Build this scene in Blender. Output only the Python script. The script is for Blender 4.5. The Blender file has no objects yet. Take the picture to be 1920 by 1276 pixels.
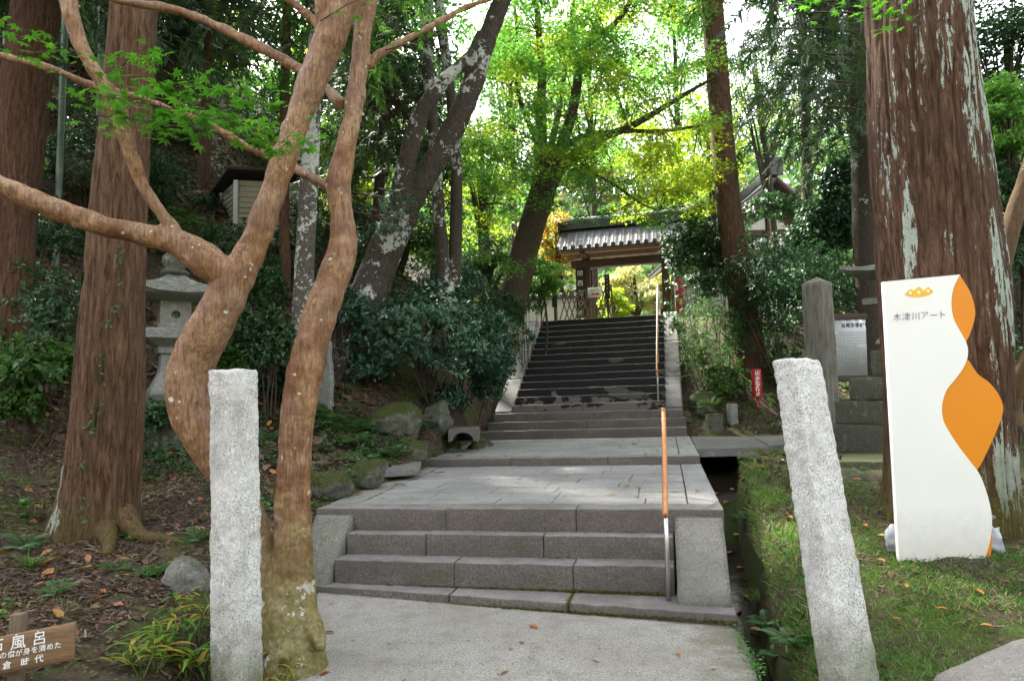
import bpy, math, numpy as np
from mathutils import Vector
from math import radians, cos, sin, pi

# ------------------------------------------------------------------ camera, sky, sun, exposure
SC = bpy.context.scene
COL = SC.collection
F, EYE = 1280.0, 1.6                     # focal length in photo pixels (1920 wide), eye height
PITCH, ROLL = radians(4.784), radians(1.10)
cam_d = bpy.data.cameras.new('camera'); cam = bpy.data.objects.new('camera', cam_d); COL.objects.link(cam)
cam_d.sensor_width = 36; cam_d.lens = 24; cam_d.clip_end = 2000; cam_d.clip_start = 0.05
_f = np.array([0, cos(PITCH), sin(PITCH)]); _r = np.array([1., 0, 0]); _u = np.cross(_r, _f)
CR = _r*cos(ROLL) - _u*sin(ROLL); CU = _u*cos(ROLL) + _r*sin(ROLL); CF = _f
from mathutils import Matrix
cam.matrix_world = Matrix(((CR[0], CU[0], -CF[0], 0), (CR[1], CU[1], -CF[1], 0), (CR[2], CU[2], -CF[2], EYE), (0, 0, 0, 1)))
SC.camera = cam
SUN_AZ, SUN_EL = radians(-34), radians(47)      # azimuth from +Y towards +X
world = bpy.data.worlds.new('World'); SC.world = world; world.use_nodes = True
_nt = world.node_tree; _nt.nodes.clear()
_sky = _nt.nodes.new('ShaderNodeTexSky'); _sky.sky_type = 'NISHITA'; _sky.sun_disc = False
_sky.sun_elevation = SUN_EL; _sky.sun_rotation = SUN_AZ; _sky.dust_density = 3.0; _sky.air_density = 1.0; _sky.altitude = 100
_hs = _nt.nodes.new('ShaderNodeHueSaturation'); _hs.inputs['Saturation'].default_value = 0.22
_bg = _nt.nodes.new('ShaderNodeBackground'); _bg.inputs['Strength'].default_value = 0.15
_wo = _nt.nodes.new('ShaderNodeOutputWorld')
_nt.links.new(_sky.outputs[0], _hs.inputs['Color']); _nt.links.new(_hs.outputs[0], _bg.inputs[0]); _nt.links.new(_bg.outputs[0], _wo.inputs[0])
sun_d = bpy.data.lights.new('sun', 'SUN'); sun_d.energy = 4.2; sun_d.angle = radians(2.0); sun_d.color = (1, .95, .86)
sun = bpy.data.objects.new('sun', sun_d); COL.objects.link(sun)
SUNV = Vector((sin(SUN_AZ)*cos(SUN_EL), cos(SUN_AZ)*cos(SUN_EL), sin(SUN_EL)))
sun.rotation_euler = SUNV.to_track_quat('Z', 'Y').to_euler(); sun.location = (0, 0, 30)
SC.view_settings.view_transform = 'Standard'; SC.view_settings.look = 'None'; SC.view_settings.gamma = 1
SC.view_settings.use_curve_mapping = False; SC.view_settings.exposure = 2.85
SC.render.engine = 'CYCLES'
SC.cycles.max_bounces = 8; SC.cycles.diffuse_bounces = 4; SC.cycles.transmission_bounces = 4
SC.cycles.use_denoising = True; SC.cycles.sample_clamp_indirect = 6

# ------------------------------------------------------------------ geometry of the place
RNG = np.random.default_rng(11)
def W(px, py, d):
    """world point seen at photo pixel (px,py) at world depth y = d"""
    r = CF + CR*((px-960)/F) - CU*((py-638)/F)
    t = d/r[1]
    return np.array([0, 0, EYE]) + r*t
OX, OY, YAW, TILT = 0.0135, 5.0, radians(13.18), 0.01466
CY, SY = cos(YAW), sin(YAW)
def S(u, v, h):
    """stairway frame (across, along, up) to world"""
    u = np.asarray(u, float); v = np.asarray(v, float); h = np.asarray(h, float)
    return np.stack(np.broadcast_arrays(OX+u*CY+v*SY, OY-u*SY+v*CY, h+TILT*u), -1)
def uv_of(x, y):
    dx, dy = x-OX, y-OY
    return dx*CY-dy*SY, dx*SY+dy*CY
def UV(px, py, v):
    """(u,h) on the plane v = const of the stairway frame seen at the pixel"""
    r = CF + CR*((px-960)/F) - CU*((py-638)/F)
    t = (v + OX*SY + OY*CY)/(r[0]*SY + r[1]*CY)
    p = np.array([0, 0, EYE]) + r*t
    u, vv = uv_of(p[0], p[1])
    return u, p[2]-TILT*u
def UVh(px, py, h):
    r = CF + CR*((px-960)/F) - CU*((py-638)/F)
    t = (h-EYE)/r[2]
    for _ in range(8):
        p = np.array([0, 0, EYE])+r*t; u, v = uv_of(p[0], p[1]); t = (h+TILT*u-EYE)/r[2]
    return u, v

# ------------------------------------------------------------------ numpy noise
def _hash(ix, iy, iz, seed):
    with np.errstate(over='ignore'):
        h = (ix.astype(np.int64)*73856093) ^ (iy.astype(np.int64)*19349663) ^ (iz.astype(np.int64)*83492791) ^ (seed*2654435)
        h = (h ^ (h >> 13))*1274126177
        h = (h ^ (h >> 16)) & 0xffffff
    return h/float(0xffffff)
def vnoise(P, seed=0):
    P = np.asarray(P, float); i = np.floor(P).astype(np.int64); f = P-i; f = f*f*(3-2*f)
    out = 0
    for a in (0, 1):
        wx = f[..., 0] if a else 1-f[..., 0]
        for b in (0, 1):
            wy = f[..., 1] if b else 1-f[..., 1]
            for c in (0, 1):
                wz = f[..., 2] if c else 1-f[..., 2]
                out = out+wx*wy*wz*_hash(i[..., 0]+a, i[..., 1]+b, i[..., 2]+c, seed)
    return out*2-1
def fbm(P, octv=4, seed=0, gain=.5):
    P = np.asarray(P, float); a, s = 1., 0
    for k in range(octv):
        s = s+a*vnoise(P*(2.03**k)+k*7.3, seed+k); a *= gain
    return s

# ------------------------------------------------------------------ object helpers
def mesh(name, V, Fc, smooth=True):
    me = bpy.data.meshes.new(name)
    V = np.ascontiguousarray(V, dtype=np.float32); 
    if isinstance(Fc, np.ndarray):
        n, k = Fc.shape
        me.vertices.add(len(V)); me.vertices.foreach_set('co', V.ravel())
        me.loops.add(n*k); me.loops.foreach_set('vertex_index', np.ascontiguousarray(Fc, dtype=np.int32).ravel())
        me.polygons.add(n); me.polygons.foreach_set('loop_start', np.arange(0, n*k, k, dtype=np.int32))
        me.update(calc_edges=True); me.validate()
    else:
        me.from_pydata([tuple(v) for v in V], [], Fc); me.update()
    if smooth: me.polygons.foreach_set('use_smooth', np.ones(len(me.polygons), dtype=bool))
    return me
def obj(name, V, Fc, mat, parent=None, smooth=False, kind=None, label=None):
    V = np.asarray(V, float)
    if parent is not None:
        V = V-np.array(root_loc(parent))
    me = mesh(name, V, Fc, smooth)
    if mat is not None: me.materials.append(mat)
    o = bpy.data.objects.new(name, me); COL.objects.link(o)
    if parent is not None: o.parent = parent
    if kind: o['kind'] = kind
    if label: o['label'] = label
    return o
def root_loc(o):
    l = np.array(o.location)
    while o.parent is not None:
        o = o.parent; l = l+np.array(o.location)
    return l
def tag(o, label=None, cat=None, group=None, kind=None):
    if label: o['label'] = label
    if cat: o['category'] = cat
    if group: o['group'] = group
    if kind: o['kind'] = kind
    return o
def thing(name, loc, label=None, cat=None, group=None, kind=None):
    o = bpy.data.objects.new(name, None); COL.objects.link(o); o.location = [float(a) for a in loc]
    o.empty_display_size = .1
    return tag(o, label, cat, group, kind)
def cat_meshes(parts):
    Vs, Fs, k = [], [], 0
    for V, Fc in parts:
        Vs.append(V); Fs.append(np.asarray(Fc)+k); k += len(V)
    return np.concatenate(Vs), np.concatenate(Fs)

# ---- shapes
def axis_cuts(L, r, n):
    if r <= 0: return np.linspace(0, L, n+1)
    r = min(r, L*.3)
    return np.concatenate([[0, .35*r], np.linspace(r, L-r, max(n, 1)+1), [L-.35*r, L]])
def rbox(dx, dy, dz, r=.01, n=(1, 1, 1)):
    """rounded box [0,dx]x[0,dy]x[0,dz]"""
    cs = [axis_cuts(L, r, k) for L, k in zip((dx, dy, dz), n)]
    dims = [len(c) for c in cs]
    quads = []
    def face(ax, end):
        a, b = [i for i in range(3) if i != ax]
        A, B = np.meshgrid(np.arange(dims[a]), np.arange(dims[b]), indexing='ij')
        idx = np.zeros(A.shape+(3,), int); idx[..., a] = A; idx[..., b] = B; idx[..., ax] = (dims[ax]-1 if end else 0)
        lin = (idx[..., 0]*dims[1]+idx[..., 1])*dims[2]+idx[..., 2]
        q = np.stack([lin[:-1, :-1], lin[1:, :-1], lin[1:, 1:], lin[:-1, 1:]], -1).reshape(-1, 4)
        flip = (end == 1) ^ (ax == 1)
        return q if flip else q[:, ::-1]
    for ax in range(3):
        for e in (0, 1): quads.append(face(ax, e))
    Q = np.concatenate(quads)
    used, inv = np.unique(Q.ravel(), return_inverse=True)
    Q = inv.reshape(Q.shape)
    i0 = used//(dims[1]*dims[2]); i1 = (used//dims[2]) % dims[1]; i2 = used % dims[2]
    P = np.stack([cs[0][i0], cs[1][i1], cs[2][i2]], -1)
    if r > 0:
        D = np.array([dx, dy, dz]); rr = np.minimum(r, D*.3)
        inn = np.clip(P, rr, D-rr); d = P-inn
        nd = np.linalg.norm(d/rr, axis=1, keepdims=True)
        P = inn+np.where(nd > 1, d/np.maximum(nd, 1e-9), d)
    return P, Q
def rough(P, amp, scale, seed=0, octv=3):
    n = np.stack([fbm(P*scale+np.array([0, 0, k*31.7]), octv, seed+k*17) for k in range(3)], -1)
    return P+n*amp
def sblock(u0, u1, v0, v1, h0, h1, r=.008, n=(10, 1, 2), amp=.004, sc=9, seed=0):
    P, Q = rbox(u1-u0, v1-v0, h1-h0, r, n)
    P = P+np.array([u0, v0, h0]); P = rough(P, amp, sc, seed)
    return S(P[:, 0], P[:, 1], P[:, 2]), Q
def box(x0, x1, y0, y1, z0, z1, r=0.0, n=(1, 1, 1)):
    P, Q = rbox(x1-x0, y1-y0, z1-z0, r, n); return P+np.array([x0, y0, z0]), Q
def crom(P, n):
    P = np.asarray(P, float)
    Q = np.vstack([2*P[0]-P[1], P, 2*P[-1]-P[-2]]); out = []
    for i in range(1, len(Q)-2):
        p0, p1, p2, p3 = Q[i-1], Q[i], Q[i+1], Q[i+2]
        for t in np.linspace(0, 1, n, endpoint=False):
            out.append(.5*((2*p1)+(-p0+p2)*t+(2*p0-5*p1+4*p2-p3)*t*t+(-p0+3*p1-3*p2+p3)*t**3))
    out.append(Q[-2]); return np.array(out)
def tube(pts, rad, seg=12, sub=6, cap=True, disp=None):
    """swept tube; disp(theta, arclength, ring points, radius)->radius offset"""
    PR = crom(np.column_stack([pts, rad]), sub) if sub > 1 else np.column_stack([pts, rad])
    P, R = PR[:, :3], np.maximum(PR[:, 3], 1e-4)
    T = np.gradient(P, axis=0); T /= np.linalg.norm(T, axis=1, keepdims=True)+1e-12
    a = np.array([1., 0, 0]) if abs(T[0][0]) < .8 else np.array([0, 1., 0])
    N = np.zeros_like(P); N[0] = a-T[0]*(a@T[0]); N[0] /= np.linalg.norm(N[0])
    for i in range(1, len(P)):
        n = N[i-1]-T[i]*(N[i-1]@T[i]); N[i] = n/(np.linalg.norm(n)+1e-12)
    B = np.cross(T, N)
    th = np.linspace(0, 2*pi, seg, endpoint=False)
    dirs = np.cos(th)[None, :, None]*N[:, None, :]+np.sin(th)[None, :, None]*B[:, None, :]
    rr = np.repeat(R[:, None], seg, 1)
    if disp is not None:
        s = np.concatenate([[0], np.cumsum(np.linalg.norm(np.diff(P, axis=0), axis=1))])
        rr = rr+disp(th[None, :]+0*rr, s[:, None]+0*rr, P[:, None, :]+dirs*R[:, None, None], rr)
    V = P[:, None, :]+dirs*rr[..., None]
    m = len(P); V = V.reshape(-1, 3)
    i = np.arange(m-1)[:, None]*seg; j = np.arange(seg)[None, :]; j2 = (j+1) % seg
    Q = np.stack([i+j, i+j2, i+seg+j2, i+seg+j], -1).reshape(-1, 4)
    if cap:
        c0, c1 = len(V), len(V)+1
        V = np.vstack([V, P[:1], P[-1:]])
        k = np.arange(seg); k2 = (k+1) % seg
        Q = np.vstack([Q, np.stack([k2, k, np.full(seg, c0), np.full(seg, c0)], -1), np.stack([(m-1)*seg+k, (m-1)*seg+k2, np.full(seg, c1), np.full(seg, c1)], -1)])
    return V, Q
def fixq(Q):
    """faces with a repeated index (caps) become triangles: returns python lists"""
    return [tuple(q[:3]) if q[2] == q[3] else tuple(q) for q in Q.tolist()]
def tobj(name, VQ, mat, parent=None, smooth=True, **k):
    V, Q = VQ
    Q = np.asarray(Q)
    deg = Q[:, 2] == Q[:, 3] if Q.shape[1] == 4 else np.zeros(len(Q), bool)
    if deg.any():
        tri = np.vstack([Q[deg][:, :3], Q[~deg][:, :3], Q[~deg][:, [0, 2, 3]]])
        return obj(name, V, tri, mat, parent, smooth, **k)
    return obj(name, V, Q, mat, parent, smooth, **k)
def limb(L):
    """[(px,py,depth,radius in px)] -> points, radii"""
    P = np.array([W(a, b, d) for a, b, d, r in L]); R = np.array([r*d/F for a, b, d, r in L]); return P, R
def remesh(parts, voxel, smooth=6):
    V, Q = cat_meshes(parts)
    deg = Q[:, 2] == Q[:, 3]
    tri = np.vstack([Q[deg][:, :3], Q[~deg][:, :3], Q[~deg][:, [0, 2, 3]]])
    me = mesh('tmp', V, tri); o = bpy.data.objects.new('tmp', me); COL.objects.link(o)
    m = o.modifiers.new('r', 'REMESH'); m.mode = 'VOXEL'; m.voxel_size = voxel
    if smooth:
        m2 = o.modifiers.new('s', 'SMOOTH'); m2.factor = .5; m2.iterations = smooth
    dg = bpy.context.evaluated_depsgraph_get(); ev = o.evaluated_get(dg); m3 = ev.to_mesh()
    n = len(m3.vertices); V = np.empty(n*3); m3.vertices.foreach_get('co', V); V = V.reshape(-1, 3)
    N = np.empty(n*3); m3.vertices.foreach_get('normal', N); N = N.reshape(-1, 3)
    Q = np.empty(len(m3.loops), int); m3.loops.foreach_get('vertex_index', Q)
    lt = np.empty(len(m3.polygons), int); m3.polygons.foreach_get('loop_total', lt)
    ev.to_mesh_clear(); bpy.data.objects.remove(o); bpy.data.meshes.remove(me)
    Q = Q.reshape(-1, 4) if (lt == 4).all() else None
    return V, Q, N
def prism(poly, z0, z1):
    """vertical prism from a 2-D outline; returns python face list"""
    n = len(poly); V = [(x, y, z0) for x, y in poly]+[(x, y, z1) for x, y in poly]
    Fc = [tuple(range(n-1, -1, -1)), tuple(range(n, 2*n))]+[(i, (i+1) % n, n+(i+1) % n, n+i) for i in range(n)]
    return np.array(V), Fc
def boulder(c, rad, seed=0, sub=3, amp=.25, flat=.0):
    import bmesh
    bm = bmesh.new(); bmesh.ops.create_icosphere(bm, subdivisions=sub, radius=1)
    V = np.array([v.co[:] for v in bm.verts]); Fc = np.array([[v.index for v in f.verts] for f in bm.faces]); bm.free()
    rs = np.random.default_rng(seed+5)
    for _ in range(7):                                  # planar facets
        n = rs.normal(size=3); n /= np.linalg.norm(n); c0 = rs.uniform(.62, .9)
        d = V@n; V = V-np.where(d > c0, (d-c0)*.8, 0)[:, None]*n
    n = fbm(V*1.3+seed*3.1, 4, seed); V = V*(1+amp*n)[:, None]
    V = V+.02*np.stack([fbm(V*6+seed, 2, seed+k) for k in range(3)], -1)
    return V*np.asarray(rad)+np.asarray(c), Fc
def text_mesh(body, size=1.0, vertical=False, bold=0.0, align='CENTER'):
    cu = bpy.data.curves.new('t', 'FONT'); cu.body = '\n'.join(body) if vertical else body
    cu.size = size; cu.align_x = align; cu.resolution_u = 2; cu.offset = bold; cu.space_line = .78 if vertical else 1
    o = bpy.data.objects.new('t', cu); COL.objects.link(o)
    dg = bpy.context.evaluated_depsgraph_get(); dg.update()
    me = bpy.data.meshes.new_from_object(o.evaluated_get(dg))
    V = np.array([v.co[:] for v in me.vertices]).reshape(-1, 3); Fc = [tuple(p.vertices) for p in me.polygons]
    bpy.data.objects.remove(o); bpy.data.curves.remove(cu); bpy.data.meshes.remove(me)
    return V, Fc
def on_plane(V2, origin, ex, ey, en, lift=.003):
    V2 = np.asarray(V2); return np.asarray(origin)+V2[:, :1]*ex+V2[:, 1:2]*ey+lift*np.asarray(en)
# ------------------------------------------------------------------ materials
class Mat:
    def __init__(s, name):
        s.m = bpy.data.materials.new(name); s.m.use_nodes = True; s.t = s.m.node_tree; s.t.nodes.clear()
        s.out = s.n('ShaderNodeOutputMaterial'); s.geo = s.n('ShaderNodeNewGeometry')
        s.pos = s.geo.outputs['Position']
    def n(s, k): return s.t.nodes.new(k)
    def l(s, a, b): s.t.links.new(a, b)
    def setin(s, sock, v):
        if isinstance(v, bpy.types.NodeSocket): s.l(v, sock)
        else:
            if isinstance(v, tuple) and len(v) == 3 and sock.type == 'RGBA': v = v+(1,)
            sock.default_value = v
    def vec(s, sc):
        m = s.n('ShaderNodeVectorMath'); m.operation = 'MULTIPLY'; s.l(s.pos, m.inputs[0]); m.inputs[1].default_value = sc; return m.outputs[0]
    def noise(s, scale, detail=4, rough=.55, vec=None, dist=0.0, off=0):
        n = s.n('ShaderNodeTexNoise'); n.inputs['Scale'].default_value = scale; n.inputs['Detail'].default_value = detail
        n.inputs['Roughness'].default_value = rough; n.inputs['Distortion'].default_value = dist
        v = vec if vec is not None else s.pos
        if off:
            a = s.n('ShaderNodeVectorMath'); a.operation = 'ADD'; s.l(v, a.inputs[0]); a.inputs[1].default_value = (off, off*1.7, off*.3); v = a.outputs[0]
        s.l(v, n.inputs['Vector']); return n.outputs['Fac']
    def voro(s, scale, feature='F1', vec=None, out='Distance', rnd=1.0):
        n = s.n('ShaderNodeTexVoronoi'); n.feature = feature; n.inputs['Scale'].default_value = scale; n.inputs['Randomness'].default_value = rnd
        s.l(vec if vec is not None else s.pos, n.inputs['Vector']); return n.outputs[out]
    def ramp(s, fac, stops, interp='LINEAR'):
        r = s.n('ShaderNodeValToRGB'); r.color_ramp.interpolation = interp; e = r.color_ramp.elements
        while len(e) < len(stops): e.new(.5)
        for k, (p, c) in enumerate(stops):
            e[k].position = p; e[k].color = (c, c, c, 1) if isinstance(c, (int, float)) else tuple(c)+(1,)
        s.l(fac, r.inputs[0]); return r.outputs[0]
    def mix(s, fac, a, b, mode='MIX'):
        m = s.n('ShaderNodeMix'); m.data_type = 'RGBA'; m.blend_type = mode
        s.setin(m.inputs[0], fac); s.setin(m.inputs[6], a); s.setin(m.inputs[7], b); return m.outputs[2]
    def math(s, op, a, b=0.0, clamp=False):
        m = s.n('ShaderNodeMath'); m.operation = op; m.use_clamp = clamp; s.setin(m.inputs[0], a); s.setin(m.inputs[1], b); return m.outputs[0]
    def normz(s):
        x = s.n('ShaderNodeSeparateXYZ'); s.l(s.geo.outputs['Normal'], x.inputs[0]); return x.outputs['Z']
    def norm(s, k):
        x = s.n('ShaderNodeSeparateXYZ'); s.l(s.geo.outputs['Normal'], x.inputs[0]); return x.outputs[k]
    def posx(s, k='Z'):
        x = s.n('ShaderNodeSeparateXYZ'); s.l(s.pos, x.inputs[0]); return x.outputs[k]
    def rand(s): return s.geo.outputs['Random Per Island']
    def orand(s):
        o = s.n('ShaderNodeObjectInfo'); return o.outputs['Random']
    def attr(s, name):
        a = s.n('ShaderNodeAttribute'); a.attribute_name = name; return a.outputs['Fac']
    def bump(s, h, strength=.4, dist=.01):
        b = s.n('ShaderNodeBump'); b.inputs['Strength'].default_value = strength; b.inputs['Distance'].default_value = dist; s.l(h, b.inputs['Height']); return b.outputs[0]
    def pbr(s, color, rough=.8, bump=None, spec=.5, metal=0.0, trans=None, tcol=None, **kw):
        p = s.n('ShaderNodeBsdfPrincipled'); s.setin(p.inputs['Base Color'], color); s.setin(p.inputs['Roughness'], rough)
        s.setin(p.inputs['Specular IOR Level'], spec); s.setin(p.inputs['Metallic'], metal)
        for k, v in kw.items(): s.setin(p.inputs[k], v)
        if bump is not None: s.l(bump, p.inputs['Normal'])
        if trans:
            t = s.n('ShaderNodeBsdfTranslucent'); s.setin(t.inputs['Color'], tcol if tcol is not None else color)
            m = s.n('ShaderNodeMixShader'); s.setin(m.inputs[0], trans); s.l(p.outputs[0], m.inputs[1]); s.l(t.outputs[0], m.inputs[2]); s.l(m.outputs[0], s.out.inputs[0])
        else: s.l(p.outputs[0], s.out.inputs[0])
        return s.m
MT = {}
def M_granite(name, light, dark, scale=260, stain=(.30, .28, .2), stain_amt=.35, mossz=None, spk=(.02, .02, .02), base2=None):
    m = Mat(name)
    f = m.noise(scale, 2, .6); c = m.ramp(f, [(.36, dark), (.5, light), (.64, tuple(min(1, x*1.25) for x in light))])
    v = m.voro(scale*.8); s = m.ramp(v, [(.0, 1), (.17, 1), (.24, 0)])
    sel = m.ramp(m.voro(scale*.8, out='Color'), [(.52, 0), (.58, 1)])
    c = m.mix(m.math('MULTIPLY', s, sel), c, spk)
    big = m.noise(3.2, 5, .65); c = m.mix(m.math('MULTIPLY', m.ramp(big, [(.45, 0), (.7, 1)]), stain_amt), c, stain)
    stv = m.ramp(m.noise(4.5, 5, .7, vec=m.vec((3.5, 3.5, .45)), off=23), [(.48, 0), (.68, .45)]); c = m.mix(stv, c, tuple(x*.5 for x in light))
    if base2: c = m.mix(m.math('MULTIPLY', m.ramp(m.noise(7, 4, .6, off=5), [(.42, 0), (.65, 1)]), .5), c, base2)
    if mossz:
        z0, z1 = mossz; zf = m.math('ADD', m.posx('Z'), m.math('MULTIPLY', m.noise(9, 4), .5))
        mp = m.n('ShaderNodeMapRange'); m.l(zf, mp.inputs[0]); mp.inputs[1].default_value = z0+.25; mp.inputs[2].default_value = z1+.25; mp.inputs[3].default_value = 1; mp.inputs[4].default_value = 0
        c = m.mix(m.math('MULTIPLY', mp.outputs[0], .8), c, (.07, .085, .02))
    h = m.math('ADD', m.noise(scale*.45, 3, .6), m.math('MULTIPLY', m.noise(40, 3), .6))
    return m.pbr(c, .85, m.bump(h, .7, .006), spec=.3)
MT['granite'] = M_granite('granite_light', (.52, .515, .50), (.23, .23, .225), 105, stain=(.26, .25, .205), stain_amt=.7, mossz=(.05, .55), spk=(.06, .06, .062), base2=(.58, .575, .56))
def M_step(name, base, dark, moss=.5, light=(.4, .39, .39), sc=120):
    m = Mat(name)
    f = m.noise(sc, 3, .65); c = m.ramp(f, [(.3, dark), (.55, base), (.75, tuple(x*1.35 for x in base))])
    sp = m.ramp(m.voro(85), [(0, 1), (.16, 1), (.24, 0)]); sel = m.ramp(m.voro(85, out='Color'), [(.62, 0), (.66, 1)])
    c = m.mix(m.math('MULTIPLY', sp, sel), c, light)
    c = m.mix(m.math('MULTIPLY', m.orand(), .35), c, m.mix(.5, c, (.17, .14, .12)))
    c = m.mix(m.ramp(m.noise(2.2, 5, .6), [(.4, 0), (.7, .55)]), c, tuple(x*.62 for x in base))
    mm = m.math('MULTIPLY', m.ramp(m.noise(5, 6, .7, off=3), [(.55, 0), (.68, 1)]), moss)
    c = m.mix(mm, c, (.085, .09, .03))
    c = m.mix(m.math('MULTIPLY', m.ramp(m.normz(), [(.7, 0), (.95, 1)]), m.ramp(m.noise(6, 4, .6, off=17), [(.3, .25), (.7, .55)])), c, (.33, .325, .315))  # upward faces paler: foot wear plus skylight on the treads put into the colour
    c = m.mix(m.ramp(m.noise(1.1, 6, .7, vec=m.vec((1, 1, 2.5)), off=13), [(.42, 0), (.62, .55)]), c, tuple(x*.5 for x in base))
    h = m.math('ADD', m.noise(60, 5, .75), m.math('MULTIPLY', m.noise(18, 3), 1.2))
    return m.pbr(c, .85, m.bump(h, .9, .012), spec=.25)
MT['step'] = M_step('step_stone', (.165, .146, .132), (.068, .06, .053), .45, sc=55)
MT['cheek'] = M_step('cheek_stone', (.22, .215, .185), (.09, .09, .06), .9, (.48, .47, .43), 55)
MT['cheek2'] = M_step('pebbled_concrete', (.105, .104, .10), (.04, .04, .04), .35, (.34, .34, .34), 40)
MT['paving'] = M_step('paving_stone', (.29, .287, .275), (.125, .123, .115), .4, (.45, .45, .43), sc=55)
def M_wet():
    m = Mat('wet_step_stone')
    # wet below, dry patches with a scalloped drying edge, mostly on the lowest risers and at the ends
    base = m.ramp(m.noise(120, 3, .65), [(.3, (.10, .09, .08)), (.6, (.17, .155, .14)), (.8, (.22, .2, .19))])
    wet = m.ramp(m.noise(60, 3, .6), [(.3, (.006, .0065, .007)), (.7, (.017, .017, .018))])
    z = m.posx('Z'); dry = m.math('ADD', m.math('MULTIPLY', m.math('SUBTRACT', 1.75, z), .55), m.math('MULTIPLY', m.noise(2.6, 5, .6, vec=m.vec((1, 1, 1.6))), 1.0))
    k = m.ramp(dry, [(.62, 0), (.66, 1)])
    k2 = m.ramp(m.noise(.9, 2, .5, vec=m.vec((1, .2, 3)), off=9), [(.66, 0), (.68, .55)])
    k = m.math('MAXIMUM', k, k2)
    c = m.mix(k, wet, base)
    r = m.mix(k, (.5, .5, .5), (.88, .88, .88))
    worn_lit = m.math('MULTIPLY', m.ramp(m.normz(), [(.25, 0), (.6, 1)]), .7)  # treads and nosings paler: their lit edges painted in, along with wear
    c = m.mix(worn_lit, c, (.33, .325, .31))
    h = m.math('ADD', m.noise(90, 4, .7), m.math('MULTIPLY', m.noise(14, 3), 1.2))
    return m.pbr(c, r, m.bump(h, .6, .008), spec=.22)
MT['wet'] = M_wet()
def M_path():
    m = Mat('path_concrete')
    c = m.ramp(m.noise(70, 4, .8), [(.34, (.14, .128, .11)), (.5, (.335, .32, .29)), (.66, (.48, .46, .42))])
    peb = m.voro(62, out='Color'); pd = m.ramp(m.voro(62), [(.2, 1), (.42, 0)])
    c = m.mix(m.math('MULTIPLY', pd, .7), c, m.ramp(peb, [(.2, (.10, .09, .08)), (.6, (.25, .24, .22)), (.85, (.52, .50, .47))]))
    c = m.mix(m.ramp(m.noise(1.3, 6, .65), [(.4, 0), (.7, .55)]), c, (.20, .185, .16))
    c = m.mix(m.ramp(m.noise(5.5, 5, .7, off=8), [(.48, 0), (.66, .35)]), c, (.12, .11, .085))
    x = m.math('ADD', m.math('MULTIPLY', m.math('SUBTRACT', m.posx('X'), .75), 1.1), m.math('MULTIPLY', m.math('SUBTRACT', m.noise(4, 6, .7), .5), 1.6))
    c = m.mix(m.ramp(x, [(.25, 0), (.75, .62)]), c, (.10, .10, .045))
    return m.pbr(c, .9, m.bump(m.math('ADD', m.noise(140, 3, .7), m.math('MULTIPLY', m.voro(62), -.8)), .9, .010), spec=.2)
MT['path'] = M_path()
def M_ground():
    m = Mat('forest_soil')
    c = m.ramp(m.noise(14, 6, .7), [(.3, (.022, .015, .011)), (.5, (.055, .038, .028)), (.72, (.11, .08, .058))])
    chips = m.voro(38, vec=m.vec((1, .6, 1)), out='Color'); cd = m.voro(38, vec=m.vec((1, .6, 1)))
    c = m.mix(m.math('MULTIPLY', m.ramp(cd, [(.25, 1), (.4, 0)]), m.ramp(chips, [(.45, 0), (.5, .7)])), c, m.ramp(chips, [(.5, (.10, .065, .045)), (.75, (.22, .16, .115)), (.95, (.30, .24, .18))]))
    x = m.posx('X')
    right = m.math('MULTIPLY', m.ramp(m.posx('Y'), [(.0, 1), (1, 1)]), m.ramp(m.math('ADD', x, m.math('MULTIPLY', m.math('SUBTRACT', m.noise(1.6, 5, .65), .5), 3.0)), [(.50, .0), (1.0, 1)]))
    yl = m.n('ShaderNodeMapRange'); m.l(m.posx('Y'), yl.inputs[0]); yl.inputs[1].default_value = 8.5; yl.inputs[2].default_value = 9.8; yl.inputs[3].default_value = 1; yl.inputs[4].default_value = 0
    right = m.math('MULTIPLY', right, yl.outputs[0])
    mossn = m.math('ADD', m.ramp(m.noise(2.4, 6, .7), [(.50, 0), (.62, .8)]), m.math('MULTIPLY', right, m.ramp(m.noise(3.1, 7, .78, off=4), [(.42, 0), (.58, .75)])), True)
    c = m.mix(mossn, c, m.ramp(m.noise(60, 4, .7), [(.3, (.018, .03, .006)), (.5, (.05, .075, .012)), (.7, (.10, .14, .022))]))
    return m.pbr(c, .95, m.bump(m.math('ADD', m.noise(50, 5, .7), m.math('MULTIPLY', m.noise(160, 3), .5)), .9, .02), spec=.2)
MT['ground'] = M_ground()
def M_rock(name, base, dark, moss=1.0, thr=.25, lich=.2):
    m = Mat(name)
    c = m.ramp(m.noise(35, 6, .7), [(.3, dark), (.6, base), (.8, tuple(x*1.4 for x in base))])
    c = m.mix(m.ramp(m.noise(9, 5, .6, off=2), [(.58, 0), (.66, lich)]), c, (.42, .45, .40))
    nz = m.math('ADD', m.normz(), m.math('MULTIPLY', m.math('SUBTRACT', m.noise(7, 7, .75), .5), 3.4))
    k = m.math('MULTIPLY', m.ramp(nz, [(thr-.1, 0), (thr+.75, 1)]), moss)
    c = m.mix(k, c, m.ramp(m.noise(60, 4, .75), [(.34, (.014, .02, .005)), (.52, (.04, .05, .011)), (.70, (.085, .10, .02))]))
    return m.pbr(c, .9, m.bump(m.math('ADD', m.noise(30, 6, .7), m.math('MULTIPLY', m.noise(150, 3), .4)), .8, .015), spec=.25)
MT['rock_moss'] = M_rock('mossy_rock', (.13, .128, .105), (.05, .05, .04), 1.0, -.25)
MT['rock'] = M_rock('bare_rock', (.22, .215, .19), (.09, .088, .08), .55, .55)
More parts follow.
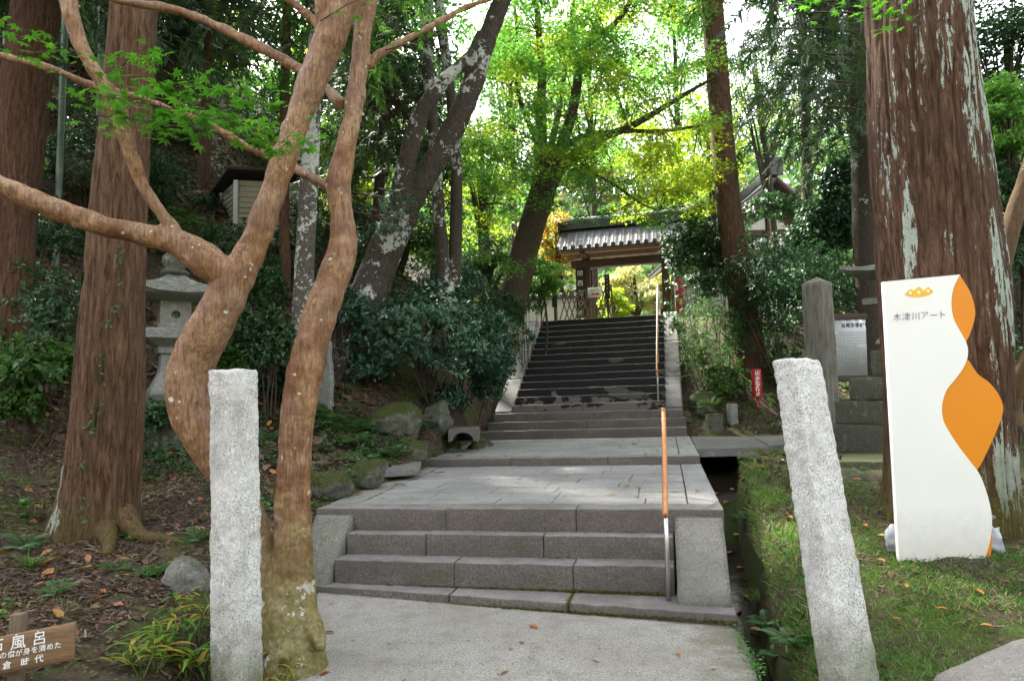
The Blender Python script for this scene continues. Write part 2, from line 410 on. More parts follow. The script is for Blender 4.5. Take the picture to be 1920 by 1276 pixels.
MT['lantern'] = M_rock('lantern_stone', (.27, .275, .25), (.13, .135, .12), .55, .62, .5)
MT['old_stone'] = M_rock('old_green_stone', (.12, .125, .095), (.05, .052, .035), .9, .35, .25)
MT['slab_stone'] = M_rock('grey_slab', (.21, .205, .20), (.10, .10, .095), .35, .7, .25)
def M_pillar():
    m = Mat('pillar_granite')
    c = m.ramp(m.noise(180, 3, .65), [(.3, (.09, .085, .07)), (.5, (.22, .21, .18)), (.72, (.34, .33, .29))])
    st = m.ramp(m.noise(6, 5, .7, vec=m.vec((3, 3, .5))), [(.42, 0), (.65, .75)])
    c = m.mix(st, c, (.075, .068, .035))
    return m.pbr(c, .85, m.bump(m.noise(90, 4, .7), .5, .006), spec=.3)
MT['pillar'] = M_pillar()
# ---- bark
def M_cedar(name='cedar_bark', lichen=0.0, a=(.022, .012, .007), b=(.088, .047, .029), c3=(.17, .104, .068), moss=(0, 0), lich_hi=None):
    m = Mat(name)
    v = m.vec((1, 1, .13)); f = m.noise(34, 7, .75, vec=v, dist=.5)
    c = m.ramp(f, [(.36, a), (.5, b), (.66, c3)])
    c = m.mix(m.ramp(m.noise(4.5, 5, .6, vec=m.vec((1, 1, .35))), [(.4, 0), (.72, .55)]), c, (.055, .036, .027))
    if lichen:
        pat = m.math('ADD', m.math('MULTIPLY', m.math('SUBTRACT', m.noise(1.7, 4, .6, vec=m.vec((1, 1, .5)), off=7), .5), .6), m.math('MULTIPLY', m.attr('lich'), .44))
        grain = m.math('ADD', m.math('MULTIPLY', m.math('SUBTRACT', m.noise(40, 5, .72, vec=m.vec((1, 1, .2))), .5), 1.5), m.math('MULTIPLY', m.math('SUBTRACT', m.attr('relief'), .6), .6))
        k = m.ramp(m.math('ADD', pat, grain), [(.33, 0), (.38, 1)])
        c = m.mix(k, c, m.ramp(m.noise(120, 3), [(.3, (.24, .29, .25)), (.7, (.46, .52, .47))]))
    z0, z1 = moss
    if z1 > z0:
        zf = m.math('SUBTRACT', m.posx('Z'), m.math('MULTIPLY', m.math('SUBTRACT', m.noise(7, 5, .65), .5), 1.1))
        mp = m.n('ShaderNodeMapRange'); m.l(zf, mp.inputs[0]); mp.inputs[1].default_value = z0; mp.inputs[2].default_value = z1; mp.inputs[3].default_value = 1; mp.inputs[4].default_value = 0
        c = m.mix(m.math('MULTIPLY', mp.outputs[0], .8), c, m.ramp(m.noise(50, 4), [(.3, (.045, .042, .012)), (.7, (.12, .12, .025))]))
    h = m.math('ADD', f, m.math('MULTIPLY', m.noise(140, 4, .7, vec=m.vec((1, 1, .2))), .4))
    return m.pbr(c, .9, m.bump(h, .9, .018), spec=.2)
MT['cedar_big'] = M_cedar('cedar_bark_lichen', .165, moss=(.45, 1.25))
MT['cedar_left'] = M_cedar('cedar_bark_left', .2, (.03, .016, .009), (.115, .064, .036), (.20, .127, .08), moss=(.15, .85))
MT['cedar'] = M_cedar('cedar_bark_plain', 0, (.03, .015, .009), (.10, .053, .033), (.16, .095, .06))
def M_smooth():
    m = Mat('smooth_orange_bark')
    c = m.ramp(m.noise(6, 6, .62, dist=.4), [(.34, (.11, .047, .02)), (.5, (.24, .118, .052)), (.64, (.38, .225, .115))])
    c = m.mix(m.ramp(m.noise(1.7, 4, .6, off=31), [(.42, 0), (.6, .6)]), c, (.30, .20, .135))
    c = m.mix(m.ramp(m.noise(60, 6, .8, vec=m.vec((1, 1, .13))), [(.44, 0), (.58, .8)]), c, (.10, .045, .02))
    c = m.mix(m.math('MULTIPLY', m.ramp(m.noise(42, 4, .72), [(.50, 0), (.60, .7)]), m.ramp(m.noise(2.6, 4, .6, off=6), [(.50, 0), (.60, 1)])), c, (.38, .25, .115))
    c = m.mix(m.ramp(m.noise(17, 5, .7, vec=m.vec((1, 1, .5)), off=21), [(.62, 0), (.68, .7)]), c, (.33, .27, .19))
    wv = m.n('ShaderNodeVectorMath'); wv.operation = 'ADD'; m.l(m.pos, wv.inputs[0]); wn = m.n('ShaderNodeTexNoise'); wn.inputs['Scale'].default_value = 9; m.l(m.pos, wn.inputs['Vector']); ws_ = m.n('ShaderNodeVectorMath'); ws_.operation = 'SCALE'; m.l(wn.outputs['Color'], ws_.inputs[0]); ws_.inputs['Scale'].default_value = .10; m.l(ws_.outputs[0], wv.inputs[1]); wv = wv.outputs[0]
    spot = m.ramp(m.math('ADD', m.voro(5.2, vec=wv), m.math('MULTIPLY', m.noise(60, 2), .06)), [(.115, 1), (.135, 0)]); sel = m.ramp(m.voro(5.2, out='Color', vec=wv), [(.45, 0), (.47, 1)])
    c = m.mix(m.math('MULTIPLY', spot, sel), c, (.52, .52, .47))
    s2 = m.ramp(m.math('ADD', m.voro(13, vec=wv), m.math('MULTIPLY', m.noise(90, 2), .08)), [(.16, 1), (.19, 0)]); e2 = m.ramp(m.voro(13, out='Color', vec=wv), [(.62, 0), (.64, 1)])
    c = m.mix(m.math('MULTIPLY', m.math('MULTIPLY', s2, e2), .85), c, (.46, .44, .37))
    zf = m.math('SUBTRACT', m.posx('Z'), m.math('MULTIPLY', m.math('SUBTRACT', m.noise(6, 5, .65), .5), 1.5))
    k = m.n('ShaderNodeMapRange'); m.l(zf, k.inputs[0]); k.inputs[1].default_value = .30; k.inputs[2].default_value = 1.05; k.inputs[3].default_value = 1; k.inputs[4].default_value = 0
    low = k.outputs[0]
    c = m.mix(m.math('MULTIPLY', low, .75), c, m.ramp(m.noise(30, 5, .7), [(.34, (.05, .06, .012)), (.5, (.12, .125, .028)), (.66, (.24, .21, .13))]))
    lic = m.ramp(m.noise(7, 5, .6, off=11), [(.60, 0), (.63, 1)]); c = m.mix(m.math('MULTIPLY', m.math('MULTIPLY', lic, low), .9), c, (.5, .48, .43))
    h = m.math('ADD', m.math('MULTIPLY', m.noise(16, 6, .65, vec=m.vec((.7, .7, 1.2)), dist=.6), .8), m.math('MULTIPLY', m.noise(60, 5, .7, vec=m.vec((1, 1, .25))), .5))
    return m.pbr(c, .6, m.bump(h, .5, .010), spec=.35)
MT['smooth_bark'] = M_smooth()
def M_lich(name, base, dark, amt, lsc=9.0):
    m = Mat(name)
    c = m.ramp(m.noise(30, 6, .7, vec=m.vec((1, 1, .4))), [(.3, dark), (.7, base)])
    pat = m.math('ADD', m.math('MULTIPLY', m.noise(1.1, 3, .5, off=3), .7), m.math('MULTIPLY', m.noise(lsc, 5, .72), .6))
    k = m.ramp(pat, [(.78-amt, 0), (.80-amt, 1)])
    c = m.mix(k, c, m.ramp(m.noise(70, 3), [(.3, (.30, .32, .29)), (.7, (.52, .54, .50))]))
    return m.pbr(c, .9, m.bump(m.noise(45, 6, .7, vec=m.vec((1, 1, .5))), .8, .015), spec=.2)
MT['fork_bark'] = M_lich('dark_bark_white_lichen', (.085, .07, .055), (.03, .025, .02), .085)
MT['grey_lichen_bark'] = M_lich('grey_spotted_bark', (.12, .11, .09), (.05, .045, .035), .13, 14)
MT['dark_bark'] = M_lich('dark_bark', (.075, .062, .045), (.03, .025, .018), -.02)
MT['maple_bark'] = M_lich('maple_bark', (.10, .075, .055), (.045, .034, .026), -.25)
MT['pale_bark'] = M_lich('pale_brown_bark', (.16, .105, .06), (.075, .048, .028), -.10)
MT['twig'] = Mat('twig').pbr((.07, .05, .035), .85, spec=.2)
# ---- leaves
def M_leaf(name, cols, rough=.45, trans=.35, tc=1.5, spec=.5, big=.8, per_object=False):
    m = Mat(name)
    n = len(cols); c = m.ramp(m.orand() if per_object else m.rand(), [(i/(n-1) if n > 1 else 0, cc) for i, cc in enumerate(cols)])
    c = m.mix(m.ramp(m.noise(big, 3, .5), [(.35, 0), (.65, .5)]), c, cols[0])
    t = m.mix(1.0, c, (tc*.92, tc*1.0, tc*.8), 'MULTIPLY')
    return m.pbr(c, rough, spec=spec, trans=trans, tcol=t)
MT['leaf_dark'] = M_leaf('leaf_dark_evergreen', [(.02, .055, .02), (.035, .09, .034), (.052, .12, .044), (.07, .15, .05)], .5, .25, 1.3, .38)
MT['leaf_blue'] = M_leaf('leaf_dark_bluish', [(.018, .062, .032), (.035, .098, .048), (.06, .14, .066), (.085, .17, .08)], .42, .15, 1.2, .5)
MT['leaf_mid'] = M_leaf('leaf_mid_green', [(.03, .075, .016), (.055, .125, .024), (.09, .175, .03)], .5, .42, 1.8, .35)
MT['leaf_maple'] = M_leaf('leaf_maple_green', [(.045, .125, .022), (.07, .165, .028), (.10, .20, .032), (.14, .23, .03)], .5, .58, 2.2)
MT['leaf_maple_y'] = M_leaf('leaf_maple_yellow_green', [(.12, .20, .012), (.18, .25, .015), (.25, .28, .015), (.32, .28, .02)], .5, .6, 2.0)
MT['leaf_autumn'] = M_leaf('leaf_autumn', [(.30, .16, .02), (.38, .22, .03), (.34, .26, .04), (.22, .22, .03)], .55, .5, 1.6)
MT['leaf_near'] = M_leaf('leaf_near_maple', [(.05, .15, .012), (.07, .20, .016), (.11, .24, .02)], .5, .45, 1.7)
MT['needle'] = M_leaf('cedar_needles', [(.016, .04, .018), (.03, .068, .026), (.045, .095, .034), (.07, .065, .03)], .6, .25, 1.4, .3)
MT['needle_brown'] = M_leaf('dead_needles', [(.06, .032, .02), (.10, .055, .035)], .8, .1, 1.0, .2)
MT['fern'] = M_leaf('fern_green', [(.045, .12, .035), (.07, .17, .05), (.10, .21, .06)], .4, .35, 1.5)
MT['fern_y'] = M_leaf('fern_yellowing', [(.16, .15, .03), (.22, .18, .05), (.1, .13, .03)], .5, .3, 1.4)
MT['grass'] = M_leaf('grass_blades', [(.035, .11, .014), (.06, .165, .02), (.10, .22, .028), (.16, .25, .05), (.30, .29, .13)], .5, .35, 1.5, .35, 1.6)
MT['bamboo_leaf'] = M_leaf('dwarf_bamboo_leaf', [(.05, .14, .015), (.10, .2, .02), (.30, .26, .03), (.42, .27, .04)], .45, .35, 1.5)
MT['big_leaf'] = M_leaf('bright_broad_leaf', [(.04, .13, .02), (.07, .19, .03), (.10, .24, .04)], .35, .3, 1.5)
MT['litter'] = M_leaf('fallen_leaves', [(.02, .012, .008), (.055, .03, .018), (.10, .06, .036), (.19, .135, .09), (.13, .065, .03), (.27, .21, .15)], .75, .1, 1.0, .25)
MT['litter_orange'] = M_leaf('orange_fallen_leaf', [(.28, .085, .02), (.36, .14, .03), (.38, .24, .06), (.30, .17, .09), (.2, .07, .04)], .6, .12, 1.1, .3)
MT['leaf_pale'] = M_leaf('leaf_pale_yellow', [(.42, .40, .12), (.50, .46, .20), (.44, .34, .12), (.34, .40, .10)], .6, .5, 1.3)
MT['leaf_palest'] = M_leaf('leaf_pale_cream', [(.52, .50, .30), (.45, .46, .22), (.5, .4, .18)], .6, .5, 1.2)
MT['far_wood'] = M_leaf('far_wood_leaves', [(.05, .10, .03), (.10, .16, .04), (.2, .22, .05), (.30, .23, .06), (.34, .19, .06)], .7, .4, 1.5, .2, .12)
MT['ivy'] = M_leaf('ivy', [(.025, .08, .015), (.05, .13, .02)], .4, .2, 1.4)
MT['far_green'] = M_leaf('hill_wood_leaves', [(.03, .07, .025), (.05, .11, .03), (.09, .16, .035), (.14, .2, .04)], .7, .4, 1.5, .2, .12)
MT['bamboo_one'] = M_leaf('dwarf_bamboo_leaf', [(.05, .14, .015), (.10, .2, .02), (.16, .24, .03), (.36, .28, .03), (.42, .25, .04)], .45, .35, 1.5, .4, 9, True)
MT['broad_one'] = M_leaf('broad_leaf', [(.03, .11, .02), (.06, .17, .028), (.10, .24, .04)], .35, .3, 1.5, .5, 9, True)
MT['glossy_one'] = M_leaf('glossy_broad_leaf', [(.02, .07, .03), (.035, .10, .04), (.05, .13, .05)], .25, .2, 1.4, .6, 9, True)
MT['maple_one'] = M_leaf('near_maple_leaf', [(.045, .15, .012), (.065, .19, .016), (.10, .24, .02)], .5, .5, 1.8, .4, 9, True)
MT['fallen_one'] = M_leaf('fallen_leaf', [(.30, .09, .02), (.36, .15, .03), (.42, .30, .05), (.33, .22, .13), (.20, .08, .045), (.40, .34, .24)], .6, .12, 1.1, .3, 9, True)
# ---- made things
def M_plain(name, col, rough=.5, var=.15, sc=20, spec=.5, metal=0., bump=.1):
    m = Mat(name); c = m.mix(m.math('MULTIPLY', m.ramp(m.noise(sc, 5, .65), [(.35, 0), (.7, 1)]), var), col, tuple(x*.45 for x in col))
    return m.pbr(c, rough, m.bump(m.noise(sc*5, 3), bump, .003), spec=spec, metal=metal)
def M_wood(name, a, b, vec=(1, 1, 12), rough=.7, sc=18):
    m = Mat(name); f = m.noise(sc, 5, .65, vec=m.vec(vec), dist=.6)
    c = m.ramp(f, [(.3, a), (.7, b)]); c = m.mix(m.math('MULTIPLY', m.orand(), .3), c, a)
    return m.pbr(c, rough, m.bump(f, .35, .004), spec=.3)
MT['board_white'] = M_plain('white_board', (.80, .80, .80), .45, .06, 6)
_m = Mat('white_board'); _z = _m.n('ShaderNodeMapRange'); _m.l(_m.math('SUBTRACT', _m.posx('Z'), _m.math('MULTIPLY', _m.noise(14, 5, .7), .35)), _z.inputs[0]); _z.inputs[1].default_value = .30; _z.inputs[2].default_value = .62; _z.inputs[3].default_value = .35; _z.inputs[4].default_value = 0
_c = _m.mix(_m.math('MULTIPLY', _m.ramp(_m.noise(2.2, 5, .6), [(.45, 0), (.75, 1)]), .10), (.80, .80, .79), (.55, .54, .5)); _c = _m.mix(_z.outputs[0], _c, (.33, .30, .24))
MT['board_white'] = _m.pbr(_c, .42, _m.bump(_m.noise(30, 3), .08, .003), spec=.5)
MT['board_orange'] = M_plain('orange_board', (.72, .24, .008), .42, .08, 5)
MT['crown_yellow'] = M_plain('crown_yellow', (.80, .48, .02), .5, .12, 25)
MT['white_print'] = M_plain('white_print', (.8, .8, .78), .6, .03)
MT['ink_navy'] = M_plain('navy_ink', (.06, .045, .14), .6, .05)
MT['ink_black'] = M_plain('black_ink', (.02, .02, .022), .6, .05)
MT['ink_grey'] = M_plain('grey_ink', (.16, .17, .18), .6, .05)
MT['board_edge'] = M_plain('board_edge', (.09, .06, .07), .7, .2)
MT['info_white'] = M_plain('info_panel', (.68, .71, .72), .4, .1, 5)
MT['info_frame'] = M_wood('info_frame_wood', (.05, .035, .03), (.11, .08, .065), (1, 1, 6))
MT['sign_wood'] = M_wood('sign_wood', (.13, .075, .04), (.24, .15, .085), (1, 1, 9), .65, 12)
MT['stake_wood'] = M_wood('stake_wood', (.10, .07, .045), (.2, .15, .10), (9, 9, 1), .75, 10)
MT['gate_dark'] = M_wood('gate_timber', (.05, .028, .02), (.115, .07, .05), (6, 6, 1.5), .75, 8)
MT['gate_mid'] = M_wood('gate_rafters', (.20, .12, .075), (.34, .22, .14), (2, 2, 2), .7, 8)
MT['gate_pale'] = M_wood('gate_boards', (.36, .25, .15), (.5, .37, .24), (2, 2, 2), .7, 6)
MT['lattice'] = M_wood('lattice_wood', (.14, .09, .065), (.26, .175, .13), (4, 4, 2), .75, 12)
MT['plaque'] = M_wood('plaque_wood', (.015, .013, .012), (.035, .03, .028), (4, 4, 1), .6, 10)
MT['tile'] = M_plain('roof_tile', (.62, .62, .62), .4, .2, 9, .6)
MT['tile_dark'] = M_plain('ridge_tile', (.05, .05, .053), .5, .4, 9, .5)
MT['plaster'] = M_plain('plaster', (.62, .61, .57), .85, .12, 2)
MT['steel'] = M_plain('stainless', (.55, .55, .55), .32, .1, 30, .5, .9, .02)
MT['rail_wood'] = M_wood('handrail_sleeve', (.36, .14, .05), (.52, .23, .085), (1.5, 1.5, 1.5), .38, 10)
MT['rail_joint'] = M_plain('handrail_joint', (.40, .22, .13), .4, .1)
MT['red'] = M_plain('red_paint', (.42, .025, .03), .4, .2, 12)
MT['banner'] = M_plain('banner_cloth', (.42, .03, .08), .8, .15, 6)
MT['arrow_red'] = M_plain('arrow_red', (.7, .03, .03), .6, .03)
MT['paper'] = M_plain('paper', (.78, .78, .76), .7, .04)
MT['shed_wall'] = M_plain('shed_cladding', (.36, .35, .27), .7, .35, 4)
MT['shed_post'] = M_plain('shed_corner', (.55, .56, .54), .6, .15, 6)
MT['shed_roof'] = M_plain('shed_roof', (.035, .032, .03), .8, .4, 8)
MT['bag'] = M_plain('plastic_bag', (.34, .355, .40), .35, .12, 14, .5)
MT['kerb'] = M_granite('concrete_kerb', (.19, .178, .16), (.12, .112, .10), 110, stain=(.16, .14, .12), stain_amt=.6)
MT['pipe_dark'] = M_plain('drain_concrete', (.13, .13, .11), .9, .5, 8)
def M_bamboo():
    m = Mat('bamboo_culm'); c = m.ramp(m.noise(3, 4), [(.3, (.06, .10, .07)), (.7, (.16, .22, .17))]); return m.pbr(c, .4, spec=.4)
MT['bamboo'] = M_bamboo()
def M_water():
    m = Mat('stream_water'); return m.pbr((.014, .010, .007), .12, m.bump(m.noise(5, 3, .5), .10, .02), spec=.35)
MT['water'] = M_water()
# ------------------------------------------------------------------ terrain
CP = []
def cp(px, py, d): CP.append(W(px, py, d))
def cz(x, y, z): CP.append(np.array([x, y, z], float))
# left foreground bank
cp(30, 1270, 3.35); cp(250, 1270, 3.5); cp(430, 1262, 3.75); cp(300, 1120, 4.7); cp(30, 1060, 5.3); cp(180, 1000, 6.3); cp(330, 1010, 6.0); cp(470, 1000, 6.2)
cp(20, 900, 7.0); cp(300, 870, 7.6); cp(60, 800, 8.0); cp(290, 815, 9.0); cp(470, 850, 8.4); cp(600, 855, 8.8); cp(720, 835, 9.8)
cp(120, 700, 9.5); cp(640, 760, 11.0); cp(850, 790, 12.0); cp(500, 720, 10.5); cp(620, 640, 11.8)
cp(200, 560, 11.5); cp(20, 560, 11); cp(440, 415, 15.0); cp(300, 330, 15.5); cp(330, 560, 12.3); cp(560, 500, 14.5); cp(700, 580, 12.6); cp(850, 600, 15.5)
cz(-13, 9, 8.5); cz(-20, 14, 16); cz(-14, 22, 15.5); cz(-9, 26, 13.0); cz(-30, 30, 27); cz(-5, 21, 6.6); cz(-4, 28, 7.5); cz(-9, 4, 2.2); cz(-16, 2, 4.5); cz(-25, -2, 5)
# beside the stairway and the plateau at its head
for v, h in ((9.6, .75), (11, 1.5), (12.5, 2.4), (14.2, 3.5)):
    CP.append(S(-3.3, v, h+.25)); CP.append(S(1.9, v, h+.05))
for u, v in ((-1, 15), (-1, 18), (-4.0, 17), (3, 18), (0, 23), (-3, 25), (4, 26), (0, 30), (10, 27), (14, 22)): CP.append(S(u, v, 3.72))
# path level and road behind the camera
for x, y in ((0, 0), (0, 2.5), (0, 4.5), (-1.3, 3.8), (.9, 4.5), (-2, 1), (2, 1), (6, 0), (-6, -2), (0, -8), (10, -8), (-10, -10)): cz(x, y, -.06)
cz(0, -14, .3); cz(-14, -24, 7); cz(4, -28, 11); cz(25, -24, 9); cz(0, -50, 24); cz(40, -50, 22); cz(-40, -45, 24)  # unseen hillside added behind the camera to cut low sky light
for v, h in ((1.2, .35), (3, .42), (5.5, .6), (8.5, .68)): CP.append(S(-.4, v, h))
# right mound, side path, bank beyond
cp(1480, 1310, 3.6); cp(1640, 1315, 3.6); cp(1850, 1190, 3.9); cp(1750, 1060, 4.8); cp(1450, 1000, 5.6); cp(1560, 960, 5.9); cp(1640, 980, 5.6); cp(1900, 985, 5.7)
cp(1430, 860, 8.4); cp(1560, 870, 8.2); cp(1900, 900, 7.2); cz(7, 5.5, .6); cz(9, 9, 1.0)
cp(1330, 815, 13.9); cp(1480, 822, 13.5); cp(1620, 835, 11.5); cp(1400, 795, 14.4); cp(1450, 755, 15.2); cp(1340, 765, 15.0); cp(1400, 690, 16.2); cp(1600, 735, 15.3); cp(1350, 640, 17.2); cp(1550, 620, 18.5)
cp(1890, 750, 11); cp(1800, 660, 15.5); cz(12, 14, 2.6); cz(20, 12, 4.5); cz(24, 24, 8)
# valley beyond
for x, y, z in ((0, 40, 3), (12, 42, 3), (-14, 45, 9), (6, 60, 9), (25, 50, 8), (0, 85, 24), (30, 85, 26), (-35, 70, 30), (60, 60, 22), (45, 20, 14), (-60, 20, 30), (0, 140, 42), (80, 140, 45), (-80, 140, 50), (90, 0, 10), (-90, -20, 15), (0, -100, 36), (90, -70, 30), (-80, -70, 34)): cz(x, y, z)
CP = np.array(CP)
def _phi(r2): return .5*r2*np.log(r2+1e-9)
_A = CP[:, :2]/10.0; _n = len(CP)
_K = _phi(((_A[:, None]-_A[None])**2).sum(-1))+np.eye(_n)*.004
_Pm = np.column_stack([np.ones(_n), _A]); _M = np.block([[_K, _Pm], [_Pm.T, np.zeros((3, 3))]])
_w = np.linalg.solve(_M, np.concatenate([CP[:, 2], np.zeros(3)]))
def sstep(a, b, x):
    t = np.clip((x-a)/(b-a), 0, 1); return t*t*(3-2*t)
# stream centre line in the stairway frame
STR_V = np.array([-4, -1.6, -.6, .4, 1.5, 3.0, 4.8, 6.3, 8.5]); STR_U = np.array([1.64, 1.585, 1.57, 1.58, 1.595, 1.61, 1.67, 1.86, 2.0])
STR_W = np.array([.10, .09, .085, .085, .09, .11, .17, .3, .3]); STR_H = np.array([-.5, -.45, -.40, -.33, -.2, -.02, .16, .3, .4])
HALF_L = lambda v: np.interp(v, [-.2, 1, 4.8, 9.3, 9.6, 14], [2.1, 2.16, 2.5, 3.05, 2.75, 2.75])
HALF_R = lambda v: np.interp(v, [-.2, 1, 4.8, 9.3, 9.6, 14], [1.45, 1.48, 1.46, 1.38, 1.3, 1.3])
def stair_h(v): return np.interp(v, [-.5, .2, .31, .6, .84, 1.0, 4.79, 4.8, 9.32, 9.33, 14.05, 14.3, 20], [0, 0, .06, .22, .4, .6, .62, .72, .73, .8, 3.68, 3.74, 3.76])
def T(x, y, micro=True):
    x = np.asarray(x, float); y = np.asarray(y, float); sh = x.shape
    xf = x.ravel(); yf = y.ravel(); z = np.empty(len(xf))
    for k in range(0, len(xf), 20000):
        A = np.column_stack([xf[k:k+20000], yf[k:k+20000]])/10.0
        K = _phi(((A[:, None]-_A[None])**2).sum(-1)); z[k:k+20000] = K@_w[:_n]+_w[_n]+A@_w[_n+1:]
    u, v = uv_of(xf, yf)
    if micro:
        P = np.column_stack([xf, yf, 0*xf]); far = sstep(25, 60, np.hypot(xf, yf))
        z = z+.05*fbm(P*1.1, 4, 3)*(1-far)+.02*fbm(P*6, 3, 9)*(1-far)+far*1.2*fbm(P*.12, 4, 5)
    # near path: level
    pl = sstep(.12, -.12, np.maximum(np.abs(xf+.16)-1.66, np.maximum(yf-5.6, -yf-60)))
    z = z*(1-pl)+(-.07)*pl
    # sink under the stairway (v from -.2 up) and the plateau behind it
    ul = -HALF_L(v); ur = HALF_R(v)
    ins = sstep(-.02, .10, np.minimum(np.minimum(u-ul, ur-u), np.minimum(v+.05, 19-v)))
    zc = np.minimum(z, stair_h(v)+TILT*u-.16); z = z*(1-ins)+zc*ins
    pla = sstep(.0, .6, np.minimum(np.minimum(u+3.2, 4.5-u), np.minimum(v-14.25, 28-v)))
    z = z*(1-pla)+(3.70+TILT*u)*pla
    # level ground for the side path
    spd = np.maximum(np.abs(v-np.interp(u, [1.4, 2.6, 4.3, 6.5], [7.8, 7.95, 8.75, 9.35]))-np.interp(u, [1.4, 2.6, 4.3, 6.5], [1.5, 1.35, .8, .65]), np.maximum(1.3-u, u-6.8))
    k = sstep(.5, -.02, spd); z = z*(1-k)+np.minimum(z, .67+TILT*u)*k
    # stream
    uc = np.interp(v, STR_V, STR_U); wd = np.interp(v, STR_V, STR_W); bh = np.interp(v, STR_V, STR_H)
    d = u-uc; inside = sstep(wd+.17, wd-.0, d)*sstep(-wd-.25, -wd-.2, d)*sstep(8.6, 8.2, v)*sstep(-6, -3.5, v)
    z = z*(1-inside)+np.minimum(z, bh-.08)*inside
    return z.reshape(sh)
def Tz(x, y): return float(T(np.array([x]), np.array([y]))[0])
def G(px, py, dmin=2.5, dmax=60):
    """point of the ground seen at a pixel"""
    r = CF + CR*((px-960)/F) - CU*((py-638)/F)
    ts = np.linspace(dmin, dmax, 600)/r[1]; P = np.array([0, 0, EYE])+ts[:, None]*r
    g = T(P[:, 0], P[:, 1]); k = np.argmax(P[:, 2] < g)
    if P[k, 2] >= g[k]: k = len(ts)-1
    return np.array([P[k, 0], P[k, 1], g[k]])
def D(px, d):
    """ground point below the column px at depth d"""
    p = W(px, 700, d); return np.array([p[0], p[1], Tz(p[0], p[1])])
def axis(lo, hi, fine0, fine1, step, grow=1.13):
    a = list(np.arange(fine0, fine1+1e-6, step)); s = step; x = fine1
    while x < hi: s *= grow; x += s; a.append(x)
    s = step; x = fine0
    while x > lo: s *= grow; x -= s; a.insert(0, x)
    return np.array(a)
gx = axis(-190, 190, -6.5, 6.5, .055); gy = axis(-120, 190, 2.4, 14.5, .055)
GX, GY = np.meshgrid(gx, gy, indexing='ij'); GZ = T(GX, GY)
_i = np.arange(len(gx)*len(gy)).reshape(GX.shape)
obj('ground', np.stack([GX, GY, GZ], -1).reshape(-1, 3), np.stack([_i[:-1, :-1], _i[1:, :-1], _i[1:, 1:], _i[:-1, 1:]], -1).reshape(-1, 4), MT['ground'], None, True, 'structure')
# concrete path in front: curved right edge, real slab thickness
def WZ(px, py, z=0.0):
    r = CF + CR*((px-960)/F) - CU*((py-638)/F); t = (z-EYE)/r[2]; return np.array([0, 0, EYE])+r*t
_rb = [tuple(q[:2]) for q in crom(np.array([WZ(a, b) for a, b in ((1440, 1350), (1428, 1300), (1416, 1250), (1404, 1215), (1391, 1190), (1378, 1176))]), 4)]
_lb = [tuple(q[:2]) for q in crom(np.array([WZ(a, b) for a, b in ((590, 1128), (594, 1165), (588, 1205), (570, 1245), (545, 1285), (500, 1350))]), 4)]
_out = [(-1.75, -9), (1.9, -9)]+_rb+[tuple(S(1.40, .30, 0)[:2]), tuple(S(-1.90, .58, 0)[:2])]+_lb
_pv = np.array(_out); _n2 = len(_pv)
_m = 14; _rows = []
def _path_mesh():
    V, Fc = prism(_out, -.14, 0.0)
    o = obj('path', V, Fc, MT['path'], None, False, 'structure')
    b = o.modifiers.new('b', 'BEVEL'); b.width = .02; b.segments = 2; b.limit_method = 'ANGLE'
    return o
path = _path_mesh()
# water of the stream
vv = np.linspace(-3.8, 8.4, 90); uc = np.interp(vv, STR_V, STR_U); wd = np.interp(vv, STR_V, STR_W)+.08; bh = np.interp(vv, STR_V, STR_H)
L1, R1 = S(uc-wd, vv, bh+.0), S(uc+wd, vv, bh+.0)
Vw = np.empty((180, 3)); Vw[0::2] = L1; Vw[1::2] = R1
obj('stream_water', Vw, np.array([[2*i, 2*i+1, 2*i+3, 2*i+2] for i in range(89)]), MT['water'], None, True, 'structure')

# ------------------------------------------------------------------ stairways and landings
V1, V2, V3, V4 = .29, .608, .834, 1.002; H1, H2, H3, H4 = .0685, .271, .45, .64
VL, HL = 4.794, .75; VU, RI, TR = 9.325, .1775, .2935
def uat(px, py, v): return UV(px, py, v)[0]
low = thing('lower_stairs', S(0, V1, 0), None, None, None, 'structure')
def step_row(parent, joints, v0, v1, h0, h1, mat, name='step_stone', r=.010, amp=.003, gap=.004, sd=0, amp2=.006):
    for i in range(len(joints)-1):
        a, b = joints[i]+gap/2, joints[i+1]-gap/2
        n = max(4, int((b-a)/.05)); dv = RNG.uniform(-.004, .004); dh = RNG.uniform(-.003, .003)
        P, Q = rbox(b-a, v1-v0, h1-h0, r, (n, 3, 3)); P = P+np.array([a, v0+dv, h0+dh]); P = rough(P, amp, 13, sd+i*7); P = P+amp2*.5*np.stack([0*P[:, 0], fbm(P*np.array([3., 3, 3]), 2, sd+i), fbm(P*np.array([3., 3, 3]), 2, sd+i+3)], -1)
        tobj(name, (S(P[:, 0], P[:, 1], P[:, 2]), Q), mat, parent, True)
# kerb-like first step, its line not quite parallel to the others
for i, (a, b) in enumerate(((-1.95, -.66), (-.652, .30), (.308, 1.50))):
    P, Q = rbox(b-a, .42, .22, .014, (26, 4, 2)); P = P+np.array([a, 0, -.15]); P = rough(P, .004, 12, i)
    sk = np.interp(P[:, 0], [-1.95, 1.5], [.50, .20]); P[:, 1] += sk; P[:, 2] += np.interp(P[:, 0], [-2, 1.5], [.012, -.012])
    P[:, 1] = np.where(P[:, 1] > sk+.3, np.maximum(P[:, 1], .64), P[:, 1])
    tobj('step_stone', (S(P[:, 0], P[:, 1], P[:, 2]), Q), MT['step'], low, True)
J2 = [-1.76, uat(851, 1075, V2), uat(1075, 1080, V2), 1.085]
J3 = [-1.76, uat(798, 1020, V3), uat(1019, 1025, V3), 1.085]
J4 = [-2.157, uat(836, 970, V4), uat(1080, 970, V4), 1.49]
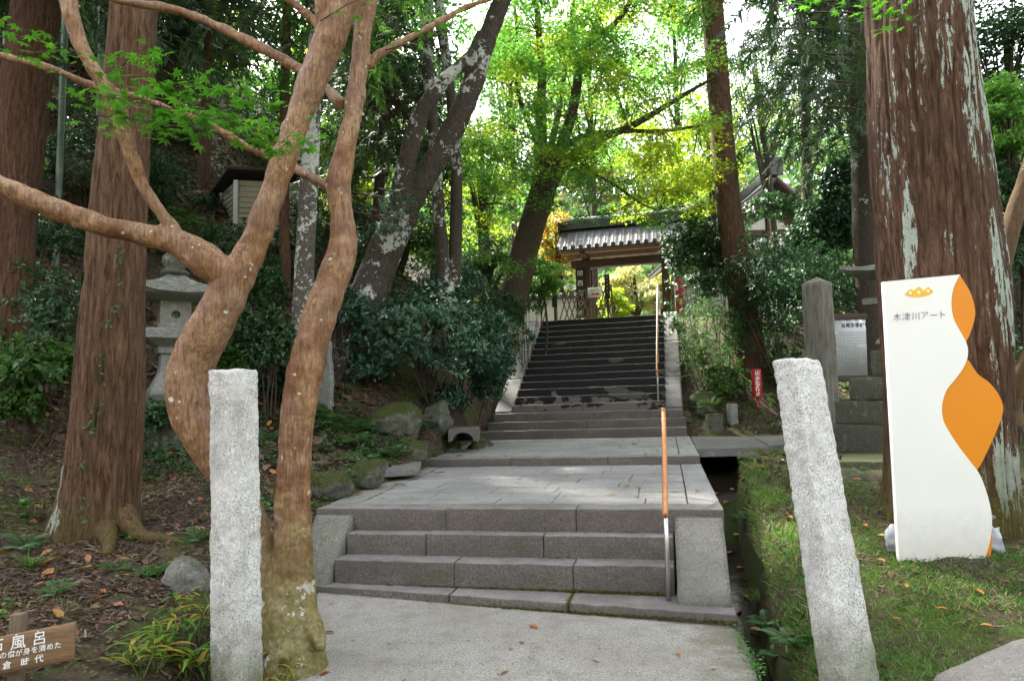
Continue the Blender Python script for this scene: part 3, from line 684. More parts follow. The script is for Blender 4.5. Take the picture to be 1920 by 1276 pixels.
step_row(low, J2, V2, V3+.06, -.05, H2, MT['step'], sd=20)
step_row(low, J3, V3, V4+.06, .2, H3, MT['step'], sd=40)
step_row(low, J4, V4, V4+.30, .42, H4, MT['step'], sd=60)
def cheek(parent, u0, u1, prof, mat, name='cheek_slab', n=24, sd=0):
    """slab with side profile prof [(v,h_top)], down to h_bot, spanning u0..u1"""
    pts = np.array(prof)
    seg = np.linspace(0, 1, n); L = np.concatenate([[0], np.cumsum(np.hypot(*np.diff(pts, axis=0).T))]); L /= L[-1]
    # keep the corners
    seg = np.unique(np.concatenate([seg, L]))
    vs, hs = np.interp(seg, L, pts[:, 0]), np.interp(seg, L, pts[:, 1])
    P, Q = rbox(1, 1, 1, 0, (8, len(seg)-1, 3))
    j = np.round(P[:, 1]*(len(seg)-1)).astype(int)
    hb = -.15 if parent is low else (hs.min()-.05)
    top = hs[j]; bot = np.minimum(top-.22, np.maximum(hb, top-.55))
    X = u0+(u1-u0)*P[:, 0]; Y = vs[j]; Z = bot+(top-bot)*P[:, 2]
    R = rough(np.column_stack([X, Y, Z]), .004, 10, sd)
    return tobj(name, (S(R[:, 0], R[:, 1], R[:, 2]), Q), mat, parent, False)
cheek(low, 1.10, 1.475, [(.36, -.02), (.365, .085), (.40, .13), (1.0, .585)], MT['cheek'], sd=3)
cheek(low, -2.15, -1.775, [(.50, -.02), (.505, .085), (.54, .12), (1.0, .585)], MT['cheek'], sd=4)
# landings of cut stone
def landing(parent, u0, u1, v0, v1, h, rows, border=.27, seed=0, left_border=True):
    rg = np.random.default_rng(seed)
    bl = u0(v0) if callable(u0) else u0
    vs = np.linspace(v0, v1, rows+1)
    for r in range(rows):
        a = u0((vs[r]+vs[r+1])/2) if callable(u0) else u0
        b = u1((vs[r]+vs[r+1])/2) if callable(u1) else u1
        lb = a+.30 if left_border else a
        cuts = [lb]; x = lb+rg.uniform(.3, .75)
        while x < b-border-.25: cuts.append(x); x += rg.uniform(.48, .86)
        cuts.append(b-border)
        for i in range(len(cuts)-1):
            P, Q = rbox(cuts[i+1]-cuts[i]-.007, vs[r+1]-vs[r]-.007, .10, .006, (6, 3, 1))
            P = P+np.array([cuts[i]+.0035, vs[r]+.0035, h-.10+rg.uniform(-.004, .003)]); P = rough(P, .0022, 11, seed+r*13+i)
            tobj('paving_stone', (S(P[:, 0], P[:, 1], P[:, 2]), Q), MT['paving'], parent, True)
    for side in ((0, 1) if left_border else (1,)):
        nb = max(2, int((v1-v0)/1.2)); cuts = np.linspace(v0, v1, nb+1)
        for i in range(nb):
            va, vb = cuts[i]+.003, cuts[i+1]-.003
            P, Q = rbox(1, vb-va, .14, .008, (4, 14, 1)); P[:, 1] += va
            a = (u0(P[:, 1]) if callable(u0) else u0+0*P[:, 1]); b = (u1(P[:, 1]) if callable(u1) else u1+0*P[:, 1])
            P[:, 0] = (a+P[:, 0]*.293) if side == 0 else (b-border+.007+P[:, 0]*(border-.007))
            P[:, 2] += h-.14+.002
            P = rough(P, .003, 11, seed+90+i+side*9)
            tobj('border_stone', (S(P[:, 0], P[:, 1], P[:, 2]), Q), MT['paving'] if side else MT['cheek'], parent, True)
lan1 = thing('lower_landing', S(0, 3, .55), kind='structure'); lan2 = thing('upper_landing', S(0, 7, .65), kind='structure')
lin = lambda pts: (lambda v: np.interp(v, [p[0] for p in pts], [p[1] for p in pts]))
landing(lan1, lin([(1, -2.15), (4.8, -2.56)]), lin([(1, 1.485), (4.8, 1.45)]), V4+.305, VL, H4-.003, 9, seed=1)
step_row(lan2, [-2.59, -1.2, .2, 1.445], VL+.002, VL+.30, .45, HL, MT['step'], 'edge_stone', sd=80)
landing(lan2, lin([(4.8, -2.58), (9.35, -3.06)]), lin([(4.8, 1.44), (9.35, 1.40)]), VL+.305, VU+.02, HL-.003, 11, seed=2)
# earth core under the landings so nothing shows through the joints
for nm, a, b, c, d, h in (('lower_landing_bed', -2.1, 1.43, 1.05, 4.85, H4-.06), ('upper_landing_bed', -2.5, 1.39, 4.85, 9.6, HL-.06)):
    P, Q = rbox(b-a, d-c, h+.5, 0, (1, 1, 1)); P = P+np.array([a, c, -.5]); tobj('bed', (S(P[:, 0], P[:, 1], P[:, 2]), Q), MT['slab_stone'], lan1 if 'lower' in nm else lan2, False)
# the long upper flight
upp = thing('upper_stairs', S(0, VU, HL), kind='structure')
UR = np.random.default_rng(4)
JX = {0: [985], 1: [1097], 2: [1110], 3: [1090], 4: [1122], 5: [950, 1180], 6: [1137], 7: [1117], 8: [1104, 1190], 9: [1063], 10: [1123], 11: [1109], 12: [1071], 13: [1118], 14: [1202], 15: [1203], 16: [1142]}
for k in range(17):
    v = VU+k*TR; h = HL+k*RI
    ul, ur = (-3.08, 1.365) if k == 0 else (-2.85, 1.365) if k == 1 else (-2.80, 1.30) if k == 2 else (-2.42, .935)
    J = [ul]+sorted(uat(p, 700, v) for p in JX.get(k, []))+[ur]
    J = [j for j in J if ul <= j <= ur]
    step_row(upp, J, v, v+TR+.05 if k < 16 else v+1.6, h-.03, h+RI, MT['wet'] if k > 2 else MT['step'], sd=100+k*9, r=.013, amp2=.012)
b0, b1 = VU+3*TR-.02, VU+17*TR
hh = lambda v: HL+3*RI+(v-b0)/TR*RI+.05
for (u0, u1) in ((-2.83, -2.425), (.94, 1.31)):
    cs = [b0-.0, b0+1.25, b0+2.65, b1+.05]
    for i in range(3):
        pr = [(cs[i]+.004, hh(cs[i])), (cs[i+1]-.004, hh(cs[i+1]))]
        if i == 0: pr = [(cs[0]-.02, hh(cs[0])-.06), (cs[0]-.0, hh(cs[0]))]+pr[1:]
        cheek(upp, u0, u1, pr, MT['cheek2'], sd=int(20+i+u1*3))
# terrace at the head of the stairs
P, Q = rbox(9, 10, .3, .01, (6, 6, 1)); P = P+np.array([-4.2, VU+16*TR+1.55, 3.77-.3-.02]); tobj('terrace', (S(P[:, 0], P[:, 1], P[:, 2]), Q), MT['paving'], None, False, kind='structure')
# side path leaving to the right over the stream, as a bridge slab and paving
sp = thing('side_path', S(3, 7.5, .6), kind='structure')
def spoly(name, pts, h0, h1, mat, parent):
    poly = [tuple(S(u, v, 0)[:2]) for u, v in pts]; z = TILT*pts[0][0]
    V, Fc = prism(poly, h0+z, h1+z); o = obj(name, V, Fc, mat, parent, False); b = o.modifiers.new('b', 'BEVEL'); b.width = .012; b.segments = 2; b.limit_method = 'ANGLE'; return o
spoly('bridge_slab', [(1.43, 6.2), (2.55, 6.55), (2.6, 9.2), (1.43, 9.3)], .60, .742, MT['slab_stone'], sp)
spoly('paving_slab', [(2.56, 6.62), (3.3, 7.35), (4.3, 8.0), (6.5, 8.7), (6.5, 9.9), (4.0, 9.45), (2.61, 9.2)], .60, .738, MT['slab_stone'], sp)
# ------------------------------------------------------------------ tree trunks
def fattr(o, name, data):
    a = o.data.attributes.new(name, 'FLOAT', 'POINT'); a.data.foreach_set('value', np.asarray(data, np.float32))
def base_of(P, below=.0):
    return np.array([P[0, 0], P[0, 1], P[0, 2]+below])
class Bark:
    """vertical fibrous ridges of cedar bark; keeps the relief for the material"""
    def __init__(s, amp=.012, f=26, fz=1.7, flare=None, seed=0): s.amp, s.f, s.fz, s.flare, s.seed = amp, f, fz, flare, seed
    def __call__(s, th, sl, P, r):
        Q = P.copy(); Q[..., :2] += .012*np.stack([vnoise(P*np.array([3, 3, 2.0]), 5), vnoise(P*np.array([3, 3, 2.0]), 6)], -1)
        n = 1-np.exp(-(vnoise(Q*np.array([s.f, s.f, s.fz]), 11+s.seed)/.22)**2)
        n2 = 1-np.exp(-(vnoise(Q*np.array([s.f*1.9, s.f*1.9, s.fz*2.3]), 12+s.seed)/.25)**2)
        n3 = vnoise(P*np.array([5, 5, .9]), 13+s.seed)
        rel = .62*n+.38*n2
        s.rel = rel
        out = s.amp*(rel-.6)*1.6+s.amp*1.2*n3
        if s.flare:
            A, H, ks = s.flare
            w = np.exp(-sl/H)
            lob = sum(a*np.cos(k*th+p) for k, a, p in ks)
            out = out+w*A*r*(.25+lob)
        return out
TREES = {}
def cedar(name, label, L, mat, seg=64, sub=14, bark=None, group=None, sink=.3, cat='tree'):
    P, R = limb(L)
    gz = min(Tz(P[0, 0], P[0, 1]), P[0, 2])
    dx = (P[0]-P[1])/max(P[1, 2]-P[0, 2], .05); q = P[0]+dx*np.array([.7, .7, 0])*max(0, P[0, 2]-gz); q[2] = gz-sink
    P = np.vstack([q, P]); R = np.concatenate([[R[0]*1.04], R])
    root = thing(name, P[0]+np.array([0, 0, sink]), label, cat, group)
    V, Q = tube(P, R, seg, sub, True, bark)
    o = tobj('trunk', (V, Q), MT[mat], root, True)
    if bark is not None:
        fattr(o, 'relief', np.concatenate([bark.rel.ravel(), [0, 0]]))
    root['_top'] = list(P[-1]); TREES[label] = (root, P, R)
    return root, o, P, R, V
# the big cedar behind the white board
bk = Bark(.025, 12.5, .8, (.30, .32, ((3, .30, .6), (5, .28, 1.9), (8, .2, .3))), 3)
big, bt, P, R, V = cedar('cedar_tree', 'huge cedar with white lichen on its furrowed bark, behind the white board',
    [(1778, 985, 5.7, 116), (1776, 900, 5.7, 108), (1774, 800, 5.7, 106), (1768, 620, 5.7, 105), (1756, 450, 5.7, 102), (1736, 220, 5.7, 97), (1721, 0, 5.7, 91), (1708, -250, 5.8, 86), (1690, -900, 6.0, 70), (1675, -1900, 6.4, 45)], 'cedar_big', 300, 34, bk)
c = np.array([P[3][0], P[3][1]]); fw = -c/np.linalg.norm(c); rt = np.array([-fw[1], fw[0]])
dirs = V[:, :2]-np.array([np.interp(V[:, 2], P[:, 2], P[:, 0]), np.interp(V[:, 2], P[:, 2], P[:, 1])]).T
dirs /= np.linalg.norm(dirs, axis=1, keepdims=True)+1e-9
t = dirs@rt; fr = dirs@fw; z = V[:, 2]
g = lambda x, m, s: np.exp(-((x-m)/s)**2)
li = 1.0*g(t, -.5, .26)*g(z, 3.25, .85)+.75*g(t, .85, .22)*(.5+.5*sstep(1, 2.5, z))+.62*g(t, .25, .55)*sstep(3.3, 4.6, z)+.9*g(t, .8, .3)*g(z, .95, .25)+.4*g(t, 0.15, .25)*g(z, 2.75, .3)
fattr(bt, 'lich', np.clip(li-.28, -.3, 1)*1.3)
# cedar on the left bank
bk = Bark(.017, 16, .9, (.34, .30, ((3, .3, 1.2), (4, .34, 2.6), (7, .2, .3))), 7)
cl = cedar('cedar_tree', 'straight cedar with a flared mossy foot on the left bank, ivy up its side',
    [(180, 1000, 6.3, 74), (186, 930, 6.3, 66), (196, 830, 6.3, 62), (204, 700, 6.3, 58), (212, 560, 6.3, 52), (222, 400, 6.3, 48), (238, 200, 6.3, 44), (254, 0, 6.3, 42), (270, -250, 6.4, 39), (300, -800, 6.6, 30), (330, -1700, 7, 18)], 'cedar_left', 200, 26, bk)
_r, _o, P, R, V = cl
zl = V[:, 2]; tl = (V[:, 0]-np.interp(zl, P[:, 2], P[:, 0]))/np.interp(zl, P[:, 2], R)
fattr(_o, 'lich', 1.5*g(tl, -.55, .3)*g(zl, .62, .16)+.9*g(tl, -.75, .2)*g(zl, .95, .2)-.45)
r0 = TREES['straight cedar with a flared mossy foot on the left bank, ivy up its side'][0]
for i, rt_ in enumerate(([(225, 960, 6.25, 26), (262, 1000, 6.1, 15), (310, 1022, 5.95, 9), (362, 1040, 5.75, 4)], [(150, 960, 6.2, 26), (118, 1000, 6.1, 16), (95, 1020, 6.05, 8), (60, 1030, 6.0, 4)], [(195, 985, 6.1, 22), (205, 1010, 5.9, 12), (200, 1030, 5.75, 5)])):
    p_, r_ = limb(rt_); p_[1:, 2] = T(p_[1:, 0], p_[1:, 1])+r_[1:]*.3
    tobj('root', tube(p_, r_, 14, 8, True, Bark(.006, 30, 8)), MT['cedar_left'], r0)
# further trunks up the left slope
cedar('cedar_tree', 'thick reddish trunk at the far left edge, top leaning right', [(5, 560, 9.5, 48), (18, 400, 9.5, 45), (42, 200, 9.5, 43), (70, 0, 9.5, 41), (100, -300, 9.6, 37), (150, -900, 9.8, 28), (180, -1500, 10, 18)], 'cedar', 90, 16, Bark(.012, 20, 1.1, None, 21))
cedar('cedar_tree', 'slim reddish trunk rising beside the small shed', [(536, 560, 13, 11), (533, 400, 13, 9.5), (534, 200, 13, 8.5), (537, 0, 13, 8), (540, -400, 13, 7), (545, -1000, 13, 5)], 'cedar', 24, 10, Bark(.006, 30, 1.5, None, 5))
cedar('forest_tree', 'grey trunk speckled with white lichen between the two orange stems', [(566, 640, 10, 21), (572, 480, 10, 18), (580, 330, 10, 16.5), (588, 180, 10, 15), (594, 0, 10, 14), (600, -400, 10, 12), (605, -1100, 10, 8)], 'grey_lichen_bark', 40, 12, Bark(.005, 22, 3, None, 6))
cedar('forest_tree', 'dark leaning trunk high on the slope above the shed', [(285, 220, 16.5, 17), (322, 100, 16.5, 15), (350, 0, 16.5, 14), (380, -160, 16.6, 12), (420, -500, 17, 9)], 'dark_bark', 20, 8, Bark(.008, 14, 3, None, 8))
cedar('forest_tree', 'short reddish trunk left of the shed, partly hidden by twigs', [(378, 370, 16, 13), (384, 300, 16, 12), (388, 200, 16.2, 10), (395, 0, 16.4, 9), (410, -400, 17, 7)], 'cedar', 20, 8, Bark(.008, 14, 3, None, 9))
cedar('forest_tree', 'leaning mossy trunk left of the lichen covered fork', [(700, 480, 15, 11), (715, 300, 15, 9), (722, 120, 15, 8.5), (735, -100, 15, 8), (750, -500, 15, 6)], 'dark_bark', 20, 8, Bark(.006, 14, 3, None, 19))
# bamboo culms at the far left
for i, (px, py0, px1, d, r) in enumerate(((112, 300, 124, 12.0, 6), (22, 260, 8, 12.6, 6.5), (66, 240, 74, 13.5, 5), (186, 240, 190, 13.0, 5))):
    L = [(px, py0, d, r), ((px+px1)/2, py0/2, d, r), (px1, -40, d, r*.95), (px1+4, -500, d, r*.8), (px1+25, -1000, d, r*.4)]
    P, R = limb(L); P[0, 2] = Tz(P[0, 0], P[0, 1])-.1
    root = thing('bamboo', P[0], ['pale bluish bamboo culm between the two left cedars', 'bamboo culm at the upper left edge', 'thin bamboo culm just right of the far left trunk', 'thin bamboo culm against the left cedar'][i], 'bamboo', 'bamboo culms on the left slope')
    nodes = lambda th, s, P_, r_: r_*.12*np.exp(-(((s % .34)-.17)/.012)**2)
    tobj('culm', tube(P, R, 12, 40, True, nodes), MT['bamboo'], root)
# forked tree with white lichen
L0 = [(640, 740, 11.7, 50), (668, 640, 11.8, 42), (690, 560, 11.9, 37), (712, 500, 12, 33), (738, 435, 12, 31), (760, 390, 12, 31)]
Lr = [(752, 405, 12, 25), (792, 340, 12, 23), (830, 278, 12, 22), (858, 225, 12, 21), (882, 170, 12, 20), (905, 97, 12, 19), (931, 26, 12, 18), (960, -60, 12, 17), (1010, -250, 12, 13), (1040, -500, 12, 8)]
Ll = [(745, 405, 11.95, 20), (752, 350, 11.8, 18), (764, 300, 11.7, 17), (782, 235, 11.7, 16), (804, 190, 11.7, 15), (828, 155, 11.75, 14), (858, 128, 11.85, 12), (884, 100, 11.9, 9), (900, 60, 11.9, 6)]
tubes = []
for L in (L0, Lr, Ll):
    P, R = limb(L); tubes.append(tube(P, R, 28, 10, True, Bark(.012, 10, 5, None, 31)))
V, Q, N = remesh(tubes, .022, 4)
fork = thing('forked_tree', limb(L0)[0][0], 'leaning forked tree with white lichen patches, left of the maple', 'tree')
obj('trunk', V+N*(.010*fbm(V*np.array([14, 14, 6.]), 3, 2))[:, None], Q, MT['fork_bark'], fork, True)
fork['_c'] = 1
# pair of slim dark trunks behind the fork
pair = thing('twin_trunk_tree', W(845, 545, 13.8), 'pair of slim dark trunks joined low down, behind the lichen covered fork', 'tree')
for nm, L in (('trunk', [(842, 580, 13.8, 17), (832, 500, 13.8, 13), (822, 380, 13.8, 11), (812, 240, 13.8, 11), (802, 120, 13.8, 11), (803, 0, 13.8, 11), (806, -300, 13.8, 9), (810, -800, 13.8, 5)]),
              ('trunk', [(846, 580, 13.9, 15), (854, 470, 13.9, 12), (856, 330, 13.9, 11), (850, 230, 13.9, 10), (838, 120, 13.9, 10), (826, 30, 13.9, 10), (815, -150, 13.9, 9), (805, -700, 13.9, 5)])):
    P, R = limb(L); tobj(nm, tube(P, R, 22, 10, True, Bark(.006, 16, 5, None, 41)), MT['fork_bark'], pair)
# maple leaning over the gate
ML = {'trunk': [(950, 600, 17, 32), (966, 547, 17, 27), (984, 470, 17, 26), (1000, 415, 17, 25), (1016, 365, 17, 25), (1024, 325, 17, 22)],
      'a': [(1018, 345, 17, 15), (1016, 300, 17, 13), (1014, 211, 17, 10), (1016, 140, 17, 8), (1010, 60, 17, 6), (1002, -60, 17, 4), (995, -300, 17, 3)],
      'b': [(1026, 345, 17, 15), (1042, 300, 16.9, 12), (1061, 251, 16.8, 11), (1078, 185, 16.7, 10), (1090, 110, 16.6, 8), (1110, 75, 16.4, 7), (1135, 60, 16.2, 6), (1172, 20, 16, 5), (1220, -80, 15.8, 4)],
      'c': [(1032, 350, 17, 13), (1056, 312, 16.8, 10), (1085, 285, 16.6, 9), (1132, 258, 16.3, 8), (1180, 238, 16.0, 7), (1230, 210, 15.7, 6), (1292, 172, 15.3, 4), (1350, 140, 15, 2.5)],
      'd': [(1040, 310, 16.9, 8), (1066, 271, 16.7, 6), (1106, 252, 16.4, 5), (1180, 246, 16, 4), (1240, 246, 15.7, 3.5), (1310, 236, 15.4, 2.5)],
      'e': [(1016, 320, 17, 9), (1004, 260, 17.2, 6), (985, 215, 17.5, 5), (970, 160, 17.7, 4), (968, 60, 18, 3), (960, -60, 18, 2)],
      'f': [(1068, 320, 16.7, 4), (1110, 325, 16.3, 3), (1150, 345, 15.9, 2.5), (1200, 380, 15.5, 2), (1235, 395, 15.3, 1.5)],
      'g': [(1022, 330, 17, 8), (1034, 270, 17.5, 7), (1046, 215, 18, 6), (1060, 120, 18.4, 5), (1075, 0, 18.7, 4), (1085, -200, 19, 3)]}
maple = thing('maple_tree', W(955, 590, 17), 'green maple leaning over the stairs beside the gate, limbs fanning out', 'tree')
MAPLE_LIMBS = {}
for k, L in ML.items():
    P, R = limb(L); MAPLE_LIMBS[k] = P
tubes = [tube(*limb(L), 18, 8) for L in ML.values()]
V, Q = cat_meshes(tubes); tobj('trunk', (V, Q), MT['maple_bark'], maple)
# tall cedar right of the stairs
cedar('cedar_tree', 'tall bare reddish cedar trunk just right of the upper stairs', [(1412, 700, 16.2, 32), (1398, 610, 16.2, 27), (1386, 520, 16.2, 24.5), (1372, 430, 16.2, 23), (1358, 300, 16.2, 22), (1346, 150, 16.2, 21), (1335, 0, 16.2, 20), (1322, -200, 16.3, 19), (1300, -700, 16.5, 14), (1285, -1100, 17, 9)], 'cedar', 72, 16, Bark(.010, 22, 1.2, None, 51))
cedar('cedar_tree', 'slender mossy conifer trunk with dark drooping boughs, in front of the gabled building', [(1518, 560, 18.5, 12), (1513, 330, 18.5, 10), (1510, 180, 18.5, 9), (1505, 60, 18.5, 8), (1500, -100, 18.5, 7), (1495, -500, 18.5, 4)], 'dark_bark', 24, 10, Bark(.006, 22, 1.2, None, 52))
cedar('forest_tree', 'dark trunk half hidden between the pillar and the huge cedar', [(1628, 600, 15, 24), (1622, 440, 15, 22), (1615, 200, 15, 20), (1608, 0, 15, 18), (1600, -400, 15, 14)], 'dark_bark', 24, 10, Bark(.008, 16, 1.2, None, 53))
# pale tree at the right edge
tubes = [tube(*limb(L), 20, 8) for L in ([(1894, 800, 7.6, 24), (1886, 735, 7.6, 20), (1874, 660, 7.6, 17), (1870, 600, 7.6, 16), (1876, 520, 7.6, 15), (1890, 450, 7.6, 16), (1906, 390, 7.6, 16), (1925, 330, 7.6, 14), (1955, 200, 7.6, 11), (1970, -60, 7.5, 7)], [(1890, 780, 7.6, 16), (1900, 740, 7.5, 15), (1918, 690, 7.4, 14), (1950, 620, 7.3, 12), (2000, 500, 7.2, 9)])]
V, Q, N = remesh(tubes, .014, 3); pale = thing('pale_barked_tree', W(1892, 800, 7.6), 'pale brown smooth tree at the right edge behind the huge cedar', 'tree'); obj('trunk', V, Q, MT['pale_bark'], pale, True)

# ---- two-stemmed tree with smooth orange bark in the left foreground
SB = [(560, 1290, 4.25, 60), (553, 1235, 4.30, 58), (548, 1190, 4.35, 52), (546, 1120, 4.42, 46), (550, 1040, 4.45, 37), (549, 950, 4.5, 34), (552, 860, 4.5, 33), (560, 765, 4.5, 34), (574, 680, 4.5, 36), (596, 600, 4.5, 36), (624, 525, 4.55, 34), (641, 470, 4.6, 32), (641, 415, 4.6, 27), (636, 350, 4.6, 28), (646, 290, 4.6, 23), (660, 225, 4.6, 20), (670, 150, 4.65, 19), (680, 60, 4.7, 20), (690, -10, 4.75, 22), (706, -150, 4.8, 20), (740, -400, 4.9, 15), (790, -700, 5, 9)]
SA = [(530, 1170, 4.45, 34), (512, 1100, 4.5, 34), (488, 1020, 4.55, 32), (452, 940, 4.55, 33), (408, 860, 4.5, 38), (368, 790, 4.48, 45), (352, 735, 4.46, 46), (362, 680, 4.45, 45), (388, 625, 4.42, 44), (420, 570, 4.4, 42), (444, 515, 4.4, 38), (474, 460, 4.42, 31), (502, 385, 4.44, 27), (530, 305, 4.46, 27), (558, 225, 4.46, 28), (588, 145, 4.46, 30), (614, 85, 4.46, 33), (640, 20, 4.46, 32), (672, -60, 4.5, 29), (720, -250, 4.6, 22), (760, -600, 4.7, 13)]
SC_ = [(436, 522, 4.4, 36), (388, 488, 4.35, 35), (330, 455, 4.3, 30), (270, 440, 4.25, 25), (200, 424, 4.2, 24), (100, 390, 4.12, 24), (0, 348, 4.05, 22), (-150, 285, 3.95, 20), (-400, 190, 3.8, 15), (-600, 90, 3.7, 9)]
SD = [(342, 462, 4.3, 18), (312, 412, 4.27, 14), (276, 362, 4.22, 13), (248, 300, 4.18, 14), (228, 235, 4.14, 17), (214, 190, 4.12, 20), (186, 148, 4.1, 16), (152, 85, 4.08, 17), (128, 5, 4.05, 18), (110, -120, 4.02, 15), (60, -400, 3.9, 10)]
SE = [(618, 352, 4.6, 13), (585, 333, 4.7, 10), (545, 312, 4.78, 9), (500, 292, 4.8, 9), (470, 279, 4.78, 9), (400, 238, 4.72, 7.5), (330, 209, 4.66, 7), (270, 186, 4.6, 7), (200, 168, 4.52, 7), (160, 156, 4.45, 7.5), (92, 127, 4.3, 8), (0, 104, 4.2, 7), (-150, 60, 4.0, 6)]
SF = [(640, 196, 4.62, 14), (612, 168, 4.75, 12), (565, 132, 4.85, 11), (500, 95, 4.9, 11), (425, 57, 4.92, 11), (355, 27, 4.92, 10), (300, 13, 4.9, 9), (215, -2, 4.88, 8), (80, -60, 4.8, 7)]
SG = [(688, 122, 4.68, 12), (722, 95, 4.72, 8), (770, 70, 4.78, 7.5), (820, 43, 4.85, 7), (870, 16, 4.95, 6), (935, -8, 5.05, 5), (1010, -40, 5.2, 4)]
SH = [(612, 62, 4.5, 13), (585, 35, 4.5, 10), (550, 6, 4.5, 9), (500, -40, 4.5, 8)]
SI = [(622, 95, 4.46, 20), (612, 45, 4.44, 21), (610, 0, 4.42, 22), (606, -100, 4.4, 20), (590, -350, 4.3, 18), (560, -650, 4.2, 10)]
def sdisp(th, s, P, r): return r*.09*vnoise(P*np.array([5, 5, 4.]), 71)+.006*vnoise(P*14., 72)
slim = lambda L: [(a, b, d, r*(.88 if b < 900 else .95)) for a, b, d, r in L]
tubes = [tube(*limb(slim(L)), 36, 10, True, sdisp) for L in (SB, SA, SC_, SD, SE, SF, SG, SH, SI)]
# root flare and knots
for L in ([(545, 1120, 4.42, 40), (505, 1165, 4.38, 24), (478, 1200, 4.3, 10)], [(556, 1150, 4.38, 36), (592, 1190, 4.25, 18), (604, 1215, 4.15, 8)], [(545, 1170, 4.35, 38), (545, 1215, 4.2, 22), (532, 1240, 4.1, 9)], [(520, 1110, 4.5, 36), (500, 1060, 4.55, 40), (488, 1010, 4.6, 34)]):
    tubes.append(tube(*limb(L), 24, 6))
V, Q, N = remesh(tubes, .0085, 5)
wr = fbm(V*np.array([7, 7, 26.]), 3, 81)*.0022*sstep(.35, .7, vnoise(V*2.2, 82)+.3)
V = V+N*(.006*fbm(V*11, 3, 83)+wr+.012*np.maximum(0, vnoise(V*5.2, 84)-.45))[:, None]
orange = thing('smooth_barked_tree', W(540, 1170, 4.4), 'two-stemmed tree with smooth orange brown bark and a long limb to the left', 'tree')
obj('trunk', V, Q, MT['smooth_bark'], orange, True)
# pale bark discs
# ------------------------------------------------------------------ stone posts
def rot2(a): return np.array([[cos(a), -sin(a)], [sin(a), cos(a)]])
def stone_post(label, b, t, ab, at, ang, mat, seed, name='stone_post', cap=0.0, n=(12, 12, 120), amp=.0045, r=.012):
    b = np.array(b, float); t = np.array(t, float); H = t[2]-b[2]
    root = thing(name, b, label, 'stone post')
    P, Q = rbox(1, 1, 1, 0, n); k = P[:, 2]
    P0 = P.copy(); e = np.minimum(np.minimum(P[:, 0], 1-P[:, 0]), np.minimum(P[:, 1], 1-P[:, 1]))
    rot = rot2(ang); sz = ab+(at-ab)*k
    xy = (P[:, :2]-.5)
    # soften the arrises
    rr = np.linalg.norm(xy, axis=1); m = np.maximum(np.abs(xy[:, 0]), np.abs(xy[:, 1])); xy = xy*np.where(rr > .692, .692/np.maximum(rr, 1e-6), 1)[:, None]
    xy = (xy@rot.T)*sz[:, None]
    V = np.column_stack([b[0]+(t[0]-b[0])*k+xy[:, 0], b[1]+(t[1]-b[1])*k+xy[:, 1], b[2]+H*k])
    if cap:
        d = np.maximum(np.abs(P0[:, 0]-.5), np.abs(P0[:, 1]-.5))*2
        V[:, 2] += np.where(k > .999, cap*(1-d), 0)
    else:
        V[:, 2] += np.where(k > .97, .02*fbm(V*5, 2, seed)-.010*(rr > .66), 0)
    V = V+amp*np.stack([fbm(V*26, 3, seed+i) for i in range(3)], -1)+amp*1.0*np.stack([fbm(V*70, 2, seed+9+i) for i in range(3)], -1)*.6+.004*np.stack([fbm(V*4, 2, seed+19+i) for i in range(3)], -1)
    tobj('shaft', (V, Q), MT[mat], root, True)
    return root
c0 = W(433, 1300, 3.75); c1 = W(426, 692, 3.80)
stone_post('upright granite post at the left of the path, in front of the orange tree', (c0[0], c0[1]+.09, -.1), (c1[0], c1[1]+.09, W(426, 693, 3.8)[2]), .198, .190, radians(-36), 'granite', 3)
c0 = W(1612, 1310, 3.55); c1 = W(1503, 668, 3.98); dirp = (c1-c0)/(c1[2]-c0[2]); c0 = c0-dirp*.22
stone_post('leaning granite post on the grass right of the stream', c0+np.array([0, .09, 0]), c1+np.array([0, .09, 0]), .212, .188, radians(18), 'granite', 8)
g0 = D(1535, 12.2)
stone_post('square weathered pillar with a pyramid top beside the information board', (W(1535, 600, 12.2)[0], 12.2, g0[2]-.2), (W(1535, 600, 12.2)[0], 12.2, W(1535, 531, 12.2)[2]), .385, .375, radians(32), 'pillar', 12, 'stone_pillar', .12, (8, 8, 40), .003)
# ------------------------------------------------------------------ handrails
def rail(name, label, path, posts, group, joint=None):
    root = thing(name, posts[0][0], label, 'handrail', group)
    P = np.array(path); tobj('rail', tube(P, [.0215]*len(P), 16, 8, True), MT['rail_wood'], root)
    for a, b in posts: tobj('post', tube([a, (np.array(a)+b)/2, b], [.0185]*3, 14, 1, True), MT['steel'], root)
    for j in joint or []: tobj('joint', tube([j[0], j[1]], [.0235, .0235], 16, 1, True), MT['rail_joint'], root)
    return root
s_ = lambda u, v, h: S(u, v, h)
ur = 1.035
rail('handrail', 'nearer handrail with orange brown sleeve on two steel posts', [s_(ur, .33, .70), s_(ur, .40, .745), s_(ur, .9, .955), s_(ur-.005, 1.5, 1.18), s_(ur-.01, 1.95, 1.345), s_(ur-.012, 2.06, 1.40), s_(ur-.012, 2.09, 1.45)],
     [(s_(ur, .47, .02), s_(ur, .47, .765)), (s_(ur-.01, 1.85, .6), s_(ur-.01, 1.85, 1.30))], 'handrails on the stairs', [(s_(ur-.01, 1.9, 1.325), s_(ur-.01, 1.95, 1.345))])
hs = lambda v: HL+(v-VU)/TR*RI+RI
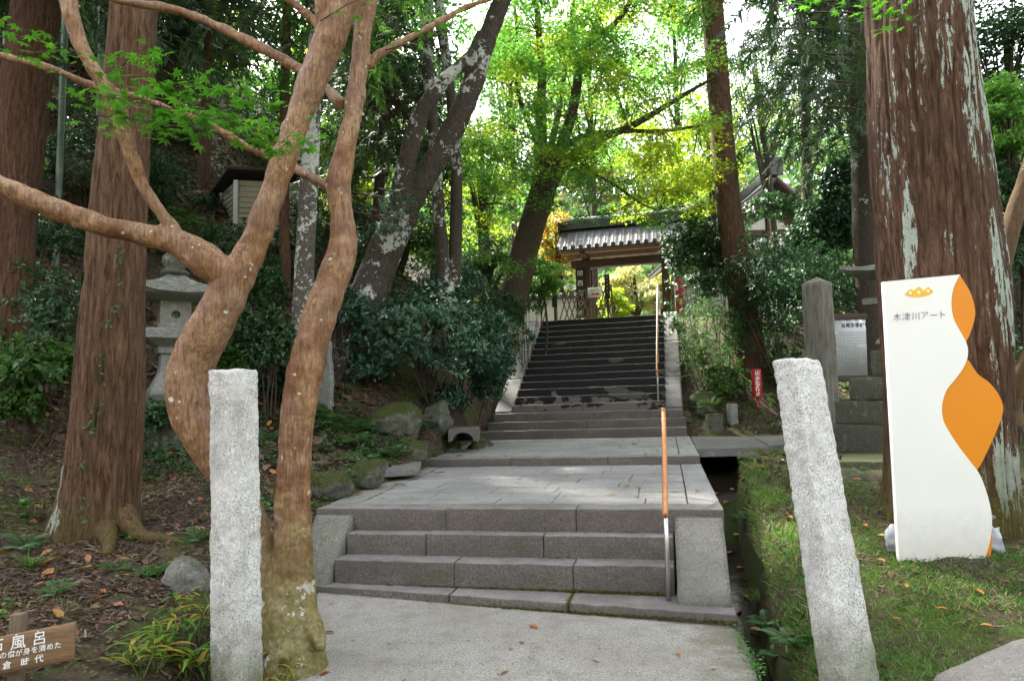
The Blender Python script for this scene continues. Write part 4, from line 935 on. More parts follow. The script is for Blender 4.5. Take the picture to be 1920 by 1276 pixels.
rail('handrail', 'farther handrail climbing the upper stairs', [s_(.80, 9.95, hs(9.95)+.66), s_(.80, 10.0, hs(10)+.75), s_(.80, 10.1, hs(10.1)+.80), s_(.805, 11.5, hs(11.5)+.80), s_(.81, 13, hs(13)+.80), s_(.82, 14.0, hs(14)+.80), s_(.83, 14.6, hs(14.0)+.86), s_(.84, 15.4, hs(14)+.86)],
     [(s_(.80, v, hs(v)-.2), s_(.80, v, hs(v)+.79)) for v in (10.35, 11.75, 13.1)]+[(s_(.83, 14.5, 3.7), s_(.83, 14.5, hs(14)+.85)), (s_(.84, 15.3, 3.7), s_(.84, 15.3, hs(14)+.85))], 'handrails on the stairs', [(s_(.802, 10.9, hs(10.9)+.80), s_(.802, 10.96, hs(10.96)+.80))])
# ------------------------------------------------------------------ white art board
def outline_prism(pts, y, thick, holes=None, lean=0.0):
    """outline given as photo pixels on the plane y; extruded backwards"""
    P = np.array([W(a, b, y) for a, b in pts]); n = len(P); B = P+np.array([0, thick, 0])
    V = np.vstack([P, B]); Fc = [tuple(range(n-1, -1, -1)) if _area(P) > 0 else tuple(range(n)), tuple(range(n, 2*n))]
    Fc += [(i, (i+1) % n, n+(i+1) % n, n+i) for i in range(n)]
    return V, Fc
def _area(P): x, z = P[:, 0], P[:, 2]; return .5*np.sum(x*np.roll(z, -1)-np.roll(x, -1)*z)
def curve2(pts, n=8):
    p = np.array([(a, b, 0) for a, b in pts], float); return [tuple(q[:2]) for q in crom(p, n)]
edge = curve2([(1800, 514.5), (1788, 540), (1784, 568), (1788, 596), (1800, 620), (1811, 640), (1815, 656), (1813, 674), (1804, 693), (1790, 712), (1775, 731), (1767, 756), (1767, 778), (1773, 797), (1793, 830), (1817, 862), (1837, 889), (1852, 929), (1860, 971), (1857, 1011), (1848, 1042), (1836, 1065)])
YB = 4.8
art = thing('art_sign', W(1760, 1055, YB), 'tall white wavy sign board with orange panels, crown emblem and lettering', 'sign board')
obj('board', *outline_prism([(1657, 528)]+edge+[(1800, 1062), (1740, 1056), (1686, 1051)], YB, .035), MT['board_white'], art)
l1 = curve2([(1800, 516), (1819, 547), (1828, 578), (1827, 599), (1819, 625), (1811, 641)])
obj('orange_panel', *outline_prism([e for e in edge if e[1] <= 641][::-1]+l1[1:], YB+.006, .024), MT['board_orange'], art)
l2 = curve2([(1814.5, 672), (1833, 700), (1854, 716), (1870, 735), (1880, 757), (1880, 775), (1871, 801), (1855, 838), (1839, 870), (1829, 884)])
obj('orange_panel', *outline_prism([e for e in edge if 672 <= e[1] <= 880][::-1]+l2[1:], YB+.006, .024), MT['board_orange'], art)
obj('orange_panel', *outline_prism([(1856, 985), (1861, 1010), (1858, 1040), (1838, 1066), (1835, 1060), (1846, 1040), (1855, 1010)], YB+.012, .018), MT['board_orange'], art)
ex = np.array([1, 0, 0]); ez = np.array([0, 0, 1.])
def k4(x, y): return (1480+x/4.252, 500+y/4.252)
crown = curve2([k4(920, 222), k4(942, 196), k4(965, 178), k4(990, 188), k4(1010, 176), k4(1030, 160), k4(1052, 172), k4(1075, 188), k4(1092, 172), k4(1108, 160), k4(1128, 178), k4(1147, 198), k4(1105, 226), k4(1035, 240), k4(965, 236), k4(920, 222)], 4)
obj('crown_emblem', *outline_prism(crown[:-1], YB-.002, .0015), MT['crown_yellow'], art)
for x, y, r in ((966, 208, 11), (1032, 203, 13), (1107, 193, 11)):
    obj('emblem_dot', *outline_prism([k4(x+r*cos(a), y+r*sin(a)) for a in np.linspace(0, 2*pi, 16, endpoint=False)], YB-.0035, .0012), MT['white_print'], art)
def put_text(name, body, mat, parent, center, right, up, width=None, size=None, vertical=False, lift=.003, bold=0.0):
    if len(body) > 1 and not vertical and name != 'title_lettering':
        right = np.asarray(right)/np.linalg.norm(right); n = len(body); pitch = width/n if width else size
        for i, chh in enumerate(body): put_text('character', chh, mat, parent, np.asarray(center)+right*(i-(n-1)/2)*pitch, right, up, size=pitch*.98, lift=lift, bold=bold)
        return
    V, Fc = text_mesh(body, 1.0, vertical, bold)
    lo, hi = V.min(0), V.max(0); V = V-(lo+hi)/2; k = (width/(hi[0]-lo[0])) if width else size
    V = V*k; right = np.asarray(right)/np.linalg.norm(right); up = np.asarray(up)/np.linalg.norm(up); nrm = np.cross(right, up)
    return obj(name, np.asarray(center)+V[:, :1]*right+V[:, 1:2]*up+nrm*lift, Fc, mat, parent)
a, b = W(*k4(822, 402), YB), W(*k4(1258, 378), YB)
put_text('lettering', '木津川アート', MT['ink_navy'], art, (a+b)/2, b-a, ez, width=np.linalg.norm(b-a), lift=.004, bold=-.012)
for lab, px, py, rx, rz, d in (('grey plastic sandbag at the left foot of the white sign board', 1684, 1012, .10, .11, 4.98), ('white plastic sandbag tied with string at the right foot of the white sign board', 1856, 1030, .10, .13, 4.95)):
    c = W(px, py, d); c[2] = max(c[2], Tz(c[0], c[1])+rz*.75); V, Q = boulder((0, 0, 0), (1, 1, 1), int(px), 4, .16)
    V = V+.05*np.sin(V*9+px)[:, [1, 2, 0]]; V = V*np.array([rx, rx*.9, rz])+c
    r = thing('sandbag', c-np.array([0, 0, rz]), lab, 'sandbag', 'sandbags weighing down the sign board'); obj('bag', V, Q, MT['bag'], r, True)
    tobj('tied_neck', tube([c+[.0, 0, rz*.8], c+[.01, 0, rz*1.1], c+[.03, 0, rz*1.35]], [.02, .012, .03], 10, 4), MT['bag'], r)
# ------------------------------------------------------------------ wooden sign in the lower left corner
ws = thing('wooden_sign', W(25, 1300, 3.3), 'small brown wooden sign with white brush lettering at the lower left corner', 'sign')
A, B = W(140, 1167, 3.30), W(-70, 1207, 3.22); Cn, Dn = W(138, 1236, 3.30), W(-70, 1277, 3.22)
rgt = (A-B)/np.linalg.norm(A-B); nb = np.cross(rgt, [0, 0, 1.]); nb /= np.linalg.norm(nb)
P, Q = rbox(np.linalg.norm(A-B), .022, 1, .004, (14, 2, 6)); h = P[:, 2:3]
V = B+P[:, :1]*rgt-P[:, 1:2]*nb+(h-1)*np.array([0, 0, A[2]-Cn[2]]); tobj('board', (rough(V, .0012, 20, 3), Q), MT['sign_wood'], ws, True)
up = np.array([0, 0, 1.])
for body, (px, py), sz in (('石', (-6, 1209), .060), ('風', (35, 1203), .066), ('呂', (75, 1195), .062), ('坊の僧が身を清めた', (51, 1219), None), ('鎌', (-22, 1251), .037), ('倉', (14, 1245), .038), ('時', (48, 1239), .038), ('代', (74, 1233), .038), ('ぶ', (31, 1190), .018), ('ろ', (72, 1184), .018)):
    d = np.interp(px, [-70, 140], [3.22, 3.30]); put_text('lettering', body, MT['white_print'], ws, W(px, py, d), rgt, up, size=sz, width=(.295 if sz is None else None), lift=.004, bold=.012)
for dx in (28,):
    a = W(dx, 1152, 3.32); P, Q = box(a[0]-.028, a[0]+.028, a[1]-.0, a[1]+.05, -.15, a[2], .004, (2, 2, 12)); tobj('stake', (rough(P, .0015, 15, 5), Q), MT['stake_wood'], ws, True)
# ------------------------------------------------------------------ kerb in the lower right corner
a, b = W(1740, 1318, 3.45), W(2250, 1010, 5.2); a[2] = .19; b[2] = .30
dr = (b-a); L = np.linalg.norm(dr); dr /= L; nn = np.array([dr[1], -dr[0], 0]); nn /= np.linalg.norm(nn)
for i in range(3):
    P, Q = rbox(L/3-.012, .30, .32, .06, (12, 4, 3)); P[:, 0] += i*L/3; V = a+P[:, :1]*dr+P[:, 1:2]*nn+(P[:, 2:3]-.28)*up
    o = tobj('kerb', (rough(V, .003, 9, i), Q), MT['kerb'], None, True, kind='structure')
# ------------------------------------------------------------------ stone lanterns
def rings_square(levels, ang, c, n=8, corner=0.0):
    """stack of rounded square rings [(half size, z)] -> quads"""
    V = []; m = 4*n
    for hsz, z in levels:
        for s in range(4):
            for i in range(n):
                t = -1+2*i/n; p = [(t, -1), (1, t), (-t, 1), (-1, -t)][s]; V.append((p[0]*hsz, p[1]*hsz, z))
    V = np.array(V); V[:, :2] = V[:, :2]@rot2(ang).T; L = len(levels)
    Q = np.array([(k*m+i, k*m+(i+1) % m, (k+1)*m+(i+1) % m, (k+1)*m+i) for k in range(L-1) for i in range(m)])
    Fl = Q.tolist()+[list(range(m-1, -1, -1)), list(range((L-1)*m, L*m))]
    return V+np.asarray(c), [tuple(f) for f in Fl]
def lantern(label, c, k, ang, tiers, mat, tier_mat):
    """c ground centre; k scale; tiers: [(half, height)]"""
    c = np.array(c, float); root = thing('stone_lantern', c, label, 'stone lantern', 'stone lanterns'); z = -.1
    for i, (hf, ht) in enumerate(tiers):
        P, Q = rbox(2*hf, 2*hf, ht+(.1 if i == 0 else 0), .02, (10, 10, 4)); P[:, :2] -= hf; P = rough(P, .008, 6, i+3); P[:, :2] = P[:, :2]@rot2(ang).T
        tobj('plinth', (P+c+[0, 0, z], Q), MT[tier_mat], root, True); z += ht+(.1 if i == 0 else 0)
    def ringp(name, lv, n=8):
        V, Fc = rings_square([(a*k, zz*k) for a, zz in lv], ang, c+np.array([0, 0, z]), n); V = rough(V, .004*k, 14, 7)
        return obj(name, V, Fc, MT[mat], root, False)
    ringp('shaft', [(.30, 0), (.29, .06), (.24, .16), (.175, .30), (.16, .42), (.165, .53), (.20, .55), (.20, .63)])
    ringp('platform', [(.20, .631), (.30, .70), (.37, .74), (.375, .84), (.35, .87), (.2, .875)])
    # fire box with round opening on one pair of faces and square opening on the other
    import bmesh
    hb, z0, z1 = .185*k, .876*k, 1.25*k
    bm = bmesh.new()
    for s in range(4):
        R = Matrix.Rotation(ang+s*pi/2, 4, 'Z')
        rnd = s % 2 == 0; N = 24
        hole = [(.055*k*cos(t), .055*k*sin(t)) if rnd else None for t in np.linspace(0, 2*pi, N, endpoint=False)]
        if not rnd:
            hole = []
            for t in np.linspace(0, 2*pi, N, endpoint=False):
                x, y = cos(t), sin(t); m_ = max(abs(x), abs(y)); hole.append((.085*k*x/m_, .10*k*y/m_))
        outr = []
        for t in np.linspace(0, 2*pi, N, endpoint=False):
            x, y = cos(t), sin(t); m_ = max(abs(x), abs(y)); outr.append((hb*x/m_, (z1-z0)/2*y/m_))
        def mk(p, dy): return bm.verts.new(R @ Vector((p[0], -hb+dy, (z0+z1)/2+p[1])))
        O = [mk(p, 0) for p in outr]; I = [mk(p, 0) for p in hole]; I2 = [mk(p, .09*k) for p in hole]
        for i in range(N):
            j = (i+1) % N; bm.faces.new((O[i], O[j], I[j], I[i])); bm.faces.new((I[i], I[j], I2[j], I2[i]))
        bm.faces.new(I2)
    me = bpy.data.meshes.new('fire_box'); bm.to_mesh(me); bm.free(); me.materials.append(MT[mat])
    o = bpy.data.objects.new('fire_box', me); COL.objects.link(o); o.parent = root; o.location = (0, 0, z)
    # roof with upturned corners
    n = 14; prof = [(.10, 1.62), (.16, 1.56), (.24, 1.50), (.34, 1.44), (.44, 1.405), (.50, 1.40), (.505, 1.33), (.44, 1.30), (.2, 1.25)]
    V = []
    for hf, zz in prof:
        for s in range(4):
            for i in range(n):
                t = -1+2*i/n; p = [(t, -1), (1, t), (-t, 1), (-1, -t)][s]
                up_ = .10*(abs(t)**3)*(min(hf, .5)/.5)**3; V.append((p[0]*hf*(1+.03*abs(t)**4), p[1]*hf*(1+.03*abs(t)**4), zz+up_*(1 if zz > 1.31 else .6)))
    V = np.array(V)*k; V[:, :2] = V[:, :2]@rot2(ang).T; m = 4*n
    Fc = [(a*m+i, (a+1)*m+i, (a+1)*m+(i+1) % m, a*m+(i+1) % m) for a in range(len(prof)-1) for i in range(m)]+[tuple(range(m)), tuple(range((len(prof)-1)*m, len(prof)*m))[::-1]]
    obj('roof', rough(V, .006*k, 9, 2)+c+[0, 0, z], Fc, MT[mat], root, False)
    lv = [(.10, 1.60), (.17, 1.63), (.18, 1.67), (.12, 1.70), (.13, 1.74), (.165, 1.80), (.15, 1.88), (.08, 1.95), (.015, 2.0)]
    th = np.linspace(0, 2*pi, 20, endpoint=False); V = np.array([(a*cos(t), a*sin(t), zz) for a, zz in lv for t in th])*k
    Fc = [(a*20+i, a*20+(i+1) % 20, (a+1)*20+(i+1) % 20, (a+1)*20+i) for a in range(len(lv)-1) for i in range(20)]+[tuple(range((len(lv)-1)*20, len(lv)*20))]
    obj('jewel', rough(V, .012*k, 8, 5)+c+[0, 0, z], Fc, MT['old_stone'], root, True)
    return root
gl = W(322, 800, 9.0); zg = 1.12
lantern('stone lantern with upturned roof on the left bank behind the orange tree', (gl[0], 9.0, zg), .98, radians(33), [(.62, .26), (.48, .34)], 'lantern', 'old_stone')
gr_ = W(1760, 850, 9.6); zr = min(Tz(gr_[0], 9.6), .8)
rl = lantern('large stone lantern on dark stepped plinths, mostly hidden by the huge cedar', (gr_[0], 9.9, zr), 1.42, radians(40), [], 'lantern', 'old_stone')
for o in rl.children: o.location[2] += 0
zt_ = 0
for o in list(rl.children): o.scale[2] = .55; o.location[2] = o.location[2]*.55+1.56
for hf, ht in ((.90, .34), (.84, .34), (.68, .35), (.45, .40)):
    P, Q = rbox(2*hf, 2*hf, ht+(.1 if zt_ == 0 else -.003), .02, (12, 12, 4)); P[:, :2] -= hf; P[:, 2] -= (.1 if zt_ == 0 else 0); P = rough(P, .01, 6, int(hf*9)); P[:, :2] = P[:, :2]@rot2(radians(8)).T
    tobj('plinth', (P+np.array(rl.location)+[0, 0, zt_], Q), MT['old_stone'], rl, True); zt_ += ht
# ------------------------------------------------------------------ information board
YI, KI = 14.8, 1.2; x0, x1 = W(1561, 650, YI)[0], W(1561, 650, YI)[0]+1.62*KI; zt, zb = W(1561, 600, YI)[2], W(1561, 704, YI)[2]
ib = thing('information_board', ((x0+x1)/2, YI, D(1640, YI)[2]), 'white information board in a dark wooden frame between the pillar and the huge cedar', 'information board')
tobj('panel', box(x0, x1, YI-.02, YI+.01, zb, zt), MT['info_white'], ib)
tobj('rail', box(x0-.12, x1+.12, YI-.05, YI+.04, zt+.003, zt+.13, .01, (6, 1, 1)), MT['info_frame'], ib); tobj('rail', box(x0-.12, x1+.12, YI-.05, YI+.04, zb-.13, zb-.003, .01, (6, 1, 1)), MT['info_frame'], ib)
for x in (x0-.10, x1+.02): tobj('post', box(x, x+.09, YI-.04, YI+.03, D(1640, YI)[2]-.3, zt+.1, .01), MT['info_frame'], ib)
tl = .545
put_text('title_lettering', '当尾京都府歴史的自然環境保全地域', MT['ink_black'], ib, (x0+.85*KI, YI-.02, zt-.10*KI), ex, ez, width=1.36*KI, lift=.003, bold=.02)
RL = np.random.default_rng(3)
def dash_lines(xa, xb, ztop, rows, dz, ch, hh_):
    Vs, Fs = [], []
    for r in range(rows):
        x = xa+(ch*2 if r in (0, 6) else 0); xe = xb-(RL.uniform(.2, .5)*(xb-xa) if r in (5, rows-1) else 0)
        while x < xe:
            for q in range(3):
                w_ = ch*RL.uniform(.4, .85); h_ = hh_*RL.uniform(.12, .3); zz = ztop-r*dz+hh_*(q*.42-.45)+RL.uniform(-.1, .1)*hh_
                k = len(Vs); Vs += [(x, YI-.023, zz), (x+w_, YI-.023, zz), (x+w_, YI-.023, zz+h_), (x, YI-.023, zz+h_)]; Fs.append((k, k+1, k+2, k+3))
            x += ch*1.12
    return np.array(Vs), Fs
obj('body_lettering', *dash_lines(x0+.05*KI, x0+.69*KI, zt-.235*KI, 12, .0485*KI, .024*KI, .028*KI), MT['ink_grey'], ib, kind='stuff')
obj('body_lettering', *dash_lines(x0+.12*KI, x0+.6*KI, zt-.81*KI, 3, .045*KI, .022*KI, .024*KI), MT['ink_grey'], ib, kind='stuff')
for pts in ([(.84, -.13), (.87, -.20), (.92, -.26), (.94, -.33), (.97, -.42)], [(.80, -.35), (.85, -.33), (.93, -.34), (1.02, -.38), (1.1, -.36), (1.3, -.4), (1.45, -.36)], [(.83, -.45), (.86, -.56), (.92, -.62), (.98, -.58), (1.1, -.66), (1.2, -.6), (1.35, -.7)]):
    Pp = np.array([(x0+a*KI, YI-.022, zt+b*KI) for a, b in pts]); tobj('map_line', tube(Pp, [.003]*len(Pp), 5, 5, False), MT['ink_grey'], ib)
# ------------------------------------------------------------------ red fire prevention marker
cp_ = D(1418, 14.9); YC = 14.9; rc = .104; za, zb2 = W(1418, 692, YC)[2], W(1418, 745, YC)[2]
fm = thing('fire_marker', cp_, 'red cylindrical fire prevention marker with white characters on a thin post', 'warning sign')
tobj('cylinder', tube([[cp_[0], YC, zb2], [cp_[0], YC, zb2+.01], [cp_[0], YC, za-.01], [cp_[0], YC, za]], [rc*.97, rc, rc, rc*.97], 28, 1), MT['red'], fm)
tobj('post', tube([[cp_[0], YC, cp_[2]-.2], [cp_[0], YC, zb2]], [.022, .022], 10, 1), MT['red'], fm)
for i, ch in enumerate('山火事防止'):
    V, Fc = text_mesh(ch, 1.0, False, .03); V = V-(V.min(0)+V.max(0))/2; V *= .108; th = V[:, 0]/rc; zz = za-.085-i*.111
    obj('character', np.column_stack([cp_[0]-.01+(rc+.003)*np.sin(th), YC-(rc+.003)*np.cos(th), zz+V[:, 1]]), Fc, MT['white_print'], fm)
# ------------------------------------------------------------------ small marker stones, boulders, slabs
def stone_block(label, c, dx, dy, h, ang, mat, seed, cat='stone', name='marker_stone', group=None):
    P, Q = rbox(dx, dy, h+.2, .015, (5, 4, 8)); P -= np.array([dx/2, dy/2, .2]); P = rough(P, .008, 9, seed); P[:, :2] = P[:, :2]@rot2(ang).T
    root = tobj(name, (P, Q), MT[mat], None, True); root.location = [float(v) for v in c]; return tag(root, label, cat, group)
stone_block('small upright inscribed stone stub below the red marker', D(1370, 14.45), .17, .16, .42, .2, 'lantern', 4)
stone_block('squat mossy block beside the end of the upper landing', D(1335, 14.15), .29, .24, .33, .1, 'rock_moss', 6)
st = D(607, 10.6); mz = W(607, 640, 10.6)[2]
V, Fc = prism([(-.16, -.08), (.15, -.09), (.17, .08), (-.15, .09)], 0, mz-st[2]+.1); V, Q = rbox(.30, .16, mz-st[2]+.2, .03, (8, 4, 16)); V -= [.15, .08, .2]; V[:, 0] *= 1-.22*sstep(.3, 1.0, V[:, 2]/(mz-st[2])); V = rough(V, .012, 6, 8)
ins = thing('inscribed_stone', st, 'upright inscribed stone half hidden behind the right orange stem', 'stone'); tobj('slab', (V+st, Q), MT['lantern'], ins, True)
put_text('character', '淳', MT['ink_black'], ins, st+[.03, -.10, mz-st[2]-.33], ex, ez, size=.12, lift=.004)
NB = 0
def rock(label, px, py, rpx, rpy, d, mat='rock_moss', seed=None, group=None, sub=4, ry=None, amp=.22):
    global NB; NB += 1
    c = W(px, py, d); rad = (rpx*d/F, (ry if ry else rpx*.85)*d/F, rpy*d/F); gz = Tz(c[0], c[1]); c[2] = min(c[2], gz+.45*rad[2]) if gz < c[2] else c[2]; V, Q = boulder((0, 0, 0), rad, seed or NB*3, sub, amp)
    o = obj('boulder', V, Q, MT[mat], None, True); o.location = [float(v) for v in c]; tag(o, label, 'boulder', group); return o
GL = 'stones along the left side of the landings'
rock('large rounded boulder cushioned with moss, left of the upper landing', 742, 795, 46, 42, 10.6, seed=4, group=GL)
rock('mossy boulder in front of the large rounded one, with ferns round it', 772, 845, 34, 30, 9.9, seed=9, group=GL)
rock('angular brownish rock near the foot of the left cheek slab', 893, 797, 24, 20, 12.3, 'rock_moss', 12, GL)
rock('dark rock behind the brownish one, under the big shrub', 905, 768, 20, 24, 12.8, 'old_stone', 14, GL)
rock('tall dark stone between the mossy boulder and the drain', 820, 780, 28, 34, 11.4, 'old_stone', 17, GL)
rock('stone leaning beside the drain mouth', 848, 790, 16, 34, 11.9, 'old_stone', 19, GL)
rock('low mossy stone in the edging by the flat slab', 690, 890, 40, 34, 7.9, seed=21, group=GL)
rock('square mossy stone of the edging beside the right orange stem', 612, 892, 46, 36, 7.2, seed=24, group=GL)
rock('small dark edging stone behind the orange stem', 545, 905, 34, 30, 7.0, seed=26, group=GL)
rock('slanting stone of the edging under the flat slab', 748, 893, 26, 26, 8.0, 'rock', 28, GL)
rock('small stone close to the landing, under the flat slab', 772, 880, 16, 16, 8.3, 'rock', 33, GL)
rock('flat little mossy stone behind the flat slab', 660, 845, 36, 12, 9.0, seed=35, group=GL)
rock('lowest edging stone beside the left cheek', 655, 925, 30, 16, 6.9, 'rock_moss', 37, GL)
rock('flat grey rock on the bank left of the granite post', 348, 1105, 52, 58, 5.0, 'rock', 41, amp=.12)
rock('mossy stone left of the squat mossy block', 1322, 765, 20, 18, 14.8, 'rock_moss', 43)
rock('round grey stone under the grass tuft by the right cheek slab', 1318, 752, 26, 20, 15.1, 'rock_moss', 44)
rock('small yellowish stone at the foot of the right cheek slab', 1284, 775, 13, 14, 14.6, 'rock_moss', 46)
GR_ = 'mossy stones behind the grassy bank'
for i, (px, py, rx, ry, d, lab) in enumerate(((1500, 908, 30, 22, 6.9, 'mossy stone just left of the leaning granite post'), (1420, 842, 22, 10, 9.0, 'leftmost flat mossy stone along the side path edge'), (1455, 838, 20, 12, 9.1, 'second mossy stone along the side path edge, by the leaning post'), (1405, 856, 24, 10, 8.6, 'low stone at the end of the bridge slab'), (1590, 905, 36, 26, 7.4, 'dark mossy rock right of the leaning post, under the ledge'), (1640, 930, 34, 20, 6.9, 'dark rock among the roots at the left foot of the huge cedar'), (1560, 940, 22, 20, 6.8, 'half buried rock right of the leaning post'))):
    rock(lab, px, py, rx, ry, d, 'rock_moss' if i < 4 else 'old_stone', 50+i, GR_)
# flat slabs
def slab(label, pts, h, thick, mat, group=None):
    V, Fc = prism([tuple(W(a, b, d)[:2]) for a, b, d in pts], h-thick, h); c = np.append(V[:, :2].mean(0), h-thick)
    o = obj('stone_slab', V-c, Fc, MT[mat], None, False); o.location = c; b = o.modifiers.new('b', 'BEVEL'); b.width = .012; b.segments = 2; return tag(o, label, 'stone slab', group)
slab('flat grey slab bridging from the edging stones to the upper landing', [(695, 856, 8.35), (784, 858, 8.62), (790, 845, 9.6), (690, 845, 9.4)], .745, .085, 'slab_stone')
slab('mossy stone ledge below the stepped plinth', [(1575, 870, 7.9), (1668, 868, 7.8), (1680, 850, 8.9), (1580, 850, 8.9)], .80, .14, 'old_stone')
# drain mouth
dm = thing('drain_mouth', W(868, 832, 11.2), 'dark concrete drain mouth left of the lowest wide step', 'drain')
c = W(868, 820, 11.2); th = np.linspace(0, pi, 13)
inn = [(.17*cos(t), .13*sin(t)) for t in th]; out = [(.24, -.02)]+[(.24*max(-1, min(1, 1.3*cos(t))), .20*min(1, 1.5*sin(t))) for t in th[1:-1]]+[(-.24, -.02)]
Vv = []; Ff = []
for yy in (0, .8):
    for p in inn: Vv.append((c[0]+p[0], c[1]+yy, c[2]-.05+p[1]))
    for p in out: Vv.append((c[0]+p[0], c[1]+yy, c[2]-.05+p[1]))
for i in range(12):
    Ff += [(i, i+1, 14+i, 13+i), (26+i, 27+i, i+1, i), (39+i, 13+i, 14+i, 40+i)]
obj('pipe', np.array(Vv), Ff, MT['pipe_dark'], dm)
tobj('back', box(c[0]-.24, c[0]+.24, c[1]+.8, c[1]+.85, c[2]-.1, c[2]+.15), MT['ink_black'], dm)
# ------------------------------------------------------------------ small shed on the slope
sh = thing('shed', W(445, 412, 15.0), 'small pale shed with clapboard wall and dark roof up on the left slope', 'shed')
K = W(443, 380, 14.8); zt, zb = W(443, 338, 14.8)[2], W(443, 420, 14.8)[2]-.6
d1 = np.array([cos(radians(12)), sin(radians(12)), 0]); d2 = np.array([-sin(radians(38)), cos(radians(38)), 0]); Lr, Ll = 1.35, 1.15
nB = 13; hb = (zt-zb)/nB
for k in range(nB):
    z0 = zb+k*hb
    for dd, LL, nn in ((d1, Lr, -d2), (d2, Ll, -d1)):
        o0 = K+dd*.06; o0[2] = 0; e = o0+dd*(LL-.1); oo = nn*.022
        V = np.array([o0+oo+ez*z0, e+oo+ez*z0, e+ez*(z0+hb*1.02), o0+ez*(z0+hb*1.02), o0+ez*z0-nn*.03, e+ez*z0-nn*.03, e-nn*.03+ez*(z0+hb), o0-nn*.03+ez*(z0+hb)])
        obj('clapboard', V, [(0, 1, 2, 3), (5, 4, 7, 6), (1, 5, 6, 2), (4, 0, 3, 7), (3, 2, 6, 7), (4, 5, 1, 0)], MT['shed_wall'], sh)
for p in (K, K+d1*Lr, K+d2*Ll, K+d1*Lr+d2*Ll):
    tobj('corner_post', box(p[0]-.05, p[0]+.05, p[1]-.05, p[1]+.05, zb-.5, zt, .006), MT['shed_post'], sh)
q = [K-d1*.25-d2*.25, K+d1*(Lr+.25)-d2*.25, K+d1*(Lr+.25)+d2*(Ll+.25), K-d1*.25+d2*(Ll+.25)]
V = np.array([[p[0], p[1], zt+.02+(.16 if i in (0, 1) else -.05)] for i, p in enumerate(q)]+[[p[0], p[1], zt+.08+(.16 if i in (0, 1) else -.05)] for i, p in enumerate(q)])
obj('roof', V, [(3, 2, 1, 0), (4, 5, 6, 7), (0, 1, 5, 4), (1, 2, 6, 5), (2, 3, 7, 6), (3, 0, 4, 7)], MT['shed_roof'], sh)
# ------------------------------------------------------------------ temple gate
GV, GH = 18.6, 3.75
gate = thing('temple_gate', S(-.37, GV, GH), 'tiled wooden temple gate at the head of the stairs', 'gate')
def sbox(name, u0, u1, v0, v1, h0, h1, mat, parent=gate, r=.008, n=(1, 1, 1), **k):
    P, Q = rbox(u1-u0, v1-v0, h1-h0, r, n); P = P+np.array([u0, v0, h0]); return tobj(name, (S(P[:, 0], P[:, 1], P[:, 2]), Q), MT[mat], parent, False, **k)
gl_, gr2 = -1.66, 1.02
for u in (gl_, gr2):
    sbox('post', u-.13, u+.13, GV-.13, GV+.13, GH-.15, 6.42, 'gate_dark'); sbox('rear_post', u-.09, u+.09, GV+1.05, GV+1.23, GH-.15, 6.2, 'gate_dark'); sbox('tie_beam', u-.05, u+.05, GV+.131, GV+1.049, 5.4, 5.55, 'gate_dark')
    sbox('post_foot', u-.19, u+.19, GV-.19, GV+.19, GH-.1, GH+.1, 'slab_stone')
    sbox('bracket', u-.08, u+.08, GV-1.0, GV-.14, 6.36, 6.50, 'gate_dark')
sbox('lintel', gl_-.5, gr2+.5, GV-.18, GV+.12, 6.05, 6.32, 'gate_dark'); sbox('upper_beam', gl_-.6, gr2+.6, GV-.09, GV+.09, 6.43, 6.60, 'gate_mid')
sbox('eave_beam', gl_-.75, gr2+.75, GV-.98, GV-.86, 6.40, 6.52, 'gate_mid'); sbox('rear_eave_beam', gl_-.75, gr2+.75, GV+.86, GV+.98, 6.36, 6.48, 'gate_pale')
GE, GR0, GR1 = 1.28, 6.50, 7.46            # eave reach, eave height, height at ridge foot
prof = lambda t: GR0+(GR1-GR0)*(t**1.12)+.0          # t 0 at eave, 1 at ridge
UL, UR_ = -2.52, 1.95
def roofstrip(name, u0, u1, t0, t1, side, lift0, lift1, mat, n=6, thick=.03, **k):
    ts = np.linspace(t0, t1, n+1); V = []
    for t in ts:
        v = GV+side*(GE*(1-t)); h = prof(t)
        for (u, dh) in ((u0, lift0), (u1, lift0), (u1, lift0-thick), (u0, lift0-thick)): V.append(S(u, v, h+dh+lift1*(t-t0)/(t1-t0)))
    V = np.array(V).reshape(-1, 3); Fq = []
    for i in range(n):
        b = i*4
        for j in range(4): Fq.append((b+j, b+(j+1) % 4, b+4+(j+1) % 4, b+4+j))
    Fq += [(0, 1, 2, 3), (n*4+3, n*4+2, n*4+1, n*4)]
    return obj(name, V, Fq, MT[mat], gate, False, **k)
